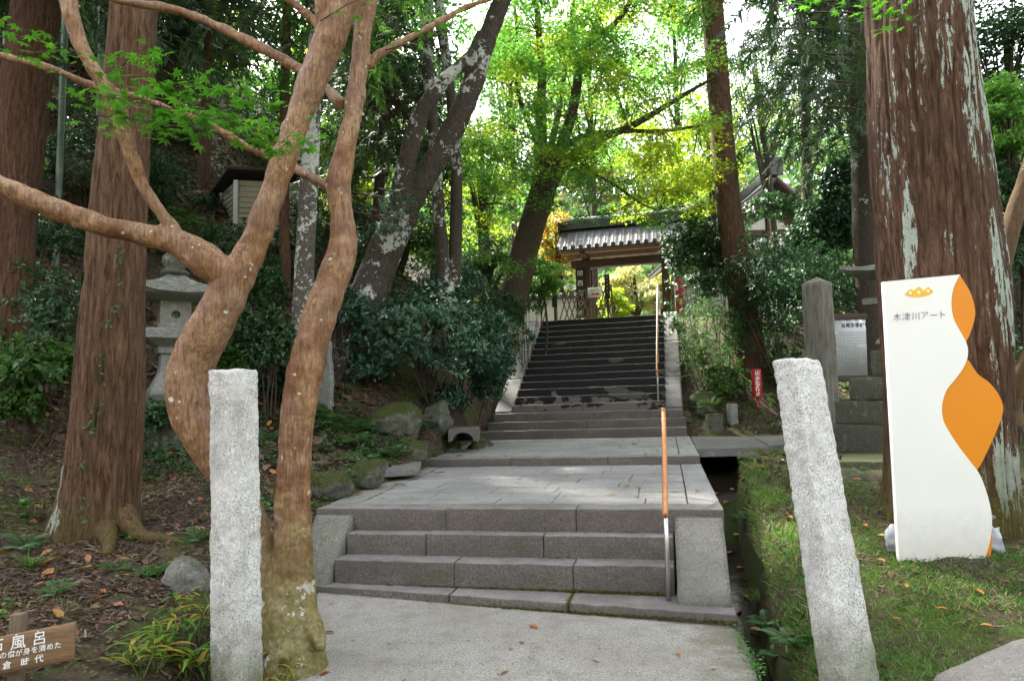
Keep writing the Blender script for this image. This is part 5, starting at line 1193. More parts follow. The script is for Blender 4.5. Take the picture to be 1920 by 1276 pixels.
for side in (-1, 1):
    nb_ = 10
    for i in range(nb_):
        a = UL+.12+(UR_-UL-.24)*i/nb_; b = UL+.12+(UR_-UL-.24)*(i+1)/nb_; roofstrip('soffit_board', a+.004, b-.004, .02, .96, side, -.05, 0, 'gate_mid' if side < 0 else 'gate_pale', 3, .025)
    for i in range(11):
        u = UL+.25+(UR_-UL-.5)*i/10; roofstrip('rafter', u-.032, u+.032, .03, .95, side, -.077, 0, 'gate_mid' if side < 0 else 'gate_pale', 3, .085)
    sp_ = .265; ncol = int((UR_-UL)/sp_)
    for i in range(ncol+1):
        u = UL+.06+i*sp_
        # round cover tiles in five overlapping lengths joined per row
        pts = [S(u, GV+side*GE*(1-t), prof(t)+.045) for t in np.linspace(-.03, .93, 12)]
        stepf = lambda th, s, P, r: .006*((s % .27)/.27)
        tobj('cover_tile', tube(pts, [.066]*12, 14, 3, True, stepf), MT['tile'], gate, True)
        p0 = S(u, GV+side*(GE*1.03), prof(-.0)+.040); p1 = S(u, GV+side*(GE*1.03+.03), prof(-.0)+.038); tobj('eave_disc', tube([p0, p1], [.078, .078], 18, 1, True), MT['tile_dark'], gate, False)
        if i < ncol:
            Vs, Fs = [], []
            for c_ in range(9):                              # pan tile courses: shallow troughs, each lapping the one below
                t0, t1 = c_/9*.95, (c_+1)/9*.95+.04
                for t, l in ((t0, .034), (t1, .006)):
                    for w in np.linspace(0, 1, 5): Vs.append(S(u+.05+w*(sp_-.10), GV+side*GE*(1-t), prof(t)+l-.022*math.sin(pi*w)))
                b = c_*10
                for j in range(4): Fs.append((b+j, b+j+1, b+6+j, b+5+j))
                k = len(Vs)
                # lip
                for w in np.linspace(0, 1, 5): Vs.append(S(u+.05+w*(sp_-.10), GV+side*GE*(1-t0), prof(t0)+.006-.022*math.sin(pi*w)))
                Fs += [(k+j, k+j+1, b+j+1, b+j) for j in range(4)] if False else []
                Vs = Vs[:k]
            obj('pan_tile', np.array(Vs), Fs, MT['tile_dark'], gate, False)
    roofstrip('roof_deck', UL, UR_, 0, 1, side, -.005, 0, 'tile_dark', 5, .04)
sbox('eave_board', UL, UR_, GV-GE-.03, GV-GE+.01, GR0-.055, GR0-.005, 'gate_dark')
# ridge: stacked flat tiles and cap
for i in range(4): sbox('ridge_course', UL-.02+i*.01, UR_+.02-i*.01, GV-.16+i*.016, GV+.16-i*.016, 7.43+i*.085, 7.43+i*.085+.078, 'tile_dark', r=.012, n=(10, 1, 1))
tobj('ridge_cap', tube([S(UL-.05, GV, 7.85), S(UL+.4, GV, 7.81), S(-.3, GV, 7.79), S(UR_-.4, GV, 7.81), S(UR_+.05, GV, 7.85)], [.07]*5, 16, 6), MT['tile'], gate)
for i in range(14): u = UL+.2+i*.31; sbox('cap_joint', u, u+.03, GV-.08, GV+.08, 7.78, 7.885, 'tile', r=.01)
for u in (UL-.09, UR_+.03):
    sbox('ridge_end_tile', u, u+.07, GV-.24, GV+.24, 7.3, 7.80, 'tile_dark', r=.03, n=(1, 4, 4)); tobj('ridge_horn', tube([S(u+.03, GV, 7.77), S(u+.0, GV, 7.90), S(u-.10, GV, 8.02)], [.07, .055, .02], 10, 4), MT['tile'], gate)
# name boards on the posts
def plaque(label_, u, v, h0, h1, w, body, mat, ink, parent, size):
    o = sbox('name_board', u-w/2, u+w/2, v-.03, v, h0, h1, mat, parent, r=.004); n = len(body)
    for i, chh in enumerate(body):
        c = S(u, v-.033, h1-(i+.5)*(h1-h0)/n); put_text('character', chh, MT[ink], parent, c, S(1, 0, 0)-S(0, 0, 0), ez, size=size, lift=.002, bold=-.005)
plaque('', gl_-.20, GV-.19, 4.3, 6.03, .30, '関西花の寺', 'plaque', 'white_print', gate, .215)
plaque('', gr2+.30, GV-.14, 4.2, 5.5, .26, '岩船寺', 'gate_mid', 'ink_black', gate, .22)
# plaster wall left of the gate, with a tiled coping
wl = thing('plaster_wall', S(-3.4, 18.5, GH), 'pale plaster wall with a dark tiled coping left of the gate', 'wall')
sbox('wall', -5.2, -1.95, 18.45, 18.65, GH-.3, 5.02, 'plaster', wl); sbox('coping', -5.25, -1.9, 18.2, 18.9, 5.02, 5.10, 'tile_dark', wl); sbox('coping', -5.25, -1.9, 18.36, 18.74, 5.103, 5.22, 'tile_dark', wl, r=.03)
for i in range(13): u = -5.2+i*.265; tobj('coping_tile', tube([S(u, 18.16, 5.10), S(u, 18.42, 5.18)], [.05, .05], 10, 1), MT['tile'], wl)
w2 = thing('plaster_wall', S(2.4, 18.5, GH), 'white plaster wall right of the gate behind the red banner', 'wall')
sbox('wall', 1.35, 5.5, 18.75, 18.95, GH-.3, 5.3, 'plaster', w2); sbox('coping', 1.3, 5.55, 18.5, 19.2, 5.3, 5.4, 'tile_dark', w2)
for i in range(15): u = 1.35+i*.28; tobj('coping_tile', tube([S(u, 18.46, 5.40), S(u, 18.85, 5.5)], [.05, .05], 10, 1), MT['tile'], w2)
# red banner on a white pole
bn = thing('banner', S(1.42, 18.0, GH), 'narrow red banner with pale characters on a white pole right of the gate', 'banner')
tobj('pole', tube([S(1.30, 18.0, GH), S(1.30, 18.0, 5.6)], [.018, .018], 10, 1), MT['white_print'], bn)
P, Q = rbox(.26, .006, 1.25, 0, (6, 1, 12)); P = P+[1.32, 18.0, 4.15]; P[:, 1] += .025*np.sin(P[:, 0]*18+P[:, 2]*2); tobj('cloth', (S(P[:, 0], P[:, 1], P[:, 2]), Q), MT['banner'], bn, True)
# lattice barrier: each slat a part
fv = 14.9; lat = thing('lattice_barrier', S(-1.3, fv, GH), 'folding brown lattice barrier standing across the left half of the gateway', 'barrier')
def slat(u0, h0, u1, h1, w=.036, t=.016, v=fv, name='slat'):
    a, b = np.array([u0, h0]), np.array([u1, h1]); d = (b-a)/np.linalg.norm(b-a); n_ = np.array([-d[1], d[0]])*w/2
    q = [a-n_, b-n_, b+n_, a+n_]; V = np.array([S(p[0], v, p[1]) for p in q]+[S(p[0], v+t, p[1]) for p in q])
    return obj(name, V, [(0, 1, 2, 3), (7, 6, 5, 4), (0, 4, 5, 1), (1, 5, 6, 2), (2, 6, 7, 3), (3, 7, 4, 0)], MT['lattice'], lat)
L_, R_ = -2.12, -.50; step = .155
for i in range(10):
    u = L_+.05+i*step; slat(u, GH+.05, min(u+.30, R_), GH+.05+(.95 if u+.30 <= R_ else .95*(R_-u)/.30)); 
for i in range(10):
    u = L_+.05+i*step; slat(u+.02, GH+1.0, min(u+.32, R_), GH+1.0-(.95 if u+.32 <= R_ else .95*(R_-u-.02)/.30), v=fv+.02)
for u, ln in ((L_-.03, .0), (R_+.03, -.06), (-1.05, 0)): slat(u-ln*.0, GH, u+ln, GH+1.08, .055, .035, fv+.04, 'upright')
# plaques on stakes either side of the barrier
for lab, u, top, ch in (('dark name stake at the left end of the lattice barrier', -2.17, 1.22, '拝観'), ('taller dark name stake at the right end of the lattice barrier', -.62, 1.36, '岩船寺')):
    pk = thing('name_stake', S(u, fv-.12, GH), lab, 'name stake', 'dark name stakes by the barrier'); sbox('stake', u-.03, u+.03, fv-.10, fv-.06, GH-.1, GH+top-.1, 'gate_dark', pk); sbox('plaque', u-.075, u+.075, fv-.13, fv-.103, GH+top-.72, GH+top, 'plaque', pk)
    if top > 1.3:
        for i in range(5): sbox('mark', u-.02, u+.02, fv-.134, fv-.1305, GH+top-.12-i*.11, GH+top-.06-i*.11, 'ink_grey', pk, r=0)
# paper notice with a red arrow
nu, nh = UV(1115, 548, fv-.14); nt = thing('notice', S(nu, fv-.12, nh-.15), 'white paper notice with a red arrow hanging on the lattice barrier', 'notice')
sbox('sheet', nu-.20, nu+.20, fv-.145, fv-.14, nh-.145, nh+.145, 'paper', nt, r=0)
av = lambda a, b: S(nu+a, fv-.149, nh+b)
obj('arrow', np.array([av(-.09, -.075), av(.06, -.075), av(.06, -.10), av(.16, -.05), av(.06, .0), av(.06, -.025), av(-.09, -.025)]), [(0, 1, 2, 3, 4, 5, 6)], MT['arrow_red'], nt)
for i, (a, b, c_) in enumerate(((-.15, .07, .085), (-.12, .10, .045))): obj('print_line', np.array([av(a, c_), av(b+.06, c_), av(b+.06, c_+.016), av(a, c_+.016)]), [(0, 1, 2, 3)], MT['ink_grey'], nt)
# ------------------------------------------------------------------ gabled hall beyond the trees on the right
hall = thing('temple_hall', W(1440, 560, 29), 'dark roofed hall with white plaster gable behind the shrubs on the right', 'building')
pk_ = W(1440, 340, 29); hx = pk_[0]; hz = pk_[2]; hw = 3.7; ez_ = hz-2.75; y0, y1 = 28.2, 37
wx = 2.7; zw = ez_-.2
tobj('wall', box(hx-wx, hx+wx, 29.2, 36, 3, ez_+.35, .0), MT['plaster'], hall)
V = np.array([[hx-wx, 29.2, ez_+.36], [hx+wx, 29.2, ez_+.36], [hx, 29.2, hz-.45], [hx-wx, 29.35, ez_+.36], [hx+wx, 29.35, ez_+.36], [hx, 29.35, hz-.45]]); obj('gable_wall', V, [(0, 1, 2), (5, 4, 3), (0, 3, 4, 1), (1, 4, 5, 2), (2, 5, 3, 0)], MT['gate_dark'], hall)
for s in (-1, 1): obj('gable_panel', np.array([[hx+s*.16, 29.17, ez_+.66], [hx+s*1.15, 29.17, ez_+.66], [hx+s*.16, 29.17, ez_+1.2], [hx+s*.16, 29.195, ez_+.66], [hx+s*1.15, 29.195, ez_+.66], [hx+s*.16, 29.195, ez_+1.2]]), [(0, 1, 2), (5, 4, 3), (0, 3, 4, 1), (1, 4, 5, 2), (2, 5, 3, 0)], MT['plaster'], hall)
for z0, z1 in ((ez_+.36, ez_+.62), (ez_-.45, ez_-.22), (ez_-1.8, ez_-1.6)): tobj('beam', box(hx-wx-.1, hx+wx+.1, 29.08, 29.19, z0, z1, .01), MT['gate_dark'], hall)
for x in (-wx, -.9, 0, .9, wx): tobj('post', box(hx+x-.11, hx+x+.11, 29.06, 29.185, 3, ez_+.36, .01), MT['gate_dark'], hall)
tobj('king_post', box(hx-.1, hx+.1, 29.06, 29.19, ez_+.625, hz-.6, .01), MT['gate_dark'], hall)
for s in (-1, 1):
    nrow = 16; Vs = []; n8 = 8
    roofp = lambda t, y, dz: np.array([hx+s*hw*t, y, hz-(hz-ez_)*(t**.85)+dz])
    Vr = np.array([roofp(t, y, dz) for t in np.linspace(0, 1, 9) for y, dz in ((y0, 0), (y1, 0), (y1, -.16), (y0, -.16))]); Fq = []
    for i in range(8):
        for j in range(4): Fq.append((i*4+j, i*4+(j+1) % 4, i*4+4+(j+1) % 4, i*4+4+j))
    Fq += [(0, 1, 2, 3), (35, 34, 33, 32)]; obj('roof', Vr, Fq, MT['tile_dark'], hall)
    for k in range(24):
        y = y0+.1+k*.38; tobj('cover_tile', tube([roofp(t, y, .05) for t in np.linspace(.03, 1.0, 8)], [.08]*8, 8, 1), MT['tile_dark'], hall)
    tobj('barge_board', tube([roofp(t, y0-.05, -.14) for t in np.linspace(0, 1, 8)], [.11]*8, 4, 1), MT['gate_dark'], hall)
    for k in range(10): y = y0+.4+k*.6; tobj('rafter', tube([roofp(.72, y, -.22), roofp(.99, y, -.22)], [.05, .05], 4, 1), MT['gate_dark'], hall)
tobj('ridge', box(hx-.18, hx+.18, y0-.1, y1, hz, hz+.45, .03), MT['tile_dark'], hall); tobj('ridge_end_tile', box(hx-.3, hx+.3, y0-.2, y0-.11, hz-.05, hz+.75, .06, (3, 1, 3)), MT['tile_dark'], hall)
# ------------------------------------------------------------------ leaves
def nrm(a): return a/(np.linalg.norm(a, axis=-1, keepdims=True)+1e-9)
def tmpl(V, Fc): return np.array(V, float), np.array(Fc, int)
T_OV = tmpl([(0, 0, 0), (-.21, .30, .06), (-.19, .66, .03), (0, 1, -.10), (.19, .66, .03), (.21, .30, .06), (0, .48, .0)], [(0, 6, 1), (1, 6, 2), (2, 6, 3), (3, 6, 4), (4, 6, 5), (5, 6, 0)])
T_OV2 = tmpl([(0, 0, 0), (-.22, .45, .06), (0, 1, -.08), (.22, .45, .06)], [(0, 2, 1), (0, 3, 2)])
T_NAR = tmpl([(0, 0, 0), (-.09, .4, .03), (0, 1, -.15), (.09, .4, .03)], [(0, 2, 1), (0, 3, 2)])
def star(n, inner=.28, spread=2.2):
    V = [(0, .0, 0)]; Fc = []
    A = np.linspace(-spread, spread, n)
    for i, a in enumerate(A):
        L = 1-.42*(abs(a)/spread)**1.4; s, c = sin(a), cos(a)
        k = len(V); w = .155*L
        V += [(s*inner*L-c*w, c*inner*L+s*w, .01), (s*L, c*L, -.10*L), (s*inner*L+c*w, c*inner*L-s*w, .01)]
        Fc += [(0, k+1, k), (0, k+2, k+1)]
    V = [(x, y*.62+.3, z) for x, y, z in V]; return tmpl(V, Fc)
T_ST7 = star(7); T_ST5 = star(5)
T_ST3 = tmpl([(0, 0, 0), (-.55, .35, -.05), (-.13, .38, 0), (0, 1, -.1), (.13, .38, 0), (.55, .35, -.05)], [(0, 2, 1), (0, 3, 2), (0, 4, 3), (0, 5, 4)])
def _ced():
    V, Fc = [], []; rg = np.random.default_rng(2)
    for i in range(9):
        t = i/9; s = -1 if i % 2 else 1; a = s*(.75-.35*t)+rg.normal()*.12; L = .36*(1-.4*t); b = np.array([0, t*.8, -.10*t*t]); d = np.array([sin(a), cos(a), rg.normal()*.18-.12]); w = np.array([cos(a), -sin(a), 0])*.038
        k = len(V); V += [b-w, b+w, b+d*L]; Fc.append((k, k+2, k+1))
    k = len(V); V += [(-.02, 0, 0), (.02, 0, 0), (0, 1.0, -.16)]; Fc.append((k, k+2, k+1)); return tmpl(V, Fc)
T_CED = _ced()
T_BLADE = tmpl([(-.035, 0, 0), (.035, 0, 0), (-.024, .55, .08), (.024, .55, .08), (0, 1, .30)], [(0, 1, 3), (0, 3, 2), (2, 3, 4)])
T_CHIP = tmpl([(-.10, 0, 0), (.10, .06, .03), (.05, 1, .05), (-.08, .9, -.02)], [(0, 1, 2), (0, 2, 3)])
T_CURL = tmpl([(0, 0, .0), (-.28, .35, .12), (-.2, .75, .14), (0, 1, .06), (.24, .7, .10), (.27, .3, .14), (0, .5, .0)], [(0, 6, 1), (1, 6, 2), (2, 6, 3), (3, 6, 4), (4, 6, 5), (5, 6, 0)])
def leaves(tm, P, Yd, N, size):
    tv, tf = tm; P = np.asarray(P); n = len(P); size = np.broadcast_to(size, (n,))
    Y = nrm(Yd); X = nrm(np.cross(Y, N)); Z = np.cross(X, Y)
    V = P[:, None, :]+size[:, None, None]*(tv[None, :, 0:1]*X[:, None]+tv[None, :, 1:2]*Y[:, None]+tv[None, :, 2:3]*Z[:, None])
    Fc = tf[None]+(np.arange(n)*len(tv))[:, None, None]
    return V.reshape(-1, 3), Fc.reshape(-1, 3)
def R_(seed): return np.random.default_rng(seed)
def rdir(rg, n): return nrm(rg.normal(size=(n, 3)))
UP = np.array([0, 0, 1.])
def whorls(tips, outd, k, L, rg, tm, droop=.1, up=.6):
    """k leaves radiating round each twig tip"""
    n = len(tips); tips = np.repeat(tips, k, 0); o = np.repeat(nrm(outd), k, 0)
    ph = rg.uniform(0, 2*pi, n*k); a = nrm(np.cross(o, UP+.01)); b = np.cross(o, a)
    rad = np.cos(ph)[:, None]*a+np.sin(ph)[:, None]*b
    y = nrm(o*rg.uniform(.15, .9, (n*k, 1))+rad*.9+UP*rg.uniform(-.35, .25, (n*k, 1))-UP*droop)
    N = nrm(UP*up+o*.5+rdir(rg, n*k)*.45)
    back = rg.uniform(0, L*.9, (n*k, 1)); sz = L*rg.uniform(.65, 1.15, n*k)
    return leaves(tm, tips-o*back+y*L*.06, y, N, sz)
def lumpy(rg, n, c, r, seed, lump=.3, fill=.35, upper=-.5):
    d = rdir(rg, int(n*1.9)+20); d = d[d[:, 2] > upper][:n]
    rad = 1+lump*fbm(d*1.8+seed*2.7, 3, seed); t = 1-fill*rg.uniform(0, 1, len(d))**1.6
    return np.asarray(c)+d*(rad*t)[:, None]*np.asarray(r), d
def stems(base, tips, rg, n, r0=.012, mat='twig', bend=.2):
    out = []
    for t in tips[rg.choice(len(tips), min(n, len(tips)), replace=False)]:
        b = np.asarray(base)+np.append(rg.normal(size=2)*.08, 0); m = (b*.45+t*.55)+rg.normal(size=3)*bend*.3; m[2] = b[2]*.4+t[2]*.6
        out.append(tube([b-[0, 0, .15], m, t], [r0, r0*.7, r0*.3], 6, 4, False))
    return cat_meshes(out)
def shrub(label, px, py, rx, ry, d, L=.08, n=700, k=6, mat='leaf_dark', tm=None, seed=None, name='shrub', group=None, rd=None, lump=.3, nst=7, cat='shrub', fill=.45, gap=0.0, upper=-.55, st_r=.012, bx=0):
    """bushy plant: centre pixel, radii in pixels at depth d"""
    c = W(px, py, d); r = np.array([rx*d/F, (rd if rd else rx*d/F*.75), ry*d/F]); seed = seed if seed is not None else int(px*7+py*3+d*11); rg = R_(seed)
    g = np.array([c[0]+bx, c[1], min(Tz(c[0]+bx, c[1]), c[2]-r[2]*.4)]); root = thing(name, g, label, cat, group)
    tips, o = lumpy(rg, n, c, r, seed, lump, fill, upper)
    if gap:
        keep = fbm(tips*(1.6/max(r[0], .3)), 3, seed+4) > -gap; tips, o = tips[keep], o[keep]
    o = nrm(o*np.array([1, 1, .6])+UP*.35); V, Fc = whorls(tips, o, k, L, rg, tm or T_OV2)
    obj('foliage', V, Fc, MT[mat], root, False)
    if nst: V, Q = stems(g, tips, rg, nst, st_r); tobj('stems', (V, Q), MT['twig'], root, True)
    return root
def sprays(C, rad, per, L, rg, tm, tilt=.28, thick=.09):
    """flat maple-like sprays: leaves lying in layered discs"""
    n = len(C); rad = np.broadcast_to(rad, (n,)); ax = nrm(UP+rg.normal(size=(n, 3))*tilt*np.array([1, 1, .2]))
    idx = np.repeat(np.arange(n), per); m = len(idx); ph = rg.uniform(0, 2*pi, m); rr = np.sqrt(rg.uniform(0, 1, m))*rad[idx]*(.65+.5*vnoise(np.column_stack([np.cos(ph)*1.5, np.sin(ph)*1.5, idx*3.1]), 3))
    A = ax[idx]; a = nrm(np.cross(A, np.array([1., .2, 0]))); b = np.cross(A, a)
    out = np.cos(ph)[:, None]*a+np.sin(ph)[:, None]*b
    P = C[idx]+out*rr[:, None]+A*rg.normal(size=(m, 1))*thick-UP*(.18*rr**2/np.maximum(rad[idx], .1))[:, None]
    y = nrm(out+rg.normal(size=(m, 3))*.7*np.array([1, 1, .35])-UP*.15); N = nrm(A+rg.normal(size=(m, 3))*.38)
    return leaves(tm, P, y, N, L*rg.uniform(.7, 1.15, m))
def twigs(C, anchors, rg, r0=.012):
    out = []
    for c in C:
        a = anchors[np.argmin(((anchors-c)**2).sum(1)+rg.uniform(0, .3, len(anchors)))]; m = a*.5+c*.5+UP*.12*np.linalg.norm(a-c)*rg.uniform(0, 1)+rg.normal(size=3)*.06
        out.append(tube([a, m, c], [r0, r0*.7, r0*.3], 5, 4, False))
        for _ in range(3):
            e = c+rg.normal(size=3)*np.array([.4, .4, .05]); out.append(tube([c*.8+m*.2, (c+e)/2, e], [r0*.35, r0*.25, r0*.12], 4, 2, False))
    return cat_meshes(out)
def crown_boughs(root, P, R, z0, z1, reach, n, L, rg, mat='needle', per=10, droop=.5, nb=0, bough_r=.02):
    """conifer crown: drooping boughs round the trunk axis between heights z0 and z1"""
    zs = rg.uniform(z0, z1, n); ax = np.column_stack([np.interp(zs, P[:, 2], P[:, 0]), np.interp(zs, P[:, 2], P[:, 1]), zs]); th = rg.uniform(0, 2*pi, n)
    k = (1-.65*(zs-z0)/(z1-z0+1e-6)); ln = reach*k*rg.uniform(.6, 1.1, n); o = np.column_stack([np.cos(th), np.sin(th), 0*th])
    PP, YY = [], []; wood = []
    for i in range(n):
        t = rg.uniform(.25, 1, per); p = ax[i]+o[i]*(ln[i]*t)[:, None]+UP*(ln[i]*(.22*t-droop*t*t))[:, None]+rg.normal(size=(per, 3))*np.array([.16, .16, .09])*ln[i]*.45
        PP.append(p); YY.append(o[i]*.7+rg.normal(size=(per, 3))*.55-UP*.55)
        if i < nb: tt = np.array([0, .35, .7, 1.]); wood.append(tube(ax[i]+o[i]*(ln[i]*tt)[:, None]+UP*(ln[i]*(.22*tt-droop*tt*tt))[:, None], bough_r*(1-.8*tt), 6, 3, False))
    PP = np.concatenate(PP); YY = np.concatenate(YY); V, Fc = leaves(T_CED, PP, YY, nrm(UP+rdir(rg, len(PP))*.8), L*rg.uniform(.7, 1.2, len(PP)))
    obj('crown', V, Fc, MT[mat], root, False)
    if wood: tobj('boughs', cat_meshes(wood), MT['twig'], root, True)
def tree_back(label, px, py0, pyt, d, rpx, crown, nl, L, mat, tm=T_OV2, seed=1, name='broadleaf_tree', group=None, trunk='dark_bark', lump=.35, clusters=26, mat2=None, gap=.0):
    """tree with a trunk from the ground at column px and a crown made of leaf clusters: crown=(px,py,rx,ry)"""
    rg = R_(seed); c = W(crown[0], crown[1], d); r = np.array([crown[2]*d/F, crown[2]*d/F*.8, crown[3]*d/F]); g = W(px, py0, d); g[2] = Tz(g[0], g[1]); root = thing(name, g, label, 'tree', group)
    if abs(c[2]-g[2]) < .5: g[2] = c[2]-.5
    tp = c+UP*r[2]*.5; tubes = [tube([g-UP*.3, g*.5+c*.5+[.15, 0, 0], c, tp], [rpx*d/F, rpx*d/F*.8, rpx*d/F*.55, .02], 10, 6, False)]
    CC = c+nrm(rg.normal(size=(clusters, 3)))*(rg.uniform(.25, 1, (clusters, 1))**.6)*r
    for q in CC[:14]:
        a = g+(c-g)*rg.uniform(.45, .95); tubes.append(tube([a, (a+q)/2+UP*.2, q], [rpx*d/F*.35, rpx*d/F*.2, .01], 6, 4, False))
    tobj('trunk', cat_meshes(tubes), MT[trunk], root, True)
    for mm, sel in ((mat, slice(0, None, 1) if not mat2 else slice(0, None, 2)), (mat2, slice(1, None, 2))):
        if not mm: continue
        Cs = CC[sel]; m = int(nl*len(Cs)/clusters); idx = rg.integers(0, len(Cs), m); cr = r.mean()*.42
        P = Cs[idx]+nrm(rg.normal(size=(m, 3)))*(rg.uniform(0, 1, (m, 1))**.5)*cr*np.array([1.25, 1.25, .55])
        if gap: P = P[fbm(P*(2.2/r.mean()), 3, seed) > -gap]
        m = len(P); y = nrm(rdir(rg, m)*np.array([1, 1, .5])-UP*.2); N = nrm(UP+rdir(rg, m)*.9)
        V, Fc = leaves(tm, P, y, N, L*rg.uniform(.6, 1.2, m)); obj('crown', V, Fc, MT[mm], root, False)
    return root
# ------------------------------------------------------------------ crown of the maple by the gate
rg = R_(101); C = []
anch = np.concatenate([P for P in MAPLE_LIMBS.values()])
def inpoly_density(px, py):
    d = 1.0
    if (px-1265)**2/55**2+(py-150)**2/110**2 < 1: d *= .45
    if (px-925)**2/40**2+(py-15)**2/45**2 < 1: d *= .25
    if (px-955)**2/22**2+(py-205)**2/22**2 < 1: d *= .4
    if (px-1280)**2/60**2+(py-15)**2/30**2 < 1: d *= .3
    if py > 350: d *= .55
    lim = 345+.0*px if px < 1060 else np.interp(px, [1060, 1150, 1240, 1310, 1345], [330, 405, 430, 400, 330])
    if py > lim: d = 0
    return d
while len(C) < 400:
    px, py = rg.uniform(880, 1340), rg.uniform(-60, 440); d = rg.uniform(14.2, 19)
    if rg.uniform() < inpoly_density(px, py): C.append((px, py, d))
C = np.array(C); CW = np.array([W(*q) for q in C]); yel = (C[:, 0] > 1150) & (C[:, 1] > 230) | (rg.uniform(size=len(C)) < .28)
for sel, mt in ((~yel, 'leaf_maple'), (yel, 'leaf_maple_y')):
    V, Fc = sprays(CW[sel], rg.uniform(.45, .95, sel.sum()), 150, .095, rg, T_ST3, .22, .06); obj('crown', V, Fc, MT[mt], maple, False)
# lower tiered sprays round the trunk and above the roof
C2 = np.array([W(a, b, d) for a, b, d in ((940, 395, 16.3), (985, 370, 16.0), (1045, 385, 15.8), (1090, 410, 15.8), (1130, 400, 15.6), (1060, 350, 15.6), (1010, 480, 15.9), (960, 500, 16), (900, 480, 16.4), (920, 350, 16.2), (1000, 330, 16), (1160, 395, 15.5), (1215, 415, 15.2), (1255, 395, 15), (1285, 360, 15), (1180, 345, 15.4), (1040, 505, 16.1), (880, 430, 16.5))])
V, Fc = sprays(C2, .55, 170, .085, rg, T_ST3, .18, .05); obj('crown', V, Fc, MT['leaf_maple'], maple, False)
V, Q = twigs(np.vstack([CW[::2], C2]), anch, rg, .013); tobj('twigs', (V, Q), MT['maple_bark'], maple, True)
# crown above the picture that shades the stairs
C3 = np.array([W(rg.uniform(820, 1330), rg.uniform(-900, -60), rg.uniform(13, 19)) for _ in range(80)]); V, Fc = sprays(C3, rg.uniform(.7, 1.2, 80), 110, .16, rg, T_ST3, .25, .1); obj('crown', V, Fc, MT['leaf_maple'], maple, False)
# crown of the forked tree, mostly above the picture
C4 = np.array([W(rg.uniform(760, 1060), rg.uniform(-700, -40), rg.uniform(10.5, 13.5)) for _ in range(70)]); V, Fc = sprays(C4, rg.uniform(.5, .9, 70), 110, .13, rg, T_OV2, .4, .2); obj('crown', V, Fc, MT['leaf_mid'], fork, False)
C4 = np.array([W(rg.uniform(760, 900), rg.uniform(-700, 60), rg.uniform(13, 15)) for _ in range(40)]); V, Fc = sprays(C4, rg.uniform(.5, .9, 40), 110, .13, rg, T_OV2, .4, .2); obj('crown', V, Fc, MT['leaf_maple'], pair, False)
# ------------------------------------------------------------------ conifer crowns
def crown_for(lbl, zoff, z1, reach, n, L, seed, **k):
    root, P, R = TREES[lbl]; crown_boughs(root, P, R, zoff, z1, reach, n, L, R_(seed), **k)
crown_for('huge cedar with white lichen on its furrowed bark, behind the white board', 7.0, 13.5, 3.3, 150, .75, 1, nb=30)
crown_for('straight cedar with a flared mossy foot on the left bank, ivy up its side', 7.2, 14, 2.8, 150, .7, 2, nb=30)
crown_for('thick reddish trunk at the far left edge, top leaning right', 7.5, 14, 3.2, 140, .75, 3, nb=20)
crown_for('slim reddish trunk rising beside the small shed', 9, 14, 1.6, 80, .6, 4, nb=10)
crown_for('tall bare reddish cedar trunk just right of the upper stairs', 12, 19, 3.0, 150, .8, 5, nb=20)
crown_for('slender mossy conifer trunk with dark drooping boughs, in front of the gabled building', 9.6, 17, 3.2, 230, .62, 6, nb=60, per=12, droop=.62)
crown_for('grey trunk speckled with white lichen between the two orange stems', 7.5, 12.5, 2.4, 120, .6, 7, mat='leaf_mid', nb=10)
crown_for('leaning mossy trunk left of the lichen covered fork', 6.2, 14, 2.4, 190, .55, 8, nb=50, per=11, droop=.6)
crown_for('dark trunk half hidden between the pillar and the huge cedar', 7.0, 14, 2.8, 190, .62, 9, nb=30, per=11, droop=.6)
crown_for('dark leaning trunk high on the slope above the shed', 11, 16, 2.6, 90, .7, 10, nb=10)
crown_for('short reddish trunk left of the shed, partly hidden by twigs', 10.5, 15, 2.4, 90, .7, 11, nb=10)
for o in list(SC.objects):
    if o.name.startswith('bamboo') and o.type == 'EMPTY':
        b = np.array(o.location); n = 260; rg = R_(int(b[1]*10)); z = rg.uniform(b[2]+4.0, b[2]+9, n); P = np.column_stack([b[0]+rg.normal(size=n)*.8, b[1]+rg.normal(size=n)*.8, z]); V, Fc = leaves(T_NAR, P, rdir(rg, n)-UP*.8, rdir(rg, n), .35); obj('foliage', V, Fc, MT['leaf_mid'], o, False)
# low hanging cedar boughs seen between the trunks left of the fork
def hanging(label, spots, mat, L, seed, per=26, rad=.5):
    rg = R_(seed); Cs = np.array([W(*s) for s in spots]); root = thing('cedar_bough', Cs.mean(0), label, 'tree branch')
    idx = np.repeat(np.arange(len(Cs)), per); m = len(idx); P = Cs[idx]+rg.normal(size=(m, 3))*np.array([rad, rad, rad*.5])
    V, Fc = leaves(T_CED, P, nrm(rg.normal(size=(m, 3))*.6-UP*.5+[.3, 0, 0]), nrm(UP+rdir(rg, m)*.7), L*rg.uniform(.6, 1.2, m)); obj('foliage', V, Fc, MT[mat], root, False)
    tb = [tube([Cs[i]+[-.5, .3, .25], Cs[i]+[0, 0, .05], Cs[i]+[.5, -.2, -.25]], [.018, .012, .005], 6, 4, False) for i in range(len(Cs))]; tobj('twigs', cat_meshes(tb), MT['twig'], root, True); return root
hanging('drooping dark cedar bough between the right orange stem and the fork', [(735, 60, 13.5), (760, 90, 13.6), (700, 90, 13.2), (745, 150, 13.8), (720, 190, 13.5), (700, 30, 13.4), (770, 30, 13.9), (690, 140, 13)], 'needle', .42, 5)
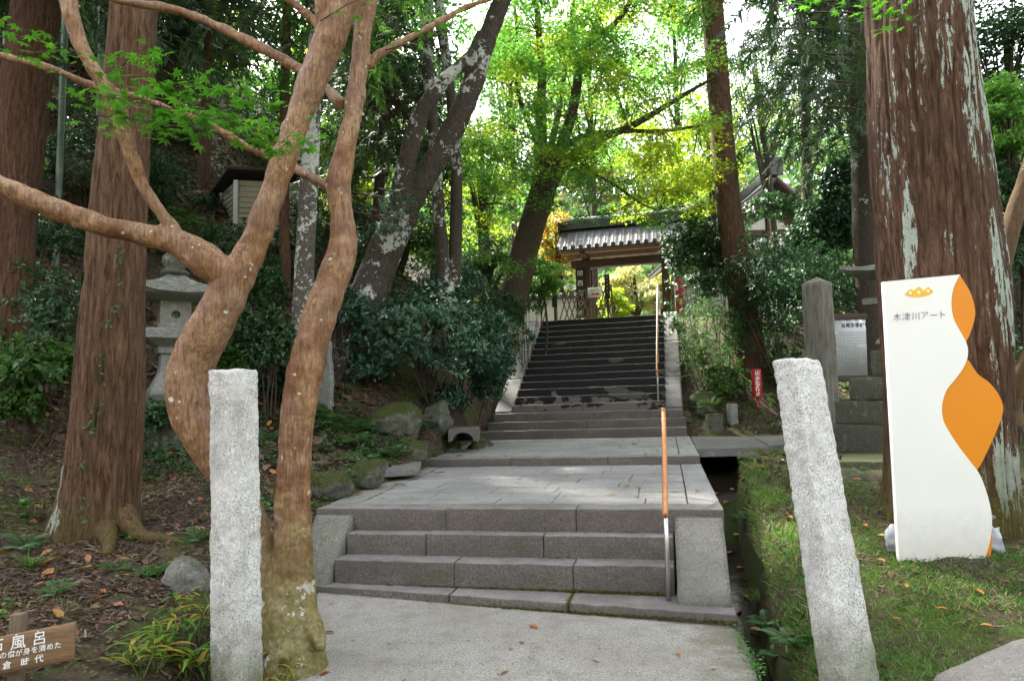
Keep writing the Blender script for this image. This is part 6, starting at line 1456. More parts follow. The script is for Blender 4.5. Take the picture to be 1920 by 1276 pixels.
hanging('bluish cedar sprays hanging in front of the foot of the fork', [(735, 380, 11.2), (700, 375, 11.0), (745, 410, 11.2), (760, 370, 11.4), (715, 415, 11.1)], 'leaf_blue', .26, 6, 24, .22)
hanging('dark conifer sprays at the top left behind the upper orange limb', [(470, 40, 12.5), (500, 20, 12.7), (450, 90, 12.4), (560, 40, 13), (490, 130, 12.8), (430, 20, 12.4), (640, 100, 13.5), (610, 30, 13.5), (650, 190, 13.5), (480, 180, 13)], 'needle', .42, 7, 26, .55)
hanging('drooping dark bough left of the huge cedar at the top', [(1600, 30, 11), (1575, 60, 11.2), (1545, 110, 11.5), (1620, 110, 11), (1590, 160, 11.2), (1610, 210, 11.2), (1500, 60, 12)], 'needle', .40, 8, 30, .4)
hanging('brown dead cedar needles hanging by the mossy trunk', [(740, 165, 13.3), (730, 200, 13.3), (755, 215, 13.4), (700, 395, 11.0)], 'needle_brown', .34, 9, 16, .18)
# ------------------------------------------------------------------ trees farther back
tree_back('bright yellow green tree glowing behind the twin trunks', 900, 560, 150, 23, 9, (905, 330, 75, 170), 9000, .13, 'leaf_maple_y', T_ST3, 21, mat2='leaf_maple', clusters=40, name='maple_tree')
tree_back('mid green tree between the right orange stem and the fork', 660, 540, 150, 19, 8, (655, 215, 85, 250), 13000, .14, 'leaf_mid', T_OV2, 22, mat2='leaf_maple_y', clusters=60)
tree_back('dark evergreen tree behind the foot of the forked tree', 740, 560, 300, 17, 8, (760, 440, 95, 75), 6500, .12, 'leaf_dark', T_OV2, 23, clusters=30, mat2='leaf_mid')
tree_back('orange yellow autumn tree left of the gate roof', 1046, 560, 380, 24, 5, (1043, 450, 32, 62), 3600, .12, 'leaf_autumn', T_ST3, 24, clusters=20, name='maple_tree')
tree_back('dark green evergreen behind the maple trunk left of the plaster wall', 930, 575, 430, 19.5, 6, (915, 500, 65, 55), 5000, .11, 'leaf_mid', T_OV2, 25, clusters=24, mat2='leaf_dark')
tree_back('leafy young tree in front of the plaster wall', 1012, 590, 450, 17.6, 3, (1015, 520, 42, 38), 2600, .10, 'leaf_maple', T_ST3, 26, clusters=18)
tree_back('yellowish tree high on the slope at the upper left', 400, 330, 60, 24, 8, (405, 75, 62, 90), 6500, .15, 'leaf_maple_y', T_OV2, 27, clusters=30, mat2='leaf_mid')
tree_back('yellow green tree above the shed', 480, 330, 200, 21, 6, (470, 275, 70, 50), 5000, .13, 'leaf_maple_y', T_OV2, 28, clusters=24)
tree_back('dark evergreen on the slope left of the shed', 320, 360, 100, 19, 8, (315, 130, 80, 120), 7000, .14, 'leaf_dark', T_OV2, 29, clusters=34, mat2='leaf_mid')
tree_back('green tree behind the slim reddish trunk', 540, 360, 100, 20, 8, (545, 150, 75, 130), 7500, .14, 'leaf_mid', T_OV2, 30, clusters=34, mat2='leaf_maple')
tree_back('dark evergreen at the upper left corner behind the bamboo', 140, 330, 60, 17, 9, (120, 90, 120, 130), 7000, .14, 'leaf_dark', T_OV2, 31, clusters=40)
tree_back('green maple right of the tall bare cedar', 1450, 430, 100, 24, 8, (1420, 160, 110, 130), 6500, .13, 'leaf_maple', T_ST3, 32, clusters=34, mat2='leaf_maple_y', gap=.1)
tree_back('light green tree behind the gabled hall', 1330, 420, 250, 34, 8, (1330, 300, 60, 110), 5000, .2, 'leaf_maple_y', T_ST3, 33, clusters=26)
tree_back('tall light green tree rising behind the gate roof', 1110, 560, 20, 36, 7, (1105, 150, 150, 150), 12500, .23, 'leaf_maple', T_ST3, 51, clusters=46, mat2='leaf_maple_y', lump=.4)
tree_back('tall light green tree behind the maple, left of its trunk', 960, 560, 20, 34, 7, (955, 130, 95, 150), 9000, .22, 'leaf_maple', T_ST3, 52, clusters=36, mat2='leaf_mid')
tree_back('tall tree at the top between maple limb and bare cedar', 1270, 560, 20, 26, 6, (1265, 90, 75, 120), 4200, .17, 'leaf_maple', T_ST3, 53, clusters=26)
tree_back('dark evergreen behind the huge cedar at the upper right corner', 1880, 600, 60, 12, 12, (1890, 120, 95, 180), 7000, .12, 'leaf_dark', T_OV2, 34, clusters=40)
tree_back('green maple right of the huge cedar, above the pale tree', 1900, 600, 150, 10.5, 7, (1890, 230, 60, 90), 3600, .085, 'leaf_maple', T_ST3, 35, clusters=24)
tree_back('broadleaf tree seen through the gateway', 1190, 590, 520, 38, 6, (1190, 535, 60, 42), 4500, .2, 'leaf_pale', T_ST3, 36, clusters=24, mat2='leaf_palest')
tree_back('pale green tree in the gateway, left side', 1140, 590, 540, 33, 5, (1150, 570, 32, 30), 2200, .17, 'leaf_maple_y', T_ST3, 37, clusters=16)
tree_back('orange tree behind the right gatepost', 1240, 590, 540, 36, 5, (1240, 560, 36, 40), 2600, .19, 'leaf_palest', T_ST3, 38, clusters=16)
tree_back('tall evergreen on the hill behind the twin trunks', 810, 520, 100, 21.5, 9, (815, 215, 80, 150), 7500, .15, 'leaf_mid', T_OV2, 39, clusters=38, mat2='leaf_maple')
tree_back('dark evergreen on the slope above the stone lantern', 230, 480, 300, 14, 6, (270, 330, 70, 70), 4500, .10, 'leaf_dark', T_OV2, 40, clusters=26)
tree_back('tall dark evergreen filling the upper slope behind the left cedar', 200, 400, 0, 21, 10, (210, 60, 110, 170), 7500, .17, 'leaf_dark', T_OV2, 42, clusters=40, mat2='leaf_mid')
# large evergreens added farther up the left slope so their crowns block the sun
for i, (x, y) in enumerate(((-9, 15), (-11, 19), (-5, 22.8), (-13, 13))):
    z = Tz(x, y); rg = R_(300+i); root = thing('shading_evergreen', (x, y, z), ('added tall evergreen standing up the hill left of the shed', 'added tall evergreen highest up the left hill, behind the bamboo', 'added tall evergreen behind the right orange stem, shading the stairs', 'added tall evergreen beyond the left edge above the thick trunk')[i], 'tree', 'evergreens added on the left hill for shade'); h = rg.uniform(8, 11)
    tobj('trunk', tube([[x, y, z-.4], [x+.2, y, z+h*.5], [x+.1, y+.2, z+h]], [.24, .18, .05], 12, 5), MT['dark_bark'], root, True)
    n = 5200; P, _ = lumpy(rg, n, (x, y, z+h*.72), (3.0, 3.0, h*.42), 300+i, .35, .8, -1); n = len(P); V, Fc = leaves(T_OV2, P, rdir(rg, n), nrm(UP+rdir(rg, n)), .30); obj('crown', V, Fc, MT['leaf_dark'], root, False)
# ------------------------------------------------------------------ shrubs
shrub('large dark bluish shrub left of the stairs, behind the mossy boulders', 800, 640, 165, 112, 11.9, .105, 1500, 7, 'leaf_blue', T_OV, 1, lump=.25, nst=16, fill=.35)
shrub('right hand lobe of shrubbery pressing against the left cheek slab', 912, 655, 58, 100, 13.3, .10, 750, 7, 'leaf_blue', T_OV2, 2, lump=.3, bx=-.55)
shrub('green shrub beside the top of the left cheek slab', 940, 590, 46, 52, 15.6, .09, 520, 7, 'leaf_dark', T_OV2, 3, bx=-.5)
shrub('low dark shrub between the lantern and the right orange stem', 490, 640, 60, 75, 9.8, .085, 520, 6, 'leaf_dark', T_OV, 4)
shrub('dark shrub above the inscribed stone', 640, 580, 55, 50, 11.3, .085, 420, 6, 'leaf_blue', T_OV2, 5)
shrub('glossy camellia with thin bare stems at the left edge', 75, 590, 105, 105, 8.4, .085, 640, 5, 'leaf_dark', T_OV, 6, gap=.25, nst=16, fill=.8, upper=-.8, st_r=.014)
shrub('leafy green bush beside the left cedar, below the camellia', 80, 690, 95, 60, 7.8, .10, 330, 6, 'leaf_mid', T_OV, 7, fill=.6)
shrub('dark bush on the slope under the shed', 440, 470, 75, 60, 13.2, .09, 560, 6, 'leaf_dark', T_OV2, 8)
shrub('dark bush just right of the shed', 560, 440, 50, 60, 13.6, .09, 420, 6, 'leaf_dark', T_OV2, 9)
shrub('green bush between shed and left cedar', 335, 440, 70, 55, 13.2, .09, 420, 6, 'leaf_mid', T_OV2, 10, gap=.2)
shrub('dark bush at the far left under the thick trunk', 60, 440, 110, 70, 10.5, .09, 700, 6, 'leaf_dark', T_OV2, 11)
shrub('dark evergreen bush high at the left, behind the curved branch', 150, 300, 90, 80, 13, .10, 600, 6, 'leaf_dark', T_OV2, 12)
shrub('dark undergrowth bush behind the right orange stem', 690, 500, 55, 70, 13.6, .09, 520, 6, 'leaf_dark', T_OV2, 13)
shrub('dark bush under the twin trunks', 850, 540, 80, 50, 14.6, .09, 620, 6, 'leaf_blue', T_OV2, 14)
shrub('glossy dark evergreen hanging over the right gatepost', 1300, 470, 55, 85, 16.8, .13, 620, 6, 'leaf_dark', T_OV, 15, fill=.6, nst=5)
shrub('upper crown of glossy evergreen right of the tall bare cedar', 1545, 440, 70, 60, 16.4, .13, 900, 6, 'leaf_dark', T_OV, 16, lump=.4)
shrub('broad glossy evergreen right of the gabled hall, by the huge cedar', 1590, 390, 66, 110, 16.2, .14, 900, 6, 'leaf_blue', T_OV, 17, lump=.4, nst=0)
shrub('large dark evergreen mass in front of the tall bare cedar foot', 1470, 535, 115, 95, 15.2, .10, 1200, 6, 'leaf_dark', T_OV, 18, lump=.35)
shrub('dark evergreen between the bare cedar and the gate', 1350, 520, 45, 70, 16.6, .11, 500, 6, 'leaf_dark', T_OV2, 19)
shrub('fine leaved shrub leaning over the right cheek slab', 1332, 640, 66, 82, 15.4, .06, 1300, 7, 'leaf_mid', T_OV2, 20, lump=.35, bx=.3, nst=3, upper=-.9)
shrub('small yellow green sapling by the upper handrail', 1264, 605, 20, 42, 15.2, .085, 60, 5, 'big_leaf', T_OV, 21, fill=.9, gap=.3, nst=3, bx=.65)
shrub('dark leafy bush behind the red marker', 1420, 640, 60, 60, 16, .07, 620, 6, 'leaf_dark', T_OV2, 22)
shrub('dark bush behind the stone pillar and information board', 1600, 545, 85, 60, 16.6, .08, 800, 6, 'leaf_dark', T_OV2, 23)
shrub('dark thicket right of the huge cedar', 1890, 440, 70, 190, 10.5, .085, 1300, 6, 'leaf_dark', T_OV2, 24, lump=.3)
shrub('bright green sprout beside the pale tree at the right edge', 1900, 690, 28, 55, 9.0, .10, 50, 5, 'big_leaf', T_OV, 25, fill=.9)
shrub('dark hedge at the far right beyond the pale tree', 1930, 620, 60, 70, 12, .09, 500, 6, 'leaf_dark', T_OV2, 26)
shrub('low green bush left of the plaster wall', 985, 570, 34, 30, 17.3, .08, 260, 6, 'leaf_mid', T_OV2, 27)
shrub('dark slope bush left of the stone lantern', 215, 540, 60, 70, 11, .085, 420, 6, 'leaf_dark', T_OV2, 28)
shrub('green bush on the slope between the two orange stems', 500, 540, 40, 55, 12.2, .085, 360, 6, 'leaf_dark', T_OV2, 29)
shrub('low dark shrub at the foot of the left cheek slab', 915, 725, 34, 36, 12.9, .085, 300, 6, 'leaf_blue', T_OV2, 95, bx=-.35, nst=3)
shrub('dark low plants hiding the foot of the stone lantern', 285, 785, 50, 34, 8.3, .08, 240, 6, 'leaf_dark', T_OV, 96, nst=3)
shrub('dark green plants on the slope right of the lantern roof', 430, 690, 40, 50, 9.6, .085, 300, 6, 'leaf_mid', T_OV, 97, nst=4)
shrub('leafy branch of evergreen in front of the white gable', 1445, 388, 60, 26, 17.6, .12, 300, 6, 'leaf_dark', T_OV, 98, nst=0, gap=.2)
GU = 'undergrowth bushes on the left slope'
for i, (px, py, rx, ry, d, lab) in enumerate(((300, 560, 50, 40, 12.5, 'dark bush just behind the roof of the left stone lantern'), (380, 400, 50, 40, 15.5, 'dark bush against the left wall of the shed'), (250, 250, 60, 60, 15.5, 'green bush behind the left cedar, above the curved orange limb'), (20, 330, 70, 60, 11.8, 'dark bush crossing the thick trunk at the far left'), (620, 430, 40, 60, 15, 'dark bush between the right orange stem and the grey lichened trunk'), (470, 230, 60, 45, 17.5, 'bush behind the upright orange stem, above the shed roof'), (600, 560, 40, 40, 13, 'green bush low behind the right orange stem'), (330, 250, 60, 60, 17.5, 'dark bush high on the slope between cedar and shed'), (80, 200, 80, 70, 14.5, 'dark bush among the bamboo culms'), (560, 280, 60, 70, 18, 'green bush behind the slim reddish trunk'), (660, 420, 45, 50, 16.5, 'dark bush right behind the bend of the right orange stem'))):
    shrub(lab, px, py, rx, ry, d, .10, 460, 6, 'leaf_dark' if i % 3 else 'leaf_mid', T_OV2, 60+i, group=GU, gap=.15)
for i, (px, py, rx, ry, d, mt, lab) in enumerate(((520, 720, 55, 45, 10.4, 'leaf_dark', 'low dark plant cover between the two orange stems'), (575, 690, 40, 40, 11, 'leaf_blue', 'dark low bush left of the inscribed stone'), (690, 690, 50, 40, 11.4, 'leaf_blue', 'dark bush between inscribed stone and big shrub'), (30, 760, 50, 40, 7.6, 'leaf_mid', 'low green bush at the left edge above the bright leaved plant'), (840, 745, 40, 26, 12.0, 'leaf_blue', 'hanging lower fringe of the big shrub over the tall dark stone'), (1360, 715, 44, 38, 15.2, 'leaf_mid', 'low green bush left of the hydrangea'), (1480, 690, 55, 55, 15.6, 'leaf_dark', 'dark bush between red marker and pillar'), (1430, 600, 65, 50, 15.8, 'leaf_dark', 'dark glossy bush above the red marker'))):
    shrub(lab, px, py, rx, ry, d, .08, 360, 6, mt, T_OV, 90+i, nst=4)
for i, (x, y, r, lab) in enumerate(((8, 17, 1.6, 'rounded bush in the thicket straight below the white gable'), (6.5, 20, 1.7, 'bush right of the banner at the top of the bank'), (10, 17.5, 1.6, 'bush in the thicket behind the information board'), (12, 18, 2.0, 'large bush at the right of the thicket, behind the huge cedar'), (8.2, 18.6, 1.3, 'small bush behind the stone pillar'), (9.5, 21, 2.0, 'tall bush hiding the right wall of the hall'))):
    rg = R_(400+i); z = Tz(x, y); root = thing('shrub', (x, y, z), lab, 'shrub', 'bushes below the hall'); P, o = lumpy(rg, 520, (x, y, z+r*.8), (r, r*.8, r), i, .3, .5); V, Fc = whorls(P, nrm(o+UP*.4), 6, .13, rg, T_OV2); obj('foliage', V, Fc, MT['leaf_dark'], root, False)
# ------------------------------------------------------------------ woods on the far hills (one mass each)
rg = R_(77)
def hillwood(name, n, xr, yr, mat, size, hmax, thin=None):
    x = rg.uniform(*xr, n*3); y = rg.uniform(*yr, n*3); k = np.hypot(x, y) > 36
    if thin is not None: k &= thin(x, y)
    x, y = x[k][:n], y[k][:n]; m = len(x); cell = vnoise(np.column_stack([x*.16, y*.16, 0*x]), 5); cell2 = vnoise(np.column_stack([x*.5, y*.5, 0*x]), 8)
    z = T(x, y, False)+np.maximum(.3, (hmax*(.55+.6*cell+.3*cell2)))*rg.uniform(.1, 1, m)**.5
    P = np.column_stack([x, y, z]); V, Fc = leaves(T_OV2, P, rdir(rg, m)-UP*.2, nrm(UP*.7+np.array([0, -.6, 0])+rdir(rg, m)*.8), size*rg.uniform(.6, 1.3, m)); obj(name, V, Fc, MT[mat], None, False, 'stuff')
hillwood('far_hill_wood', 46000, (-70, 80), (38, 125), 'far_green', 1.25, 12)
hillwood('autumn_hill_wood', 16000, (-12, 32), (36, 95), 'far_wood', .8, 6)
hillwood('left_hill_wood', 26000, (-45, -4), (24, 60), 'far_green', .7, 7, lambda x, y: x < -4-.12*(y-24))
# ------------------------------------------------------------------ ground cover
def tnorm(x, y, e=.03):
    zx = (T(x+e, y)-T(x-e, y))/(2*e); zy = (T(x, y+e)-T(x, y-e))/(2*e); return nrm(np.column_stack([-zx, -zy, np.ones_like(zx)]))
def free(x, y):
    """outside path, stairs, landings, side path and stream"""
    u, v = uv_of(x, y)
    on_st = (u > -HALF_L(v)-.02) & (u < HALF_R(v)+.02) & (v > .1) & (v < 17)
    on_path = (np.abs(x+.05) < 1.62) & (y < 5.4)
    uc, wd = np.interp(v, STR_V, STR_U), np.interp(v, STR_V, STR_W); on_str = (np.abs(u-uc) < wd+.10) & (v < 8.3)
    spd = np.abs(v-np.interp(u, [1.4, 2.6, 4.3, 6.5], [7.75, 7.9, 8.7, 9.3]))-np.interp(u, [1.4, 2.6, 4.3, 6.5], [1.55, 1.3, .75, .6]); on_sp = (spd < 0) & (u > 1.3) & (u < 6.6)
    return ~(on_st | on_path | on_str | on_sp)
def scatter(n, xr, yr, dens=None, seed=0, bias=1.0):
    rg = R_(seed); x = rg.uniform(*xr, n); y = yr[0]+(yr[1]-yr[0])*rg.uniform(0, 1, n)**bias; k = free(x, y)
    if dens is not None: k &= rg.uniform(0, 1, n) < dens(x, y)
    x, y = x[k], y[k]; return np.column_stack([x, y, T(x, y)]), rg
def flat_leaves(name, P, rg, tm, L, mat, tiltk=.35, lift=.012):
    n = len(P); N = nrm(tnorm(P[:, 0], P[:, 1])+rdir(rg, n)*tiltk); Y = rdir(rg, n); Y = Y-N*(Y*N).sum(1, keepdims=True)
    V, Fc = leaves(tm, P+N*lift*rg.uniform(.2, 1.4, (n, 1)), Y, N, L*rg.uniform(.5, 1.3, n)); return obj(name, V, Fc, MT[mat], None, False, 'stuff')
nz = lambda x, y, s, o: fbm(np.column_stack([x*s, y*s, 0*x+o]), 3, int(o*10)+1)
P, rg = scatter(95000, (-6.8, -1.2), (2.5, 11.5), lambda x, y: np.clip(.62+.75*nz(x, y, 1.4, .3)+.3*nz(x, y, 5, .4), 0, 1), 1, 1.35); flat_leaves('leaf_litter', P, rg, T_CHIP, .058, 'litter')
P, rg = scatter(5000, (-6.8, -1.2), (2.5, 11.5), None, 2, 1.3); flat_leaves('leaf_litter', P, rg, T_CURL, .06, 'litter', .5)
P, rg = scatter(1500, (-6.8, -1.2), (2.5, 11.5), None, 22, 1.3); flat_leaves('fallen_twigs', P, rg, tmpl([(-.012, 0, 0), (.012, 0, .01), (.02, 1, .03), (0, 1, .02)], [(0, 1, 2), (0, 2, 3)]), .2, 'litter', .25)
P, rg = scatter(420, (-6.5, -1.3), (2.5, 10), None, 3, 1.3); flat_leaves('leaf_litter', P, rg, T_CURL, .095, 'litter_orange', .5)
P, rg = scatter(16000, (-16, -1.5), (8, 22), lambda x, y: (x < -2.2).astype(float), 4); flat_leaves('hill_litter', P, rg, T_CURL, .15, 'litter', .5, .03)
P, rg = scatter(9000, (2.0, 9), (6.5, 16), lambda x, y: np.clip(.45+.6*nz(x, y, .9, .7), 0, 1), 5); flat_leaves('leaf_litter', P, rg, T_CURL, .085, 'litter', .5)
P, rg = scatter(12000, (1.6, 5.6), (2.6, 8), lambda x, y: np.clip(.25+.9*nz(x, y, 1.3, .9), 0, 1)+.8*(np.hypot(x-3.4, y-5.9) < .9), 6); flat_leaves('leaf_litter', P, rg, T_CHIP, .05, 'litter')
# grass
def grass(name, P, rg, L, mat='grass', lean=.55, width=1.0):
    n = len(P); N0 = tnorm(P[:, 0], P[:, 1]); Y = nrm(UP*.8+N0*.5+rdir(rg, n)*lean*1.5*np.array([1, 1, .35])); N = nrm(rdir(rg, n)*np.array([1, 1, .2]))
    tv = T_BLADE[0]*np.array([width, 1, 1]); V, Fc = leaves((tv, T_BLADE[1]), P-UP*.006, Y, N, L*rg.uniform(.45, 1.25, n)); return obj(name, V, Fc, MT[mat], None, False, 'stuff')
def bankd(x, y):
    u, v = uv_of(x, y); uc, wd = np.interp(v, STR_V, STR_U), np.interp(v, STR_V, STR_W); return u-uc-wd
P, rg = scatter(120000, (1.5, 5.8), (2.5, 9.2), lambda x, y: np.clip(.12+1.0*nz(x, y, 1.1, .2)+.5*nz(x, y, 4, .5)+.6*np.exp(-((bankd(x, y)-.15)/.28)**2)-.9*((np.hypot(x-3.6, y-5.75) < .85)), 0, 1)*(bankd(x, y) > 0), 7, 1.3); grass('grass', P, rg, .058, 'grass', 1.0, 1.5)
P, rg = scatter(46000, (1.5, 4.5), (2.5, 8.5), lambda x, y: (bankd(x, y) > .04)*(bankd(x, y) < .40)*np.clip(.30+.9*nz(x, y, 2.2, .6), 0, 1), 8); grass('bank_grass', P, rg, .095, 'grass', 1.0, 1.2)
P, rg = scatter(46000, (-6.5, -1.5), (2.5, 10), lambda x, y: np.clip(nz(x, y, 1.7, .25)*1.6-.22, 0, 1), 9, 1.3); grass('grass', P, rg, .075, 'grass', .7)
P, rg = scatter(9000, (2, 9), (9, 15), lambda x, y: np.clip(nz(x, y, 1.5, .45)*1.4-.2, 0, 1), 10); grass('grass', P, rg, .09, 'grass', .7)
# low leafy ground cover between the boulders and on the banks
def cover(P, rg, L, mat, hmax, name='ground_cover', tm=T_OV):
    n = len(P); o = nrm(rdir(rg, n)*np.array([1, 1, .25])); V, Fc = leaves(tm, P+UP*(rg.uniform(0, 1, (n, 1))**1.5*hmax), o+UP*rg.uniform(-.3, .4, (n, 1)), nrm(UP+tnorm(P[:, 0], P[:, 1])*.6+rdir(rg, n)*.5), L*rg.uniform(.5, 1.3, n)); return obj(name, V, Fc, MT[mat], None, False, 'stuff')
P, rg = scatter(24000, (-5.2, -.6), (7.0, 14), lambda x, y: np.clip(nz(x, y, 1.3, .35)*1.7+.12, 0, 1), 41); cover(P, rg, .075, 'leaf_dark', .18)
P, rg = scatter(9000, (-4.5, -.8), (6.4, 12.5), lambda x, y: np.clip(nz(x, y, 1.7, .75)*1.8-.15, 0, 1), 42); cover(P, rg, .065, 'big_leaf', .10)
P, rg = scatter(40000, (-7, -1.5), (2.5, 8), lambda x, y: np.clip(nz(x, y, 1.5, .55)*2.0-.45, 0, 1), 43, 1.2); cover(P[::2], rg, .045, 'leaf_mid', .06); cover(P[1::2], rg, .06, 'big_leaf', .08)
P, rg = scatter(16000, (-9, -2.5), (8, 16), lambda x, y: np.clip(nz(x, y, .9, .15)*1.8-.1, 0, 1), 44); cover(P, rg, .11, 'leaf_dark', .3)
P, rg = scatter(16000, (2.8, 9), (13.8, 18), lambda x, y: np.clip(nz(x, y, 1.2, .65)*1.7+.1, 0, 1), 45); cover(P, rg, .08, 'leaf_mid', .2)
P, rg = scatter(9000, (1.5, 4), (2.5, 8), lambda x, y: np.clip(nz(x, y, 2.6, .85)*1.8-.35+.5*(bankd(x, y) < .45), 0, 1), 46); cover(P, rg, .03, 'leaf_mid', .05)
P, rg = scatter(5000, (1.5, 3.2), (2.5, 8.5), lambda x, y: 1.0*(bankd(x, y) < .55), 47); flat_leaves('leaf_litter', P, rg, T_CHIP, .06, 'litter', .8)
# crumbs of dry leaf blown onto path, steps and landings
def crumbs(name, n, pts, L, seed):
    rg = R_(seed); P = pts(rg, n); N = nrm(UP+rdir(rg, n)*.25); Y = rdir(rg, n)*np.array([1, 1, .1]); V, Fc = leaves(T_CHIP, P, Y, N, L*rg.uniform(.4, 1.4, n)); return obj(name, V, Fc, MT['litter'], None, False, 'stuff')
def _pp(rg, n):
    x = rg.uniform(-1.3, 1.35, n)*(.55+.45*rg.uniform(0, 1, n)**.4); y = rg.uniform(2.8, 4.75, n); return np.column_stack([x, y, 0*x+.006])
crumbs('path_litter', 260, _pp, .022, 61)
crumbs('landing_litter', 180, lambda rg, n: S(rg.uniform(-2.1, 1.4, n), rg.uniform(1.1, 4.75, n), H4+.004), .04, 62)
crumbs('landing_litter', 160, lambda rg, n: S(rg.uniform(-2.4, 1.35, n), rg.uniform(4.9, 9.2, n), HL+.004), .05, 63)
crumbs('step_litter', 220, lambda rg, n: (lambda k, u: S(u, np.array([V2, V3, V4])[k]-np.abs(rg.normal(size=n))*.03-.004, np.array([H1, H2, H3])[k]+.008))(rg.integers(0, 3, n), rg.uniform(-1.7, 1.05, n)), .03, 64)
# tiny leaves growing along the path edge and step joints
def strip(name, pts, n, L, spread, mat, seed, tm=T_OV2):
    rg = R_(seed); Q = crom(np.array(pts), 20); i = rg.integers(0, len(Q), n); P = Q[i]+rg.normal(size=(n, 3))*np.array([spread, spread, .008]); P[:, 2] = Q[i][:, 2]+np.abs(rg.normal(size=n))*.015
    V, Fc = leaves(tm, P, rdir(rg, n)*np.array([1, 1, .3])+UP*.3, nrm(UP+rdir(rg, n)*.6), L*rg.uniform(.5, 1.3, n)); return obj(name, V, Fc, MT[mat], None, False, 'stuff')
def wp(px, py, z):
    r = CF + CR*((px-960)/F) - CU*((py-638)/F); t = (z-EYE)/r[2]; return np.array([0, 0, EYE])+r*t
strip('creeping_weed', [wp(1290, 1160, 0.005), wp(1340, 1158, .005), wp(1375, 1180, .005), wp(1395, 1215, .005), wp(1412, 1250, .005), wp(1425, 1300, .0)], 420, .022, .018, 'big_leaf', 11)
strip('creeping_weed', [wp(1400, 1215, -.02), wp(1418, 1260, -.02)], 120, .03, .03, 'big_leaf', 12)
MOSS = Mat('moss_tuft'); MOSS = MOSS.pbr(MOSS.ramp(MOSS.noise(60, 4), [(.3, (.045, .055, .01)), (.7, (.11, .12, .022))]), .95, spec=.1)
MT['moss'] = MOSS
def moss_strip(name, pts, n, seed, r=.012):
    rg = R_(seed); Q = crom(np.array(pts), 24); i = rg.integers(0, len(Q), n); P = Q[i]+rg.normal(size=(n, 3))*np.array([.011, .011, .003]); y = nrm(rdir(rg, n)); V, Fc = leaves(T_OV2, P, y*np.array([1, 1, .4])+UP*.35, nrm(UP+rdir(rg, n)*.7), r*rg.uniform(.5, 1.5, n)); return obj(name, V, Fc, MT['moss'], None, False, 'stuff')
moss_strip('joint_moss', [S(u, np.interp(u, [-1.95, 1.5], [.50, .20])-.006, .004) for u in np.linspace(-1.9, 1.5, 9)], 4200, 13, .017)
moss_strip('joint_moss', [S(u, V2-.008, H1+.004) for u in np.linspace(-1.7, 1.05, 9)], 4600, 14, .015)
moss_strip('joint_moss', [S(u, V2-.02, H1+.004) for u in np.linspace(.25, 1.05, 5)], 1500, 15, .014)
moss_strip('joint_moss', [S(.304, v, H1*.5+.03) for v in (.27, .4, .58)], 300, 16)
# ------------------------------------------------------------------ plants
def ribbon_leaf(L=1.0, w=.3, n=7, droop=.35, fold=.25):
    t = np.linspace(0, 1, n); wd = w*np.sin(pi*np.clip(t*.96+.04, 0, 1)**.75)*(1-.15*t); V = []
    for i in range(n):
        y = t[i]-.12*droop*t[i]**2; z = .12*t[i]-droop*t[i]**2
        for s in (-1, -.5, 0, .5, 1): V.append((s*wd[i]/2*1.0, y, z+fold*abs(s)*wd[i]*.5))
    Q = [(i*5+j, i*5+j+1, i*5+6+j, i*5+5+j) for i in range(n-1) for j in range(4)]; return np.array(V)*L, np.array(Q)
ME = {'bam': mesh('leaf', *ribbon_leaf(1, .16, 7, .5, .2)), 'broad': mesh('leaf', *ribbon_leaf(1, .52, 7, .35, .22)), 'long': mesh('leaf', *ribbon_leaf(1, .24, 8, .6, .25)), 'maple': mesh('leaf', T_ST7[0], T_ST7[1], False), 'fallen': mesh('fallen_leaf', *ribbon_leaf(1, .5, 7, .15, .5))}
for k, mt in (('bam', 'bamboo_one'), ('broad', 'broad_one'), ('long', 'glossy_one'), ('maple', 'maple_one'), ('fallen', 'fallen_one')): ME[k].materials.append(MT[mt])
def basis(y, n_):
    y = Vector(y).normalized(); n_ = Vector(n_); x = y.cross(n_).normalized(); z = x.cross(y); return Matrix((x, y, z)).transposed()
def leaf_obj(root, key, P, y, n_, L, name='leaf'):
    o = bpy.data.objects.new(name, ME[key]); COL.objects.link(o); o.parent = root
    M = basis(y, n_).to_4x4(); M = Matrix.Translation(Vector([float(a) for a in np.asarray(P)-root_loc(root)])) @ M @ Matrix.Scale(L, 4); o.matrix_basis = M; return o
PR = R_(55)
def plant(label, px, py, key, nl, L, h, group=None, d=None, name='leafy_plant', spread=.5, up=.35, stem=.004, cat='plant'):
    g = G(px, py) if d is None else D(px, d)
    root = thing(name, g, label, cat, group); ns = max(1, nl//5); st = []
    for s in range(ns):
        tip = g+np.array([*(PR.normal(size=2)*h*.28*ns**.5), h*PR.uniform(.7, 1.1)]); st.append(tube([g-UP*.03, g*.5+tip*.5+np.append(PR.normal(size=2)*.02, .02), tip], [stem, stem*.8, stem*.5], 5, 3, False))
        for k in range(nl//ns):
            t = PR.uniform(.35, 1); a = PR.uniform(0, 2*pi); o_ = np.array([cos(a), sin(a), up+PR.uniform(-.3, .3)]); leaf_obj(root, key, g+(tip-g)*t, o_, UP+.5*o_*[-1, -1, 0]*.3, L*PR.uniform(.65, 1.15))
    tobj('stem', cat_meshes(st), MT['grass'], root, True); return root
GB = 'dwarf bamboo at the foot of the left granite post'
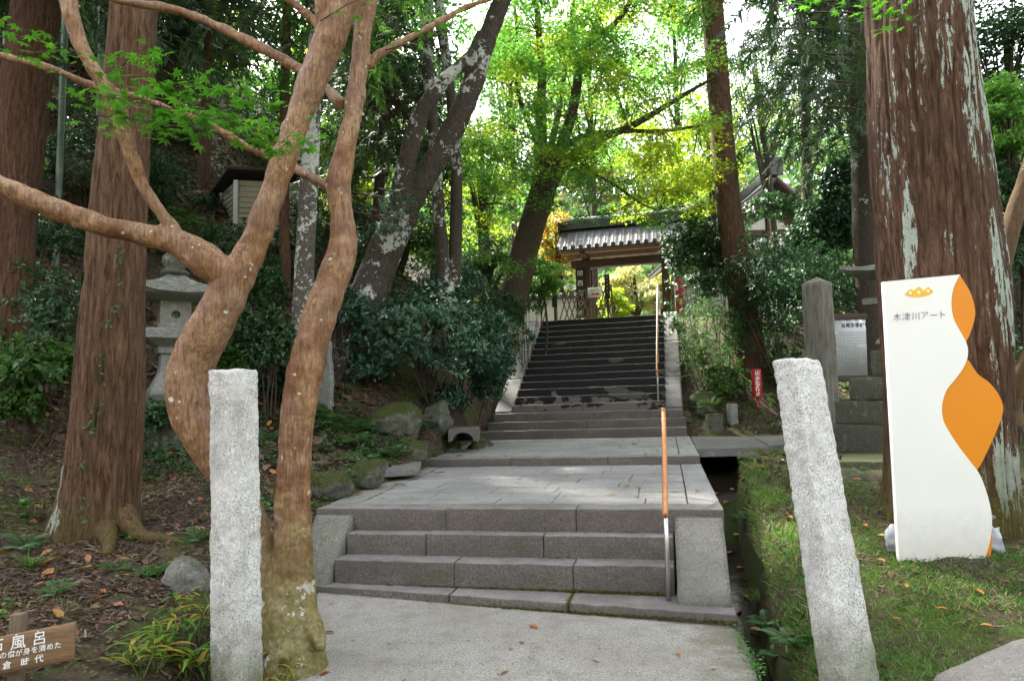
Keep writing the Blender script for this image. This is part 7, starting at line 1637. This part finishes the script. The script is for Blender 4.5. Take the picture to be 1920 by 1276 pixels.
for i, (px, py, nl, L, h, lab) in enumerate(((300, 1225, 8, .12, .14, 'dwarf bamboo between the flat grey rock and the bottom edge'), (408, 1205, 8, .12, .2, 'dwarf bamboo close behind the left edge of the granite post'), (265, 1272, 8, .13, .14, 'dwarf bamboo low at the bottom edge right of the wooden sign'), (350, 1290, 10, .14, .16, 'yellowing dwarf bamboo at the bottom edge left of the granite post'), (330, 1262, 11, .155, .22, 'yellowing dwarf bamboo left of the granite post foot'), (372, 1225, 10, .14, .20, 'green dwarf bamboo just behind the granite post, left side'), (290, 1285, 10, .15, .18, 'dwarf bamboo at the bottom edge between the wooden sign and the granite post'), (385, 1290, 11, .16, .20, 'dwarf bamboo directly in front of the granite post foot'), (448, 1275, 8, .13, .22, 'dwarf bamboo at the right corner of the granite post foot'), (245, 1250, 7, .12, .12, 'small dwarf bamboo right of the wooden sign'), (345, 1190, 8, .11, .16, 'small green dwarf bamboo by the flat grey rock'), (505, 1225, 9, .10, .14, 'yellow green dwarf bamboo between granite post and orange tree root'), (530, 1205, 9, .10, .15, 'dwarf bamboo against the root of the orange tree'), (515, 1255, 8, .11, .12, 'lowest dwarf bamboo right of the granite post'))):
    plant(lab, px, py, 'bam', nl*2+4, L*1.1, h*1.15, GB, d=(4.0 if px > 495 else None), name='dwarf_bamboo', cat='bamboo grass')
for px, py, key, nl, L, h, d, lab in ((22, 880, 'broad', 9, .17, .42, 6.6, 'bright green broad leaved plant at the left edge'), (60, 915, 'broad', 7, .13, .20, 6.3, 'low plant with yellowing round leaves beside the cedar foot'), (60, 720, 'broad', 10, .16, .40, 7.6, 'broad leaved bush plant above the bright one at the left edge'), (275, 775, 'long', 9, .26, .30, 8.0, 'glossy broad bladed plant between cedar and lantern'), (298, 830, 'broad', 4, .10, .14, 7.8, 'tiny bright sprout at the foot of the lantern plinth'), (330, 1160, 'broad', 4, .09, .08, 4.6, 'small clover like sprout by the flat grey rock'), (120, 1195, 'broad', 4, .08, .10, 3.6, 'little round leaved sprout beside the wooden sign'), (1400, 735, 'broad', 14, .22, .55, 15.0, 'yellow green hydrangea left of the red marker'), (1445, 740, 'broad', 12, .19, .34, 14.9, 'green leafy plant right of the red marker'), (1385, 765, 'broad', 8, .18, .2, 14.6, 'low green hydrangea shoot under the red marker'), (1500, 700, 'broad', 9, .18, .45, 15.5, 'green plant by the edge of the pillar'), (1545, 1130, 'broad', 4, .05, .06, 4.2, 'tiny green weed by the leaning post'), (1395, 930, 'broad', 6, .06, .05, None, 'small round weed on the stream bank beside the cheek slab'), (1400, 1100, 'broad', 6, .065, .06, None, 'small maple like weed on the stream bank lower down'), (1460, 1215, 'broad', 6, .08, .10, None, 'bright weed at the bottom of the stream bank'), (1362, 798, 'long', 7, .14, .12, 14.3, 'bluish little rosette beside the marker stub'), (640, 700, 'long', 10, .30, .35, 10.9, 'dark palm like plant beside the inscribed stone'), (800, 690, 'long', 9, .30, .35, 10.7, 'palm like dark leaves at the lower edge of the big shrub'), (830, 720, 'long', 10, .28, .30, 10.8, 'second palm like rosette under the big shrub'), (480, 650, 'long', 8, .24, .3, 9.6, 'bluish glossy plant right of the left orange stem'), (660, 690, 'broad', 6, .14, .25, 10.6, 'dark leafy plant above the ferns')):
    plant(lab, px, py, key, nl, L, h, d=d)
# ferns: each frond a part
def frond():
    P, Y, N, Sz = [], [], [], []; n = 15
    for i in range(n):
        t = .14+.86*i/n; y = t-.10*t*t; z = .80*t-.78*t*t; l = .27*math.sin(pi*min(1, t*.93+.1))**.8*(1 if t < .9 else .7)
        for s in (-1, 1): P.append((0, y, z)); Y.append((s, .38, -.15)); N.append((0, .1, 1)); Sz.append(max(l, .05))
    V, Fc = leaves((T_OV2[0]*np.array([.62, 1, .6]), T_OV2[1]), np.array(P), np.array(Y, float), np.array(N, float), np.array(Sz)); tt = np.linspace(0, .98, 7)
    R, Q = tube(np.column_stack([0*tt, tt-.10*tt*tt, .80*tt-.78*tt*tt]), .008*(1-.8*tt), 4, 1, False); k = len(V)
    return np.vstack([V, R]), np.vstack([Fc, Q[:, :3]+k, Q[:, [0, 2, 3]]+k])
FV, FF = frond(); FM = mesh('frond', FV, FF, False); FM.materials.append(MT['fern']); FMY = mesh('frond', FV, FF, False); FMY.materials.append(MT['fern_y'])
def fern(label, px, py, L, n=8, d=None, yel=0, group='ferns'):
    g = G(px, py) if d is None else D(px, d); root = thing('fern', g, label, 'fern', group); a0 = PR.uniform(0, 6)
    for k in range(n):
        o = bpy.data.objects.new('frond', FMY if k < yel else FM); COL.objects.link(o); o.parent = root
        M = Matrix.Rotation(a0+k*2*pi/n+PR.uniform(-.3, .3), 4, 'Z') @ Matrix.Rotation(PR.uniform(-.05, .5), 4, 'X') @ Matrix.Scale(L*PR.uniform(.7, 1.15), 4); o.matrix_basis = M
    return root
for px, py, L, n, d, y, lab in ((560, 820, .4, 8, 8.6, 0, 'fern just left of the right orange stem, low on the bank'), (505, 790, .4, 8, 9.0, 0, 'fern right of the lantern between the orange stems'), (700, 820, .40, 8, 9.3, 0, 'fern left of the boulder pair by the landing'), (60, 1010, .3, 8, 5.8, 0, 'fern left of the cedar foot'), (380, 1010, .26, 8, 5.9, 0, 'fern at the end of the cedar root'), (120, 1120, .2, 7, 4.5, 0, 'fern above the small wooden sign'), (650, 765, .62, 9, 10.0, 0, 'large fern beside the right orange stem'), (620, 740, .55, 8, 10.3, 0, 'fern at the foot of the inscribed stone'), (665, 800, .42, 8, 9.6, 2, 'fern with a yellowing frond on the low bank'), (700, 745, .50, 8, 10.4, 0, 'fern behind the large mossy boulder'), (810, 835, .42, 9, 9.6, 0, 'fern between the mossy boulder and the drain'), (840, 845, .40, 7, 9.7, 0, 'small fern just left of the drain mouth'), (735, 840, .34, 8, 9.4, 1, 'fern in front of the large rounded boulder'), (700, 905, .18, 7, 7.5, 0, 'tiny fern growing from the mossy edging stones'), (760, 868, .18, 6, 8.0, 0, 'tiny fern under the flat slab'), (630, 905, .16, 6, 6.9, 0, 'tiny fern on the square mossy stone'), (880, 815, .30, 7, 11.6, 0, 'fern in front of the angular brownish rock'), (1398, 985, .16, 8, None, 0, 'pale fern hanging over the stream bank'), (1440, 1185, .20, 8, None, 0, 'fern low on the stream bank'), (1490, 1245, .26, 8, None, 0, 'bright fern at the left foot of the leaning post'), (1455, 1262, .2, 7, None, 0, 'fern at the bottom edge over the stream'), (465, 890, .26, 7, 6.8, 0, 'fern between the granite post and the right orange stem'), (300, 1075, .2, 7, 5.1, 0, 'small fern on the littered bank left of the flat grey rock'), (225, 1060, .2, 7, 5.2, 0, 'small fern below the cedar roots'), (470, 1130, .18, 6, 4.6, 0, 'fern tucked behind the granite post'), (1320, 745, .45, 8, 14.8, 0, 'fern at the foot of the right cheek slab'), (590, 780, .4, 7, 9.9, 0, 'fern partly behind the right orange stem')):
    fern(lab, px, py, L, n, d, y)
def tuft(label, px, py, L, n, d=None, mat='grass', group='long bladed grass tufts'):
    g = G(px, py) if d is None else D(px, d); rg = R_(int(px)); a = rg.uniform(0, 2*pi, n); y = np.column_stack([np.cos(a)*.55, np.sin(a)*.55, rg.uniform(.5, 1.2, n)]); tv = T_BLADE[0]*np.array([.55, 1, 2.4]); tv = np.column_stack([tv[:, 0], tv[:, 1], -tv[:, 2]])
    V, Fc = leaves((tv, T_BLADE[1]), np.repeat(g[None], n, 0)+rg.normal(size=(n, 3))*[.03, .03, 0], y, nrm(np.column_stack([np.cos(a)*-.9, np.sin(a)*-.9, 0*a+.6])), L*rg.uniform(.6, 1.2, n)); root = thing('grass_tuft', g, label, 'grass tuft', group); obj('blades', V, Fc, MT[mat], root, False); return root
for px, py, L, n, d, lab in ((1328, 735, .55, 150, 14.9, 'long bladed grass tuft at the foot of the right cheek slab'), (645, 815, .30, 90, 9.5, 'grass tuft on the low bank beside the right orange stem'), (690, 800, .28, 80, 9.8, 'grass tuft left of the large mossy boulder'), (285, 1070, .16, 80, 5.1, 'grass tuft left of the flat grey rock'), (1425, 1135, .16, 90, None, 'drooping grass tuft over the stream'), (880, 790, .3, 60, 12.2, 'grass tuft behind the drain mouth'), (1350, 720, .45, 90, 15.3, 'grass tuft under the fine leaved shrub'), (75, 1040, .18, 70, 5.4, 'grass tuft at the left foot of the cedar')):
    tuft(lab, px, py, L, n, d)
# ivy up the left cedar
iv = thing('ivy_vine', W(170, 980, 5.9), 'thin ivy vine climbing the left cedar', 'vine'); rg = R_(8)
Q = crom(np.array([W(168, 975, 5.82), W(140, 900, 5.95), W(160, 860, 5.98), W(178, 770, 6.0), W(186, 700, 6.02), W(206, 610, 6.05), W(222, 505, 6.07), W(226, 440, 6.07)]), 16); n = 110; i = rg.integers(0, len(Q), n); i = i[(np.sin(i*.32)+rg.uniform(-.6, .6, n)) > -.2]
P = Q[i]+rg.normal(size=(len(i), 3))*np.array([.022, .01, .02]); V, Fc = leaves(T_OV2, P, rdir(rg, len(i))*np.array([1, .3, 1]), nrm(np.array([0, -1, .4])+rdir(rg, len(i))*.4), .055); obj('foliage', V, Fc, MT['ivy'], iv, False); tobj('stem', tube(Q[::4], [.004]*len(Q[::4]), 5, 2, False), MT['twig'], iv)
# ------------------------------------------------------------------ near maple leaves, each leaf an object
def near_spray(root, pts, n, spread, L, seed, droop=0.0):
    rg = R_(seed); Q = crom(np.array([W(*p) for p in pts]), 12); tb = [tube(Q[::3], np.linspace(.0045, .0015, len(Q[::3])), 5, 3, False)]
    for k in range(n):
        q = Q[rg.integers(0, len(Q))]; off = rg.normal(size=3)*np.array([spread, spread, spread*.28]); off[2] -= droop*rg.uniform(0, 1); p = q+off
        a = rg.uniform(0, 2*pi); y = np.array([cos(a), sin(a), -.25+rg.normal()*.2]); leaf_obj(root, 'maple', p, y, UP+rdir(rg, 1)[0]*.45, L*rg.uniform(.7, 1.15))
        if k % 3 == 0: tb.append(tube([q, (q+p)/2+UP*.01, p], [.0018, .0013, .001], 4, 2, False))
    tobj('twigs', cat_meshes(tb), MT['twig'], root, True)
near_spray(orange, [(190, 178, 4.1), (250, 190, 3.95), (330, 205, 3.85), (420, 225, 3.8), (500, 262, 3.8), (545, 268, 3.85)], 165, .12, .082, 1)
near_spray(orange, [(215, 150, 4.1), (240, 110, 3.95), (265, 95, 3.9), (300, 130, 3.9)], 34, .09, .08, 2)
near_spray(orange, [(300, 175, 3.95), (380, 165, 3.95), (450, 200, 3.9), (490, 190, 3.9)], 80, .10, .082, 3)
near_spray(orange, [(170, 215, 4.0), (260, 225, 3.9), (350, 240, 3.85), (440, 255, 3.8)], 60, .09, .08, 9)
near_spray(orange, [(60, 100, 3.95), (110, 95, 3.9), (160, 110, 3.95)], 22, .08, .075, 10)
near_spray(orange, [(-30, 45, 3.9), (20, 40, 3.9), (50, 60, 3.9)], 16, .07, .07, 4)
near_spray(orange, [(720, 95, 4.7), (790, 75, 4.6), (830, 60, 4.6), (880, 20, 4.8)], 12, .12, .07, 5)
near_spray(orange, [(600, 40, 4.3), (650, 10, 4.2), (700, -10, 4.2)], 12, .12, .07, 6)
mb = thing('maple_bough', W(1600, -60, 5.0), 'hanging bough of bright green star shaped maple leaves at the top beside the huge cedar', 'tree branch')
near_spray(mb, [(1460, -20, 5.0), (1520, 0, 4.9), (1580, 10, 4.85), (1640, 18, 4.8), (1690, 35, 4.8)], 60, .11, .075, 7)
near_spray(mb, [(1640, -60, 4.9), (1680, 10, 4.8), (1690, 45, 4.8)], 18, .07, .075, 8)
# ------------------------------------------------------------------ fallen leaves lying about
def fallen(label, group, spots):
    for (p, L) in spots:
        a = PR.uniform(0, 2*pi); o = bpy.data.objects.new('fallen_leaf', ME['fallen']); COL.objects.link(o); M = Matrix.Translation(Vector([float(v) for v in p])) @ basis((cos(a), sin(a), PR.uniform(-.05, .1)), (PR.normal()*.2, PR.normal()*.2, 1)).to_4x4() @ Matrix.Scale(L, 4); o.matrix_basis = M; tag(o, label, 'leaf', group)
fallen('pale dry leaf lying on the concrete path', 'fallen leaves on the path', [(wp(px, py, .008), L) for px, py, L in ((992, 1172, .09), (960, 1216, .05), (982, 1205, .055), (1276, 1228, .055), (1122, 1239, .06), (938, 1262, .07), (598, 1264, .08), (626, 1184, .08), (628, 1128, .06), (1330, 1252, .05))])
fallen('dry brown leaf lying on the paved landings', 'fallen leaves on the landings', [(S(*UVh(px, py, h), h+.008), L) for px, py, h, L in ((665, 928, H4, .11), (855, 855, HL, .12), (1230, 879, H4, .1), (1180, 912, H4, .08), (1155, 927, H4, .09), (1310, 920, H4, .1), (1160, 840, HL, .1), (1000, 826, HL, .1), (1185, 833, HL, .12), (900, 845, HL, .08), (1065, 858, HL, .06))])
fallen('orange brown leaf lying on the grassy right bank', 'fallen leaves on the right bank', [(G(px, py)+UP*.03, L) for px, py, L in ((1488, 921, .12), (1460, 923, .09), (1486, 980, .09), (1505, 999, .08), (1470, 870, .1), (1430, 880, .09), (1440, 1050, .08), (1520, 1090, .1), (1845, 1130, .1), (1660, 1070, .08), (1625, 1000, .09), (1645, 1015, .09), (1620, 860, .12), (1635, 862, .1), (1615, 905, .1), (1780, 1165, .07), (1500, 1060, .09), (1560, 1150, .07), (1700, 1120, .07), (1840, 1195, .07), (1450, 960, .09), (1690, 1190, .06))])
fallen('wet leaf floating in the narrow stream', 'fallen leaves in the stream', [(np.append(S(np.interp(v, STR_V, STR_U)+du, v, 0)[:2], np.interp(v, STR_V, STR_H)+.012+TILT*1.7), L) for v, du, L in ((-.9, .02, .13), (-.5, -.05, .1), (-.1, .03, .11), (.2, -.06, .09), (.9, .05, .12), (1.2, -.03, .09), (1.5, .08, .1), (1.9, -.08, .11), (2.2, .06, .09), (2.6, 0, .12), (3.0, -.1, .1), (3.2, .1, .1), (3.6, 0, .11), (3.9, .12, .12), (4.2, -.1, .1), (4.6, .05, .12), (5.1, -.05, .12), (5.4, .1, .1))])
